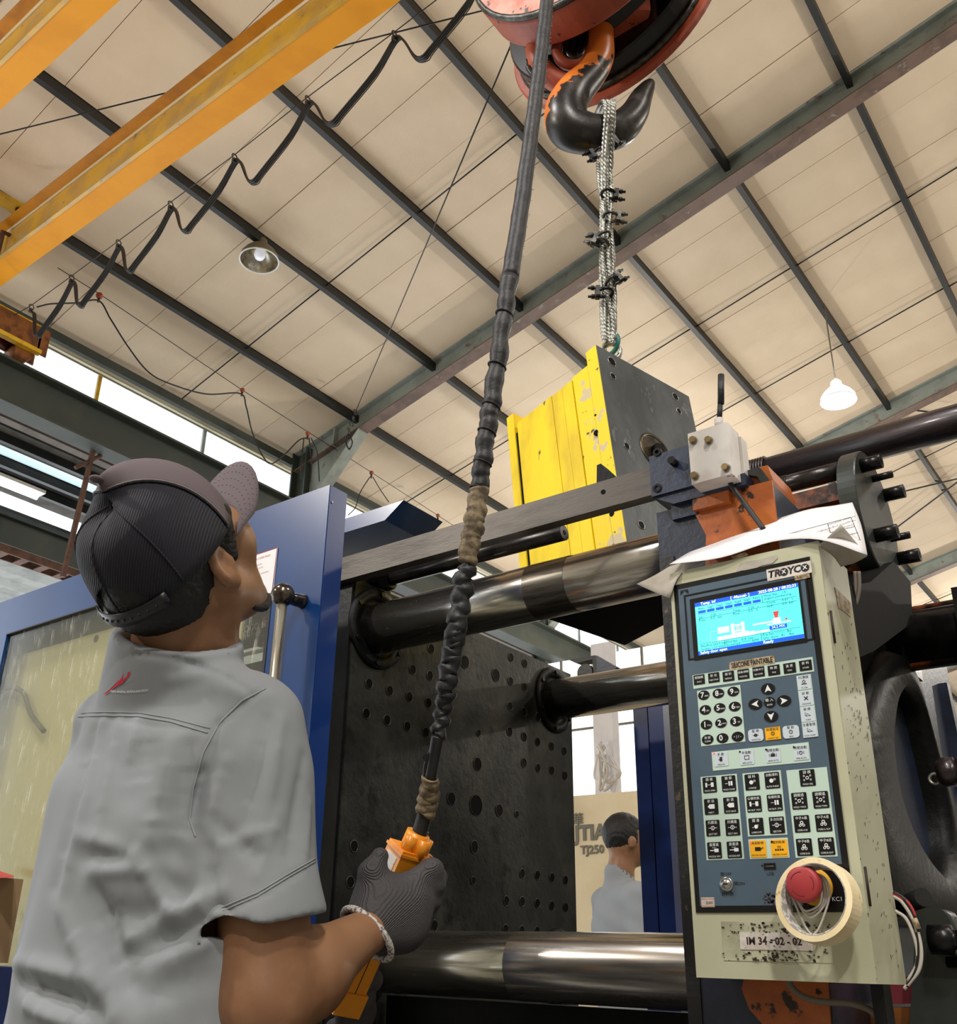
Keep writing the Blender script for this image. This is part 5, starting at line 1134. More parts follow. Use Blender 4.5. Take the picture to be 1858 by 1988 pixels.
# lower label field
q0, q1 = P(1400, 1789), P(1618, 1870)
o = B().box((q0.x, Yb - .0007, q1.z), (q1.x, Yb + .0001, q0.z)).done('clear_label_film', 'cabinet_dirty', cbx)
q0, q1 = P(1436, 1810), P(1580, 1846)
o = B().box((q0.x, Yb - .0016, q1.z), (q1.x, Yb - .0006, q0.z)).done('number_plate', 'label_white', cbx)
b = B(); p = P(1503, 1828); text_in(b, 'IM 34 - 02 - 02', face_m(p.x, Yb - .0018, p.z), .0118, bold=.00035, sx=.95); b.done('plate_lettering', 'ink_dirty', o)
b = B(); random.seed(5)
for k in range(150):
    px = random.gauss(1510, 55); py = random.choice((random.uniform(1792, 1812), random.uniform(1846, 1866), random.uniform(1792, 1868)))
    if not 1404 < px < 1614: continue
    p = P(px, py); s_ = random.uniform(.0004, .0016)
    b.prism([(p.x + s_ * 1.5 * math.cos(t) * random.uniform(.5, 1.2), Yb - .0020, p.z + s_ * math.sin(t) * random.uniform(.4, 1)) for t in (0, 1.2, 2.4, 3.8, 5.1)], (0, .0008, 0))
b.done('dirt_flakes', 'ink_dirty', o, kind='stuff')
# torn tape remains on top edge and side; scratches on the side wall
def patch(pts, m_, nm, seed=1, d=.0009):
    return B().prism([P(*q) + V(0, -d, 0) for q in pts], (0, d, 0)).done(nm, m_, cbx)
patch([(1428, 1112), (1438, 1094), (1452, 1090), (1478, 1086), (1506, 1078), (1510, 1084), (1500, 1094), (1480, 1098), (1462, 1106), (1440, 1108)], 'paper_aged', 'tape_residue')
patch([(1420, 1081), (1447, 1072), (1453, 1077), (1440, 1083), (1424, 1086)], 'label_kraft', 'tape_scrap')
def SX(px, py, d=.0008): return onX(px, py, bx1 + d)
B().prism([SX(*q) for q in ((1621, 1140), (1645, 1163), (1651, 1170), (1652, 1198), (1640, 1188), (1628, 1180), (1625, 1160))], (-.0008, 0, 0)).done('side_tape', 'label_kraft', cbx)
b = B(); random.seed(11)
for k in range(110):
    py = random.uniform(1200, 1880); t = (py - 1105) / 807; xl = 1602 + 112 * t; xr = 1645 + 112 * t
    px = random.uniform(xl + 2, xr - 3)
    if random.random() < .5: py = random.gauss(1400, 60); px = random.gauss(1668, 12)
    if not (1602 + 112 * (py - 1105) / 807 < px < 1645 + 112 * (py - 1105) / 807): continue
    p = SX(px, py); L_ = random.uniform(.001, .007); a = random.uniform(-.9, .3)
    b.obox(p, (1, 0, 0), (0, math.cos(a), math.sin(a)), (0, -math.sin(a), math.cos(a)), .0003, .0009, L_)
b.done('pen_marks_and_scratches', 'ink_dirty', cbx, kind='stuff')
# cables behind and below the box
bw = thing('loose_wires', 'loose white and red wires bulging out from behind the control box, lower right', 'wires', onY(1775, 1820, 1.36))
for pts, r, m_ in (([(1735, 1740), (1752, 1752), (1775, 1790), (1788, 1840), (1785, 1880), (1768, 1905), (1755, 1920)], .0023, 'white_wire'), ([(1738, 1768), (1760, 1785), (1778, 1830), (1780, 1870), (1762, 1905)], .002, 'white_wire'), ([(1735, 1732), (1755, 1745), (1772, 1770), (1780, 1800), (1784, 1840), (1776, 1890), (1760, 1915)], .0023, 'cable_black'), ([(1735, 1734), (1758, 1748), (1772, 1768), (1777, 1785)], .0022, 'red_wire')):
    B().tube(spline([onY(*p, 1.355) for p in pts], 6), r, n=8).done('wire', m_, bw)
p = onY(1775, 1783, 1.352); B().cyl(p, p + V(.003, 0, -.012), .0032, n=10).done('sleeve', 'label_kraft', bw)
gc = thing('grey_cable', 'grey cable sagging out from under the control box', 'cable', onY(1590, 1950, 1.33))
B().tube(spline([onY(*p, 1.325) for p in ((1530, 1890), (1536, 1915), (1560, 1935), (1600, 1945), (1650, 1948), (1690, 1962), (1712, 1988), (1720, 2020))], 6), .004, n=10).done('cable', 'grey_cable', gc)
sc = thing('silver_cables', 'two shiny grey cables dropping behind the top right of the control box', 'cable', onY(1660, 1150, 1.42))
for dx in (0, 7): B().tube(spline([onY(*p, 1.42) for p in ((1660 + dx, 1110), (1661 + dx, 1140), (1657 + dx, 1165), (1651 + dx * .5, 1190))], 6), .003, n=8).done('cable', 'grey_cable', sc)
arm = thing('box_mount_post', 'black mounting post under the control box', 'post', onY(1705, 1950, 1.3))
B().box((onY(1690, 1920, 1.3).x, 1.30, .3), (onY(1715, 1920, 1.3).x, 1.33, 1.05)).done('post', 'side_black', arm)

# masking tape roll hung over the emergency stop, thin wires in it
mtp = thing('masking_tape_roll', 'cream masking tape roll hooked over the red emergency stop button', 'tape roll', onY(1588, 1750, 1.2))
c = V(onY(1585, 1748, 1.205).x, 1.205, onY(1585, 1748, 1.205).z); ax = V(-.17, -1, .18).normalized()
ro, ri, wd = .0470, .0385, .023
c0 = c + ax * .008
B().lathe(c0 - ax * wd, ax, [(ri + .0015, 0), (ro, 0), (ro, wd), (ri + .0015, wd)], 56, sm=False, caps=False).done('tape_windings', 'masking_tape', mtp)
B().lathe(c0 - ax * wd, ax, [(ri, 0), (ri, wd), (ri + .0016, wd + .0003)], 56, sm=True, caps=False).done('card_core', 'tape_core', mtp)
tw = thing('thin_wires', 'thin white wires looped over the emergency stop inside the tape roll', 'wires', hd)
for k, (dx, dzz, ww) in enumerate(((0, -.030, .017), (.002, -.034, .019), (-.001, -.027, .016), (.004, -.052, .022))):
    y_ = YS - .020 - .002 * k
    B().tube(spline([V(hd.x - ww, y_, hd.z + .002), V(hd.x - ww * .8, y_, hd.z - .018), V(hd.x - .004 + dx, y_, hd.z + dzz * 1.05), V(hd.x + ww * .8 + dx, y_, hd.z - .020), V(hd.x + ww + dx * .5, y_, hd.z + .002), V(hd.x + ww * .6, y_, hd.z + .012), V(hd.x - ww * .6, y_, hd.z + .012), V(hd.x - ww, y_, hd.z + .002)], 8), .0013, n=6).done('wire', 'white_wire', tw)
# papers on top of the box
def sheet(rows, nm, m_, par, Y):
    P_ = []
    for row in rows: P_.append(spline([onY(px, py, yy) for px, py, yy in row], 5))
    cols = list(zip(*P_)); P2_ = [spline(c_, 4) for c_ in cols]
    b = B().grid([list(r) for r in zip(*P2_)])
    o = b.done(nm, m_, par, norm=False); md = o.modifiers.new('t', 'SOLIDIFY'); md.thickness = .0006; return o
pa_ = thing('printed_form', 'white printed form sheet curling over the top of the control box', 'paper', onY(1500, 1040, 1.3))
sheet([[(1300, 1096, 1.235), (1400, 1083, 1.240), (1500, 1052, 1.245), (1590, 1048, 1.240), (1684, 1078, 1.235)], [(1340, 1072, 1.30), (1440, 1042, 1.32), (1540, 1008, 1.32), (1610, 998, 1.32), (1672, 1020, 1.30)], [(1375, 1062, 1.37), (1470, 1022, 1.38), (1560, 992, 1.38), (1620, 982, 1.38), (1655, 976, 1.37)]], 'sheet', 'paper_white', pa_, 0)
b = B()
for q0, q1 in (((1526, 1038), (1652, 1004)), ((1526, 1038), (1527, 1044)), ((1607, 1017), (1612, 1034)), ((1612, 1034), (1660, 1022)), ((1622, 1045), (1666, 1034)), ((1630, 1058), (1668, 1048)), ((1652, 1004), (1678, 1068))):
    b.tube([onY(*q0, 1.262), onY(*q1, 1.262)], .0004, n=4)
b.done('form_lines', 'ink_black', pa_)
b = B()
for s_, px, py, z_ in (('Develop & exe', 1640, 1024, .0042), ('management progra', 1636, 1018, .0042), ('for newer equipment', 1634, 1011, .0042), ('Inventarisir', 1598, 1030, .0042)):
    p = onY(px, py, 1.261); Mx = face_m(p.x, p.y, p.z) @ Matrix.Rotation(math.pi + .10, 4, 'Z'); text_in(b, s_, Mx, z_)
b.done('form_print', 'ink_black', pa_)
pb2 = thing('aged_sheet', 'grey aged paper sheet sticking out left and right under the printed form', 'paper', onY(1280, 1130, 1.24))
o = sheet([[(1236, 1134, 1.243), (1262, 1146, 1.24), (1300, 1162, 1.24)], [(1270, 1118, 1.26), (1300, 1118, 1.26), (1325, 1112, 1.25)], [(1300, 1100, 1.28), (1350, 1085, 1.28), (1400, 1075, 1.28)]], 'left_flap', 'paper_aged', pb2, 0)
o = sheet([[(1588, 1060, 1.247), (1615, 1078, 1.27), (1632, 1100, 1.30)], [(1610, 1040, 1.245), (1640, 1062, 1.27), (1660, 1092, 1.31)], [(1633, 1018, 1.24), (1660, 1050, 1.25), (1684, 1080, 1.25)]], 'right_flap', 'paper_aged', pb2, 0)

# ================================================================== BACKGROUND BEYOND THE MACHINE
fm = thing('far_machine', 'cream cabinet of the next machine lettered in grey, behind the second man', 'machine', (-2.6, 5.2, 1.2))
zt_ = onY(1118, 1545, 5.2).z
B().box((-4.6, 5.2, .1), (-2.0, 5.9, zt_)).bevel(.01, 2).done('cabinet', 'far_cream', fm)
def ftx(s_, px, py, z_, bold, **k):
    p = onY(px, py, 5.195); b = B(); text_in(b, s_, face_m(p.x, p.y, p.z), z_, bold=bold, ext=.002, **k); return b.done('lettering', 'far_ink', fm)
ftx('JTIAN', 1116, 1619, .118, .005, align='LEFT'); ftx('TJ250', 1127, 1651, .066, .0016, align='LEFT'); ftx('華', 1122, 1592, .075, .001)
win2 = B().box((-6.6, 7.9, 0), (-3.0, 8.0, 1.3)).done('trim_30', 'far_cream', kind='structure')
wb = B().box((-6.6, 7.9, 1.3), (-3.0, 7.96, 1.36)).done('window_2', 'beam_grey', kind='structure')
for k in range(4):
    x = -6.5 + .86 * k
    B().box((x, 7.92, 1.36), (x + .84, 7.93, 3.8)).done('pane', 'lit_window', wb); B().box((x - .02, 7.9, 1.36), (x + .0, 7.95, 3.8)).done('mullion', 'far_ink', wb)
for z_ in (2.35, 3.1): B().box((-6.6, 7.9, z_), (-3.0, 7.95, z_ + .02)).done('transom', 'far_ink', wb)
hp_ = thing('hose_column', 'pale column hung with tangled hoses against the bright window', 'hoses', onY(1172, 1480, 6.5))
p0, p1 = onY(1156, 1545, 6.5), onY(1188, 1385, 6.5)
B().box((p0.x, 6.5, .2), (p1.x, 6.6, 3.4)).done('column', 'paper_white', hp_)
random.seed(21)
for k in range(9):
    x0_ = random.uniform(1158, 1185); pts = [(x0_, 1440 + random.uniform(-10, 10)), (x0_ + random.uniform(-8, 20), 1470), (x0_ + random.uniform(0, 35), 1500), (x0_ + random.uniform(-5, 30), 1530 + random.uniform(-15, 10)), (x0_ + random.uniform(-10, 6), 1510), (x0_ + random.uniform(-6, 6), 1465)]
    B().tube(spline([onY(*q, 6.3 + .03 * k) for q in pts], 5), .009, n=6).done('hose', random.choice(('paper_white', 'paper_aged', 'sensor_white')), hp_)
# ================================================================== PEOPLE: implicit surfaces meshed with surface nets
def NV(v): return np.array([v[0], v[1], v[2]], dtype=np.float32)
def s_ell(p, c, r, R=None):
    q = p - NV(c)
    if R is not None: q = q @ R  # columns of R = local axes
    r = np.array(r, dtype=np.float32); k0 = np.sqrt(((q / r) ** 2).sum(-1)); k1 = np.sqrt(((q / (r * r)) ** 2).sum(-1)) + 1e-9
    return k0 * (k0 - 1) / k1
def s_cap(p, a, b, ra, rb):
    a, b = NV(a), NV(b); ab = b - a; t = np.clip(((p - a) @ ab) / (ab @ ab), 0, 1)
    return np.sqrt(((p - a - t[..., None] * ab) ** 2).sum(-1)) - (ra + (rb - ra) * t)
def s_box(p, c, h, R, r=.004):
    q = np.abs((p - NV(c)) @ R) - (np.array(h, dtype=np.float32) - r)
    return np.sqrt((np.maximum(q, 0) ** 2).sum(-1)) + np.minimum(q.max(-1), 0) - r
def smin(a, b, k):
    h = np.clip(.5 + .5 * (b - a) / k, 0, 1); return b * (1 - h) + a * h - k * h * (1 - h)
def smax(a, b, k): return -smin(-a, -b, k)
def s_plane(p, c, n): return (p - NV(c)) @ NV(Vector(n).normalized())   # negative behind
def segd(p, a, b):
    a, b = NV(a), NV(b); ab = b - a; t = np.clip(((p - a) @ ab) / (ab @ ab), 0, 1); return np.sqrt(((p - a - t[..., None] * ab) ** 2).sum(-1))
def nets(fn, lo, hi, h):
    ax = [np.arange(lo[i], hi[i] + h, h, dtype=np.float32) for i in range(3)]
    n = [len(a) for a in ax]; v = np.empty(n, dtype=np.float32)
    Y, Z = np.meshgrid(ax[1], ax[2], indexing='ij')
    step = max(1, 400000 // (n[1] * n[2]))
    for i in range(0, n[0], step):
        xs = ax[0][i:i + step]; p = np.empty((len(xs), n[1], n[2], 3), dtype=np.float32)
        p[..., 0] = xs[:, None, None]; p[..., 1] = Y; p[..., 2] = Z; v[i:i + step] = fn(p)
    v[0] = v[-1] = 1; v[:, 0] = v[:, -1] = 1; v[:, :, 0] = v[:, :, -1] = 1
    sgn = v < 0; m = [k - 1 for k in n]; acc = np.zeros(m + [3], dtype=np.float32); cnt = np.zeros(m, dtype=np.float32)
    off = [(a, b) for a in (0, 1) for b in (0, 1)]
    for d in range(3):
        o1, o2 = [k for k in range(3) if k != d]
        A = [slice(None)] * 3; Bq = [slice(None)] * 3; A[d] = slice(0, -1); Bq[d] = slice(1, None)
        va, vb = v[tuple(A)], v[tuple(Bq)]; cr = sgn[tuple(A)] != sgn[tuple(Bq)]
        t = np.where(cr, va / np.where(cr, va - vb, 1), 0)
        for a, b in off:
            S = [slice(None)] * 3; S[o1] = slice(a, a + m[o1]); S[o2] = slice(b, b + m[o2]); c_ = cr[tuple(S)]
            cnt += c_; acc[..., d] += np.where(c_, t[tuple(S)], 0); acc[..., o1] += c_ * a; acc[..., o2] += c_ * b
    used = cnt > 0; vid = np.full(m, -1, dtype=np.int64); vid[used] = np.arange(used.sum())
    idx = np.argwhere(used); P_ = (idx + acc[used] / cnt[used][:, None]) * h + np.array(lo, dtype=np.float32)
    F_ = []
    for d in range(3):
        o1, o2 = (d + 1) % 3, (d + 2) % 3
        A = [slice(None)] * 3; Bq = [slice(None)] * 3; A[d] = slice(0, -1); Bq[d] = slice(1, None)
        cr = np.argwhere(sgn[tuple(A)] != sgn[tuple(Bq)])
        cr = cr[(cr[:, o1] > 0) & (cr[:, o2] > 0) & (cr[:, o1] < m[o1]) & (cr[:, o2] < m[o2])]
        ins = sgn[cr[:, 0], cr[:, 1], cr[:, 2]]
        q = []
        for a, b in ((1, 1), (0, 1), (0, 0), (1, 0)):
            c_ = cr.copy(); c_[:, o1] -= a; c_[:, o2] -= b; q.append(vid[c_[:, 0], c_[:, 1], c_[:, 2]])
        q = np.stack(q, 1); q[~ins] = q[~ins][:, ::-1]; F_.append(q)
    F_ = np.concatenate(F_); F_ = F_[(F_ >= 0).all(1)]
    me = bpy.data.meshes.new('surface'); me.from_pydata(P_.tolist(), [], F_.tolist()); me.polygons.foreach_set('use_smooth', np.ones(len(F_), dtype=bool)); me.update()
    return me
from mathutils.bvhtree import BVHTree
def bvh(o): return BVHTree.FromPolygons([v.co for v in o.data.vertices], [p.vertices[:] for p in o.data.polygons])
def cast(t, px, py, off=.0015):
    r = t.ray_cast(CAM, ray(px, py))
    return None if r[0] is None else r[0] + r[1] * off
def on_surf(t, pts, off=.0015): return [q for q in (cast(t, *p, off) for p in pts) if q is not None]

HC = atd(340, 1088, 1.33)
fv = (VR * .576 + VU * .586 + VD * .56).normalized(); uv = (VR * -.46 + VU * .75 - VD * .47); uv = (uv - fv * uv.dot(fv)).normalized(); rv = fv.cross(uv)
a_ = math.radians(17); fv, rv = (fv * math.cos(a_) - rv * math.sin(a_)).normalized(), (rv * math.cos(a_) + fv * math.sin(a_)).normalized()
HR = np.array([NV(rv), NV(fv), NV(uv)]).T
def hl(r, f, u): return HC + rv * r + fv * f + uv * u
SR, SLh = Vector((-.965, .850, 1.315)), Vector((-1.275, .84, 1.335))
NB = Vector((-1.100, .795, 1.400))
EL, WR = atd(512, 1945, 1.13), atd(716, 1806, 1.30)
EL2, WR2 = Vector((-1.30, .92, 1.06)), atd(668, 1925, 1.43)
person = thing('person', 'man from behind in a grey short-sleeved work shirt and dark mesh cap, looking up', 'person', (-1.14, .82, 0))
def skull(p): return s_ell(p, hl(0, -.012, .022), (.077, .097, .092), HR)
def head_sdf(p):
    d = skull(p)
    d = smin(d, s_ell(p, hl(0, .042, -.050), (.066, .058, .086), HR), .03)
    for s in (-1, 1):
        d = smin(d, s_cap(p, hl(.054 * s, -.002, -.060), hl(.014 * s, .074, -.120), .023, .019), .03)
        d = smin(d, s_ell(p, hl(.049 * s, .066, -.026), (.028, .028, .030), HR), .025)
        d = smin(d, s_cap(p, hl(.014 * s, .090, .017), hl(.044 * s, .076, .016), .010, .009), .012)
        d = smin(d, s_cap(p, hl(.010 * s, .104, -.078), hl(.024 * s, .094, -.080), .008, .006), .008)
        d = smax(d, -s_ell(p, hl(.032 * s, .099, -.004), (.013, .010, .008), HR), .008)
        # ear: bowl with rim, tragus and lobe
        Rm = HR @ np.array([[math.cos(.35 * s), 0, 0], [0, 1, 0], [0, 0, 1]])
        e = s_ell(p, hl(.083 * s, -.010, -.018), (.009, .020, .034), HR)
        e = smax(e, -s_ell(p, hl(.093 * s, -.006, -.014), (.009, .012, .022), HR), .004)
        e = smin(e, s_ell(p, hl(.082 * s, -.002, -.046), (.007, .009, .011), HR), .006)
        e = smin(e, s_ell(p, hl(.080 * s, .008, -.022), (.007, .006, .009), HR), .005)
        d = smin(d, e, .007)
    d = smin(d, s_cap(p, hl(0, .100, .004), hl(0, .113, -.036), .008, .013), .014)
    for s in (-1, 1): d = smin(d, s_ell(p, hl(.050 * s, .060, .004), (.024, .026, .026), HR), .03)
    d = smin(d, s_ell(p, hl(0, .084, -.122), (.020, .016, .015), HR), .016)
    return d
def body_sdf(p):
    d = head_sdf(p)
    d = smin(d, s_cap(p, hl(0, -.030, -.050), NB, .058, .066), .03)
    d = smin(d, s_cap(p, hl(.030, .010, -.075), NB + Vector((.05, .05, -.01)), .018, .024), .022)
    tr = smin(s_ell(p, (-1.14, .825, 1.20), (.15, .095, .18)), s_ell(p, (-1.14, .83, .98), (.145, .10, .22)), .06)
    tr = smin(tr, s_cap(p, SLh, SR, .045, .045), .04)
    d = smin(d, tr, .05)
    d = smin(d, smin(s_cap(p, SR, EL, .046, .048), s_cap(p, EL.lerp(SR, .5), EL, .055, .049), .02), .03)
    m_ = EL.lerp(WR, .35)
    d = smin(d, smin(s_cap(p, EL, m_, .049, .049), s_cap(p, m_, WR, .048, .0275), .03), .02)
    d = smin(d, s_cap(p, WR, WR.lerp(atd(775, 1745, 1.37), .35), .027, .024), .008)
    d = smin(d, smin(s_cap(p, SLh, EL2, .052, .044), s_cap(p, EL2, WR2, .044, .028), .02), .02)
    return d
me = nets(body_sdf, (-1.50, .60, .74), (-.76, 1.22, 1.74), .0052)
link('body', me, 'skin', person)
if False: pass
# eyes, lashes
for s in (-1, 1):
    o = B().ball(hl(.032 * s, .086, -.004), .0125, 16).done('eye', 'ink_white', person)
    B().tube([hl(.018 * s, .101, .002), hl(.034 * s, .102, .004), hl(.048 * s, .094, .0)], .0016, n=6).done('eyelashes', 'hair_black', o)
    B().tube(spline([hl(.016 * s, .103, .018), hl(.034 * s, .099, .026), hl(.052 * s, .084, .020)], 4), .0032, n=6).done('eyebrow', 'hair_black', o)
def hair_sdf(p):
    q = (p - NV(HC)) @ HR; r_, f_, u_ = q[..., 0], q[..., 1], q[..., 2]
    n_ = .0014 * np.sin(r_ * 900 + f_ * 500) * np.sin(u_ * 700 + f_ * 300)
    d = skull(p) - .0075 - n_
    d = smin(d, s_ell(p, hl(0, -.052, -.042), (.058, .036, .034), HR) - n_, .02); d = smin(d, s_ell(p, hl(0, -.060, -.015), (.062, .060, .045), HR) - n_, .02)
    # face side limit, temple line with sideburn, neckline, ear cut-out
    lim = f_ - (.028 + .25 * np.clip(u_, -.05, .1)); side = np.maximum(np.maximum(f_ - .046, -u_ - .030 - .3 * np.clip(.03 - f_, 0, .02)), -(f_ - .008))
    reg = np.minimum(np.maximum(lim, -(u_ + .002)), np.maximum(f_ + .022, -(u_ + .082)))
    reg = np.minimum(reg, side)
    sb = np.minimum(s_cap(p, hl(.066, .046, .030), hl(.078, .020, -.022), .020, .008), s_cap(p, hl(-.066, .046, .030), hl(-.078, .020, -.022), .020, .008)) - n_
    return smax(smin(smax(d, reg, .006), sb, .008), u_ - .055, .004)
link('hair', nets(hair_sdf, HC - Vector((.16, .16, .16)), HC + Vector((.16, .16, .16)), .0032), 'hair_black', person)
def beard_sdf(p):
    q = (p - NV(HC)) @ HR; n_ = .0016 * np.sin(q[..., 0] * 1100 + q[..., 1] * 700) * np.sin(q[..., 2] * 900)
    d = smin(s_ell(p, hl(0, .084, -.136), (.030, .018, .014), HR), s_cap(p, hl(.024, .072, -.136), hl(.050, .030, -.112), .010, .004), .01)
    d = smin(d, s_cap(p, hl(-.024, .072, -.136), hl(-.050, .030, -.112), .010, .004), .01)
    return d - n_ - .001
link('beard', nets(beard_sdf, HC + fv * .06 - uv * .10 - Vector((.09, .09, .09)), HC + fv * .06 - uv * .10 + Vector((.09, .09, .09)), .003), 'hair_black', person)

# ---- cap: front foam panel, mesh back, button tab, brim, strap
def cap_pt(th, t, grow=0.0):   # th: angle from forehead (rad), t: 0 band .. 1 crown
    cf, sf = math.cos(th), math.sin(th)
    a, b_ = .112 + grow, .096 + grow
    base_u = .012 + .016 * cf
    t = min(max(t, 0), 1); k = max(math.cos(t * math.pi / 2), 0) ** .72
    front = max(0, cf)
    hgt = (.112 + .012 * front) + grow
    up = math.sin(t * math.pi / 2) ** .92
    return hl(b_ * sf * k, a * cf * k - .010 - .026 * up * up, base_u + hgt * up)
def cap_part(a0, a1, n, nt, nm, m_, grow=0.0, t0=lambda th: 0, par=None):
    rows = []
    for i in range(n + 1):
        th = math.radians(a0 + (a1 - a0) * i / n); ts = t0(th); rows.append([cap_pt(th, ts + (1 - ts) * j / nt, grow) for j in range(nt + 1)])
    b = B().grid(rows); o = b.done(nm, m_, par, norm=False); md = o.modifiers.new('t', 'SOLIDIFY'); md.thickness = .002; md.offset = 0; return o
def sub(o):   # sub-part of the cap
    o.matrix_parent_inverse = Matrix.Identity(4); return o
arch_ = None
arch = lambda th: .0 if abs(abs(math.degrees(th)) - 180) > 34 else .26 * math.cos((abs(math.degrees(th)) - 180) / 34 * math.pi / 2)
cap = cap_part(72, 288, 72, 14, 'cap', 'cap_mesh', 0, t0=lambda th: arch(((th + math.pi) % (2 * math.pi)) - math.pi), par=person)
fp_ = sub(cap_part(-72, 72, 30, 14, 'front_panel', 'cap_grey', .002, par=None)); fp_.parent = cap
b = B()
for a in (72, -72, 126, 180, 234):
    b.tube([cap_pt(math.radians(a), .02 + .97 * j / 16, .0022 if abs(a) == 72 else .0012) for j in range(17)], .0016, n=6)
o = b.done('seam_tape', 'cap_stitch' if False else 'cap_mesh', None); sub(o); o.parent = cap
b = B()
for a in (71, -71): b.tube([cap_pt(math.radians(a), .02 + .97 * j / 16, .0036) for j in range(17)], .0011, n=5)
o = b.done('piping', 'cap_stitch', None); sub(o); o.parent = cap
pk = cap_pt(0, 1, .002); b = B(); b.ball(pk, .009, 14, (1, 1, .5)); o = b.done('top_button', 'cap_grey', None); sub(o); o.parent = cap
rows = []
for i in range(17):
    th = math.radians(-68 + 136 * i / 16); row = []
    for j in range(7):
        s = j / 6; base = cap_pt(th, 0, .002); L_ = .100 * (math.cos(th) ** .45)
        droop = -.018 * (math.sin(th) ** 2) * (1 + s) + .012 * s
        row.append(base + (fv * L_ * s) + rv * (-.012 * s * math.sin(th)) + uv * (droop - .002))
    rows.append(row)
b = B().grid(rows); o = b.done('brim', 'cap_grey', None, norm=False); md = o.modifiers.new('t', 'SOLIDIFY'); md.thickness = .0035; sub(o); o.parent = cap
b = B()
for k, g in enumerate((.25, .42, .58, .74, .9)):
    for j in range(26):
        i = j * 16 / 26; i0 = int(i); fr_ = i - i0
        A_ = rows[i0]; C_ = rows[min(i0 + 1, 16)]; q = g * 6; q0 = int(q)
        p = A_[q0].lerp(A_[min(q0 + 1, 6)], q - q0).lerp(C_[q0].lerp(C_[min(q0 + 1, 6)], q - q0), fr_); b.obox(p + uv * .0003, rv, fv, uv, .0024, .0005, .0008)
o = b.done('brim_stitching', 'cap_stitch', None); sub(o); o.parent = cap
rows = [[cap_pt(math.radians(180 + a), -.0, .003) + uv * z_ for z_ in (-.010, .010)] for a in range(-40, 41, 5)]
o = B().grid(rows).done('snap_strap', 'strap_plastic', None, norm=False); md = o.modifiers.new('t', 'SOLIDIFY'); md.thickness = .002; sub(o); o.parent = cap
b = B()
for a in range(-30, 31, 7): b.ball(cap_pt(math.radians(180 + a), 0, .0045), .0026, 8)
o = b.done('snap_studs', 'strap_plastic', None); sub(o); o.parent = cap

# ---- shirt
HEM_R, HEM_N = SR.lerp(EL, .80), (EL - SR).normalized()
hemc = atd(535, 1790, 1.195)
def sh_base(p):
    d = smin(s_ell(p, (-1.120, .830, 1.215), (.188, .136, .20)), s_ell(p, (-1.128, .845, 1.00), (.202, .155, .27)), .06)
    d = smin(d, s_cap(p, (-1.26, .835, 1.325), (-.975, .845, 1.32), .060, .066), .05)
    d = smin(d, s_cap(p, (-1.22, .80, 1.36), NB + Vector((-.02, 0, 0)), .05, .07), .04)
    d = smin(d, s_cap(p, (-1.0, .82, 1.35), NB + Vector((.02, 0, 0)), .05, .07), .04)
    return d
def bp_(px, py, d=1.25): return atd(px, py, d)
FOLDS = [ # (pixel a, pixel b, width, height) ridges (+) and hollows (-)
    ((200, 1402), (118, 1760), .010, .006), ((180, 1420), (105, 1720), .012, -.007), ((232, 1400), (190, 1620), .009, .005), ((290, 1410), (262, 1540), .020, -.007), ((265, 1400), (250, 1470), .007, .004),
    ((335, 1440), (290, 1640), .013, .007), ((365, 1450), (345, 1660), .014, -.010), ((310, 1540), (300, 1600), .018, -.006), ((160, 1625), (262, 1660), .010, .007), ((165, 1665), (330, 1650), .012, -.006), ((180, 1690), (280, 1690), .009, .006),
    ((185, 1735), (250, 1905), .013, -.012), ((125, 1780), (215, 1970), .013, .009), ((262, 1660), (345, 1790), .011, .009), ((250, 1820), (425, 1730), .012, .010), ((265, 1850), (430, 1775), .013, -.010), ((200, 1765), (330, 1800), .018, -.010), ((290, 1700), (370, 1740), .014, -.007),
    ((38, 1905), (190, 1970), .013, -.014), ((32, 1868), (175, 1905), .011, .009), ((55, 1950), (165, 1990), .012, .012), ((392, 1500), (372, 1610), .008, -.010), ((408, 1650), (420, 1800), .010, -.008), ((330, 1860), (420, 1820), .012, .007), ((270, 1930), (400, 1900), .016, -.007),
    ((425, 1330), (520, 1350), .012, .004), ((330, 1320), (420, 1305), .009, .004), ((268, 1268), (340, 1278), .005, -.005), ((340, 1278), (440, 1312), .005, -.005), ((440, 1312), (492, 1350), .005, -.004),
    ((520, 1400), (470, 1600), .010, -.005), ((545, 1400), (505, 1640), .009, .005), ((590, 1470), (560, 1660), .009, -.005), ((440, 1480), (405, 1600), .010, .006), ((420, 1600), (500, 1660), .010, -.006), ((430, 1640), (530, 1610), .009, .005), ((600, 1560), (590, 1680), .008, .004), ((500, 1700), (540, 1580), .008, .004),
    ((152, 1388), (404, 1420), .003, -.0022), ((515, 1337), (425, 1405), .004, -.003), ((425, 1405), (368, 1590), .005, -.005), ((432, 1772), (520, 1733), .003, -.0022), ((520, 1733), (612, 1674), .003, -.0022)]
def folds(p):
    a = .0030 * np.sin(18 * p[..., 0] + 31 * p[..., 2] + 3 * np.sin(14 * p[..., 2])) + .0020 * np.sin(45 * p[..., 0] - 22 * p[..., 2] + 2 * np.sin(20 * p[..., 0]))
    return a
def sleeve(p, S_, E_, hem, n, r0, r1):
    o = s_cap(p, S_, E_, r0, r1); i_ = s_cap(p, S_, E_, r0 - .011, r1 - .011)
    cut = s_plane(p, hem, n)
    return smax(o, cut, .003), i_, cut
EL_s = SR.lerp(EL, 1.0) + Vector((-.012, 0, 0))
NCK = (hl(0, -.030, -.050) - NB).normalized()
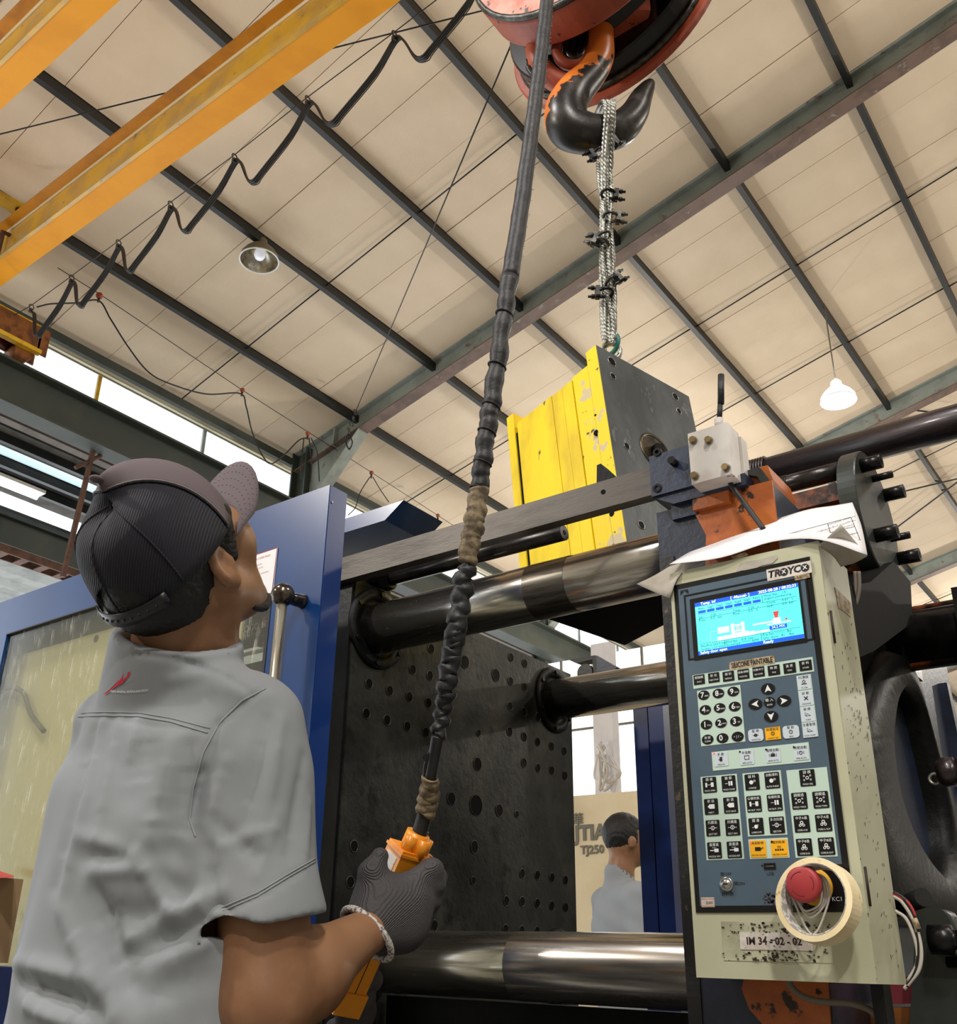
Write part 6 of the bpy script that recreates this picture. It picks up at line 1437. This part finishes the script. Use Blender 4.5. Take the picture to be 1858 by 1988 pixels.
def shirt_sdf(p):
    body = sh_base(p)
    so, si, cut = sleeve(p, SR + Vector((-.01, 0, -.015)), EL_s, hemc, (EL - SR).normalized() + Vector((0, .10, 0)), .066, .094)
    # gentle creases along the sleeve
    w_ = (p - NV(SR)); wv_ = .0022 * np.sin(60 * w_[..., 0] + 40 * w_[..., 1] + 10 * w_[..., 2]); so = so - wv_; si = si - wv_
    d = smin(body, so, .022)
    hl2 = sleeve(p, SLh, EL2, SLh.lerp(EL2, .75), EL2 - SLh, .066, .082)
    d = smin(d, hl2[0], .03) - folds(p)
    # hollow out inside the sleeves
    inner = np.maximum(np.maximum(si, -(cut + .10)), cut - .012); d = np.maximum(d, -inner); d = np.maximum(d, -np.maximum(np.maximum(hl2[1], -(hl2[2] + .08)), hl2[2] - .012))
    # neck opening and collar
    neck = s_cap(p, NB - NCK * .02, NB + NCK * .16, .073, .069); d = smax(d, -neck, .004)
    co = s_cap(p, NB - NCK * .03, NB + NCK * .08, .096, .086); ci_ = s_cap(p, NB - NCK * .05, NB + NCK * .2, .074, .069)
    col = smax(smax(co, -ci_, .003), s_plane(p, NB + NCK * .060, NCK), .003); d = smin(d, col - .001, .006)
    d = np.maximum(d, -(p[..., 2] - .80))
    return d
smesh_fn = shirt_sdf
shirt = link('shirt', nets(shirt_sdf, (-1.50, .60, .78), (-.80, 1.05, 1.52), .0042), 'shirt_grey', person)
def relax(me, it=3):
    n = len(me.vertices); co = np.empty(n * 3); me.vertices.foreach_get('co', co); co = co.reshape(-1, 3)
    e = np.empty(len(me.edges) * 2, dtype=np.int64); me.edges.foreach_get('vertices', e); e = e.reshape(-1, 2)
    deg = np.bincount(e.ravel(), minlength=n)[:, None]
    for _ in range(it):
        s_ = np.zeros_like(co); np.add.at(s_, e[:, 0], co[e[:, 1]]); np.add.at(s_, e[:, 1], co[e[:, 0]]); co = co * .5 + .5 * s_ / np.maximum(deg, 1)
    me.vertices.foreach_set('co', co.ravel()); me.update()
relax(shirt.data, 4)
tsh = bvh(shirt)
me_ = shirt.data; n_v = len(me_.vertices); co = np.empty(n_v * 3); me_.vertices.foreach_get('co', co); co = co.reshape(-1, 3); nn = np.empty(n_v * 3); me_.vertices.foreach_get('normal', nn); nn = nn.reshape(-1, 3)
disp = np.zeros(n_v)
for qa, qb, w_, am in FOLDS:
    q = [cast(tsh, qa[0] + (qb[0] - qa[0]) * k / 5, qa[1] + (qb[1] - qa[1]) * k / 5, 0) for k in range(6)]
    q = [x for x in q if x is not None]
    if len(q) < 2: continue
    dmin = np.full(n_v, 9.); tpos = np.zeros(n_v)
    for k in range(len(q) - 1):
        dk = segd(co, q[k], q[k + 1]); tpos = np.where(dk < dmin, k + .5, tpos); dmin = np.minimum(dmin, dk)
    tp = (tpos / (len(q) - 1)); disp += am * np.exp(-(dmin / w_) ** 2) * (.45 + .55 * np.sin(np.pi * tp))
co += nn * disp[:, None]; me_.vertices.foreach_set('co', co.ravel()); me_.update()
relax(me_, 1)
tsh = bvh(shirt)
def seam(pts, nm='seam', r=.0009, m_='shirt_seam', off=.0004):
    sp2 = []
    for (a, b_) in zip(pts, pts[1:]):
        for k in range(8): sp2.append((a[0] + (b_[0] - a[0]) * k / 8, a[1] + (b_[1] - a[1]) * k / 8))
    sp2.append(pts[-1]); q = on_surf(tsh, sp2, off)
    if len(q) > 3:
        q2 = [q[0]]
        for x in q[1:]:
            if (x - q2[-1]).length < .05: q2.append(x)
        return B().tube(q2, r, n=6).done(nm, m_, shirt)
seam([(152, 1391), (200, 1389), (270, 1391), (330, 1401), (404, 1423)], 'yoke_seam', .0012)
seam([(158, 1384), (200, 1382), (270, 1384), (330, 1394), (408, 1414)], 'yoke_stitching', .0008)
seam([(515, 1337), (470, 1360), (425, 1405), (395, 1460), (375, 1530), (368, 1590), (380, 1625)], 'armhole_seam', .0012)
seam([(432, 1768), (500, 1740), (560, 1702), (612, 1672)], 'hem_stitching', .0009)
seam([(430, 1762), (500, 1733), (560, 1696), (612, 1666)], 'hem_stitching', .0009)
def decal(pts, nm, m_, off=.0018):
    q = [cast(tsh, *p, off) for p in pts]
    if any(x is None for x in q): return None
    b = B(); b._f([b.m.verts.new(x) for x in q]); o = b.done(nm, m_, shirt, norm=False); return o
lg = lambda x, y: (180 + x / 13.27, 1280 + y / 13.27)
b = B(); n0 = 0
for poly in ([(300, 890), (350, 905), (420, 860), (560, 740), (640, 690), (700, 560), (690, 540), (540, 700), (400, 830)], [(700, 560), (780, 440), (795, 370), (815, 365), (800, 450), (770, 540), (700, 640), (655, 690)], [(655, 690), (700, 560), (790, 530), (900, 440), (920, 330), (985, 320), (975, 390), (900, 490), (790, 610)]):
    q = [cast(tsh, *lg(*p), .0014) for p in poly]; q = [x for x in q if x is not None]
    if len(q) > 2: b._f([b.m.verts.new(x) for x in q])
b.done('printed_emblem', 'shirt_print_red', shirt, norm=False)
me = text_me('NSA ANDAL INTINUSAKTION', 1.0, shear=.3, bold=.02, sx=.62); vs = [v.co.copy() for v in me.vertices]
if vs:
    xs = [v.x for v in vs]; x0_, x1_ = min(xs), max(xs)
    for v in me.vertices:
        u = (v.co.x - x0_) / (x1_ - x0_); px, py = lg(480 + 960 * u, 820 + 30 * math.sin(u * 3.14) - 30 * u - v.co.y * 78)
        q = cast(tsh, px, py, .0014); v.co = q if q is not None else Vector((-1.2, .75, 1.35))
    link('printed_lettering', me, 'shirt_print_white', shirt)

# trousers and shoes down to the floor
def leg_sdf(p):
    d = s_ell(p, (-1.155, .83, .86), (.175, .13, .16))
    for s in (-1, 1):
        d = smin(d, smin(s_cap(p, (-1.155 + .085 * s, .83, .84), (-1.155 + .10 * s, .86, .48), .088, .068), s_cap(p, (-1.155 + .10 * s, .86, .48), (-1.155 + .105 * s, .82, .10), .066, .058), .02), .03)
    return smax(d, -(p[..., 2] - .07), .01)
link('trousers', nets(leg_sdf, (-1.40, .62, .04), (-.92, 1.05, 1.06), .012), 'trouser_dark', person)
for s in (-1, 1):
    c = Vector((-1.155 + .105 * s, .86, .04)); I3 = np.eye(3, dtype=np.float32)
    f = lambda p, c=c: smin(np.maximum(s_ell(p, c + Vector((0, .02, 0)), (.05, .135, .06)), -(p[..., 2] - .003)), s_cap(p, c + Vector((0, -.05, .02)), c + Vector((0, -.05, .07)), .045, .045), .02)
    link('shoe', nets(f, c - Vector((.08, .18, .05)), c + Vector((.08, .2, .14)), .008), 'shoe_black', person)

# ---- pendant control station
PT, PB_ = atd(812, 1618, 1.405), atd(664, 1952, 1.395)
pz_ = (PT - PB_).normalized(); px_ = pz_.cross(VD).normalized()   # px_: image right, perpendicular to the axis
if px_.dot(VR) < 0: px_ = -px_
py_ = px_.cross(pz_).normalized()
if py_.dot(VD) > 0: py_ = -py_  # toward the camera
# rotate about the long axis so that a front and a side face are seen
rot_ = Matrix.Rotation(math.radians(28), 3, pz_); px_, py_ = rot_ @ px_, rot_ @ py_
pen = thing('crane_pendant', 'yellow-orange crane pendant control gripped in the gloved hands', 'remote control', PT)
LP = (PT - PB_).length
def pb3(c, sx_, sy_, sz_, nm, m_, par=pen, bev=.004, o3=(0, 0)):
    b = B().obox(Vector(c) + px_ * o3[0] + py_ * o3[1], px_, py_, pz_, sx_, sy_, sz_); 
    if bev: b.bevel(bev, 2)
    return b.done(nm, m_, par)
pb3(PT - pz_ * .055, .052, .046, .062, 'head_housing', 'pendant_yellow')
nb_ = B().cyl(PT - pz_ * .030, PT + pz_ * .001, .0175, n=28)
for sx_, sy_ in ((-.014, .010), (.016, .006), (.004, .017)): nb_.cyl(PT - pz_ * .030 + px_ * sx_ + py_ * sy_, PT - pz_ * .003 + px_ * sx_ + py_ * sy_, .0085, n=16)
nb_.done('neck_housing', 'pendant_yellow', pen)
pb3(PT - pz_ * (.08 + (LP - .09) / 2), .036, .036, LP - .10, 'grip_housing', 'pendant_yellow')
pb3(PB_ + pz_ * .012, .044, .042, .034, 'end_cap', 'pendant_yellow', bev=.006)
pb3(PT - pz_ * (.08 + (LP - .09) / 2), .0012, .0372, LP - .12, 'split_line', 'ink_dirty', bev=0)
pb3(PT - pz_ * .030, .056, .050, .004, 'lid_joint', 'pendant_yellow', bev=.001)
pb3(PT - pz_ * .048, .0016, .030, .020, 'rating_label', 'label_white', o3=(-.0262, 0), bev=0)
pb3(PT - pz_ * .075, .010, .026, .026, 'rocker_switch', 'panel_black', o3=(-.0262, .002), bev=.003)
pb3(PT - pz_ * .045, .014, .010, .040, 'hang_lug', 'pendant_yellow', o3=(.030, 0), bev=.004)
pq = PT - pz_ * .042 + px_ * .031; B().cyl(pq + py_ * .0062, pq + py_ * .0045, .004, n=14).done('lug_hole', 'mould_bore', pen)
B().cyl(PT + px_ * .012, PT + px_ * .012 + pz_ * .006, .004, n=6, sm=False).done('lid_screw', 'wire_steel', pen)

# pendant cable rising to the crane
pcb = thing('pendant_cable', 'long black taped pendant cable rising from the hand control up to the crane', 'cable', PT + pz_ * .06)
cp_px = [(812, 1625, 1.405), (824, 1585, 1.41), (832, 1550, 1.41), (836, 1510, 1.40), (843, 1470, 1.40), (850, 1430, 1.40), (860, 1380, 1.41), (868, 1330, 1.41), (878, 1265, 1.42), (886, 1220, 1.425), (897, 1150, 1.44), (908, 1080, 1.45), (920, 1020, 1.46), (930, 950, 1.48), (938, 890, 1.49), (948, 820, 1.51), (958, 760, 1.53), (975, 640, 1.57), (990, 540, 1.61), (1012, 400, 1.68), (1035, 230, 1.78), (1050, 110, 1.86), (1062, 0, 1.95), (1080, -190, 2.15), (1100, -420, 2.5)]
cr_px = [15, 15, 16, 12, 12, 13, 15, 18, 20, 20, 19, 18, 19, 18, 18, 18, 18, 17.5, 17, 16, 14.5, 13.5, 13, 12, 11]
CP = [atd(*q) for q in cp_px]; CRr = [r * q[2] / FL for r, q in zip(cr_px, cp_px)]
CS = spline(CP, 14); RS = spl1(CRr, 14)
def seg(i0, i1, nm, m_, wr=0.0, f=1.0, freq=1.0, par=pcb, grow=0):
    a, b_ = int(i0 * 14), int(i1 * 14); pts = CS[a:b_ + 1]; rs = []
    random.seed(int(i0 * 10) + 5); ph = 0; out = []; 
    for i, r in enumerate(RS[a:b_ + 1]):
        rs.append((r + grow) * (1 + wr * (math.sin(i * 1.7 * freq) * .6 + random.uniform(-.5, .5))))
        q = pts[i] + VR * (wr * .012 * math.sin(i * .9 * freq)); out.append(q)
    return B().tube(out, rs, n=14).done(nm, m_, par)
seg(0.2, 2.2, 'strain_relief', 'black_rubber')
seg(1.1, 3.0, 'tan_wrap', 'tape_tan', .10, grow=.003)
seg(3.0, 5.0, 'inner_cable', 'cable_black')
b = B().tube(spline([atd(824, 1512, 1.40), atd(826, 1485, 1.40), atd(834, 1462, 1.40), atd(842, 1440, 1.40)], 5), .0028, n=6); b.done('side_wire', 'cable_black', pcb)
b = B().prism([atd(*q, 1.398) for q in ((819, 1470), (826, 1462), (836, 1468), (842, 1455), (838, 1478), (830, 1486))], VD * .002); b.done('cable_tie', 'black_rubber', pcb)
seg(5.0, 10.8, 'crumpled_sleeve', 'tape_black', .22, freq=1.0)
seg(10.8, 13.0, 'tan_wrap', 'tape_tan', .10, grow=.0008)
seg(13.0, 18.0, 'taped_cable', 'tape_black', .10, freq=.6)
seg(18.0, 24.0, 'taped_cable', 'tape_black', .03)
b = B()
for i in range(13 * 14, 18 * 14, 12):
    t_ = (CS[i + 1] - CS[i]).normalized(); b.torus(CS[i], (t_ + VR * .25).normalized(), RS[i] * 1.0, .0016, 18, 5)
b.done('tape_edges', 'black_rubber', pcb, kind='stuff')
b = B(); random.seed(9)
for i in range(18 * 14, 24 * 14 - 2, 2):
    for k in range(3):
        q = CS[i].lerp(CS[i + 1], random.random()) + VR * RS[i]; b.tube([q - VR * .002, q + VR * random.uniform(.001, .004) + VU * random.uniform(-.002, .003)], .0004, n=3, caps=False)
b.done('fabric_fray', 'paper_aged', pcb, kind='stuff')

# ---- right hand in a knitted glove, dorsal side to the camera
HCn = atd(776, 1742, 1.372)
def gp(px, py, d): return atd(px, py, d)
def hand_sdf(p):
    w0 = gp(722, 1802, 1.315)
    d = s_cap(p, w0, gp(762, 1775, 1.345), .039, .042)
    d = smin(d, s_cap(p, gp(748, 1730, 1.350), gp(806, 1746, 1.352), .024, .026), .03)
    d = smin(d, s_cap(p, gp(728, 1762, 1.335), gp(786, 1806, 1.335), .026, .026), .03)
    # thumb leaves the side of the palm and lies up along the pendant
    d = smin(d, s_cap(p, gp(722, 1745, 1.345), gp(722, 1696, 1.35), .024, .0185), .014)
    d = smin(d, s_cap(p, gp(722, 1696, 1.35), gp(738, 1662, 1.362), .0185, .0120), .008)
    # four fingers curling round the pendant, away from the camera and back
    K = [((786, 1724), (838, 1690), (846, 1704), 1.352, .0165), ((806, 1722), (842, 1716), (834, 1728), 1.354, .0165), ((808, 1752), (834, 1748), (820, 1758), 1.352, .016), ((796, 1784), (822, 1778), (806, 1788), 1.350, .0150)]
    for i, (a, b_, c_, dp, r) in enumerate(K):
        f1 = s_cap(p, gp(*a, dp), gp(*b_, dp + .022), r + .0015, r)
        f2 = s_cap(p, gp(*b_, dp + .022), gp(c_[0], c_[1], dp + .055), r, r - .001)
        f3 = s_cap(p, gp(c_[0], c_[1], dp + .055), gp(c_[0] - 46, c_[1] + 4, dp + .066), r - .001, r - .0025)
        f = smin(smin(f1, f2, .006), f3, .006); d = smin(d, f, .007)
    pw = gp(722, 1802, 1.315); n_ = (gp(722, 1802, 1.315) - gp(776, 1742, 1.355)).normalized()
    return smax(d, s_plane(p, pw + n_ * .012, n_), .004)
gl = nets(hand_sdf, HCn - Vector((.13, .13, .13)), HCn + Vector((.13, .13, .13)), .0034)
glove = link('glove', gl, 'glove_grey', person)
n_ = (gp(722, 1802, 1.315) - gp(776, 1742, 1.355)).normalized()
rim = gp(722, 1802, 1.315) + n_ * .010
b = B(); tg = bvh(glove); ring_ = []
uu = n_.cross(V(0, 0, 1)).normalized(); ww = n_.cross(uu)
for k in range(40):
    a = 2 * math.pi * k / 40; dr_ = uu * math.cos(a) + ww * math.sin(a); h_ = tg.ray_cast(rim - n_ * .006 + dr_ * .12, -dr_)
    if h_[0] is not None: ring_.append(h_[0] + n_ * .006)
ring_.append(ring_[0]); ring_.append(ring_[1]); b.tube(ring_, .0048, n=8); b.done('glove_cuff', 'glove_cuff', glove)
# ---- left hand: fingers close round the lower end from behind
def lhand_sdf(p):
    d = s_cap(p, gp(672, 1905, 1.47), gp(690, 1960, 1.47), .034, .032)
    for i, (tx, ty) in enumerate(((738, 1851), (726, 1896), (712, 1936), (690, 1974))):
        r = (.0150, .0152, .0146, .0132)[i]
        k = gp(tx - 42, ty + 22, 1.475)
        f = smin(s_cap(p, k, gp(tx - 4, ty + 6, 1.455), r, r), s_cap(p, gp(tx - 4, ty + 6, 1.455), gp(tx - 6, ty + 4, 1.43), r, r - .001), .006)
        f = smin(f, s_cap(p, gp(tx - 6, ty + 4, 1.43), gp(tx - 24, ty + 14, 1.413), r - .001, r - .003), .005)
        d = smin(d, f, .003)
    d = smin(d, s_cap(p, gp(690, 1905, 1.47), WR2, .028, .028), .02)
    return d
lc_ = gp(700, 1915, 1.45)
link('glove', nets(lhand_sdf, lc_ - Vector((.12, .12, .12)), lc_ + Vector((.12, .12, .12)), .0036), 'glove_dark', person)

# ---- second man beyond the machine
P2 = thing('person', 'second man in a grey collared shirt, seen through the gap beside the drilled platen', 'person', (-2.3, 4.35, 0))
h2 = onY(1216, 1632, 4.35)
f2 = Vector((.62, .78, .05)).normalized(); u2 = Vector((0, 0, 1)); u2 = (u2 - f2 * u2.dot(f2)).normalized(); r2_ = f2.cross(u2); R2 = np.array([NV(r2_), NV(f2), NV(u2)]).T
def l2(r, f, u): return h2 + r2_ * r + f2 * f + u2 * u
def b2(p):
    d = s_ell(p, l2(0, -.01, .02), (.078, .098, .10), R2); d = smin(d, s_ell(p, l2(0, .045, -.045), (.058, .055, .075), R2), .03)
    for s in (-1, 1):
        d = smin(d, s_ell(p, l2(.080 * s, -.005, -.015), (.010, .02, .032), R2), .006)
        d = smax(d, -s_ell(p, l2(.032 * s, .10, 0), (.014, .01, .009), R2), .006)
    d = smin(d, s_cap(p, l2(0, .10, 0), l2(0, .12, -.035), .008, .013), .01); d = smin(d, s_ell(p, l2(0, .085, -.10), (.02, .016, .016), R2), .014)
    d = smin(d, s_cap(p, l2(0, -.025, -.05), l2(-.01, -.05, -.20), .056, .07), .03)
    c = l2(0, -.05, -.42); d = smin(d, s_ell(p, c, (.17, .10, .2), R2), .05)
    for s in (-1, 1):
        sh = l2(.19 * s, -.05, -.27); d = smin(d, smin(s_cap(p, sh, l2(.22 * s, -.04, -.55), .05, .042), s_cap(p, l2(.22 * s, -.04, -.55), l2(.20 * s, .10, -.76), .04, .028), .02), .03)
    return d
link('body', nets(b2, h2 - Vector((.34, .34, .95)), h2 + Vector((.34, .34, .16)), .012), 'skin', P2)
def hr2(p):
    q = (p - NV(h2)) @ R2; n_ = .003 * np.sin(q[..., 0] * 300) * np.sin(q[..., 2] * 260 + q[..., 1] * 200)
    d = s_ell(p, l2(0, -.012, .028), (.084, .104, .104), R2) - n_
    return smax(d, np.minimum(np.maximum(q[..., 1] - .03, -(q[..., 2] + .075)), np.maximum(q[..., 1] - .09, -(q[..., 2] - .045))), .01)
link('hair', nets(hr2, h2 - Vector((.14, .14, .14)), h2 + Vector((.14, .14, .16)), .007), 'hair_black', P2)
def s2(p):
    c = l2(0, -.05, -.42); d = smin(s_ell(p, c, (.205, .14, .22), R2), s_ell(p, l2(0, -.05, -.68), (.19, .14, .26), R2), .06)
    d = smin(d, s_cap(p, l2(-.17, -.05, -.26), l2(.17, -.05, -.26), .066, .066), .05); d = smin(d, s_cap(p, l2(0, -.045, -.21), l2(0, -.05, -.16), .088, .072), .03)
    for s in (-1, 1): d = smin(d, np.maximum(s_cap(p, l2(.19 * s, -.05, -.27), l2(.22 * s, -.04, -.52), .068, .078), -(p[..., 2] - (h2.z - .50))), .02)
    d = d - .004 * np.sin(p[..., 0] * 30 + p[..., 2] * 40) * np.sin(p[..., 2] * 22)
    return np.maximum(np.maximum(d, -s_cap(p, l2(0, -.03, -.22), l2(0, -.02, 0), .062, .062)), -(p[..., 2] - (h2.z - .86)))
link('shirt', nets(s2, h2 - Vector((.36, .36, .9)), h2 + Vector((.36, .36, 0)), .012), 'shirt_grey', P2)
def t2(p):
    c = l2(0, -.05, -.88); d = s_ell(p, c, (.17, .13, .16), R2)
    for s in (-1, 1):
        d = smin(d, smin(s_cap(p, l2(.085 * s, -.05, -.88), l2(.1 * s, -.03, -1.2), .088, .066), s_cap(p, l2(.1 * s, -.03, -1.2), Vector((l2(.1 * s, -.06, 0).x, l2(.1 * s, -.06, 0).y, .10)), .066, .055), .02), .03)
        d = smin(d, s_ell(p, Vector((l2(.1 * s, -.02, 0).x, l2(.1 * s, -.02, 0).y, .05)), (.055, .13, .055), R2), .02)
    return np.maximum(d, -(p[..., 2] - .01))
link('trousers', nets(t2, Vector((h2.x - .36, h2.y - .36, -.02)), Vector((h2.x + .36, h2.y + .36, h2.z - .68)), .02), 'trouser_dark', P2)
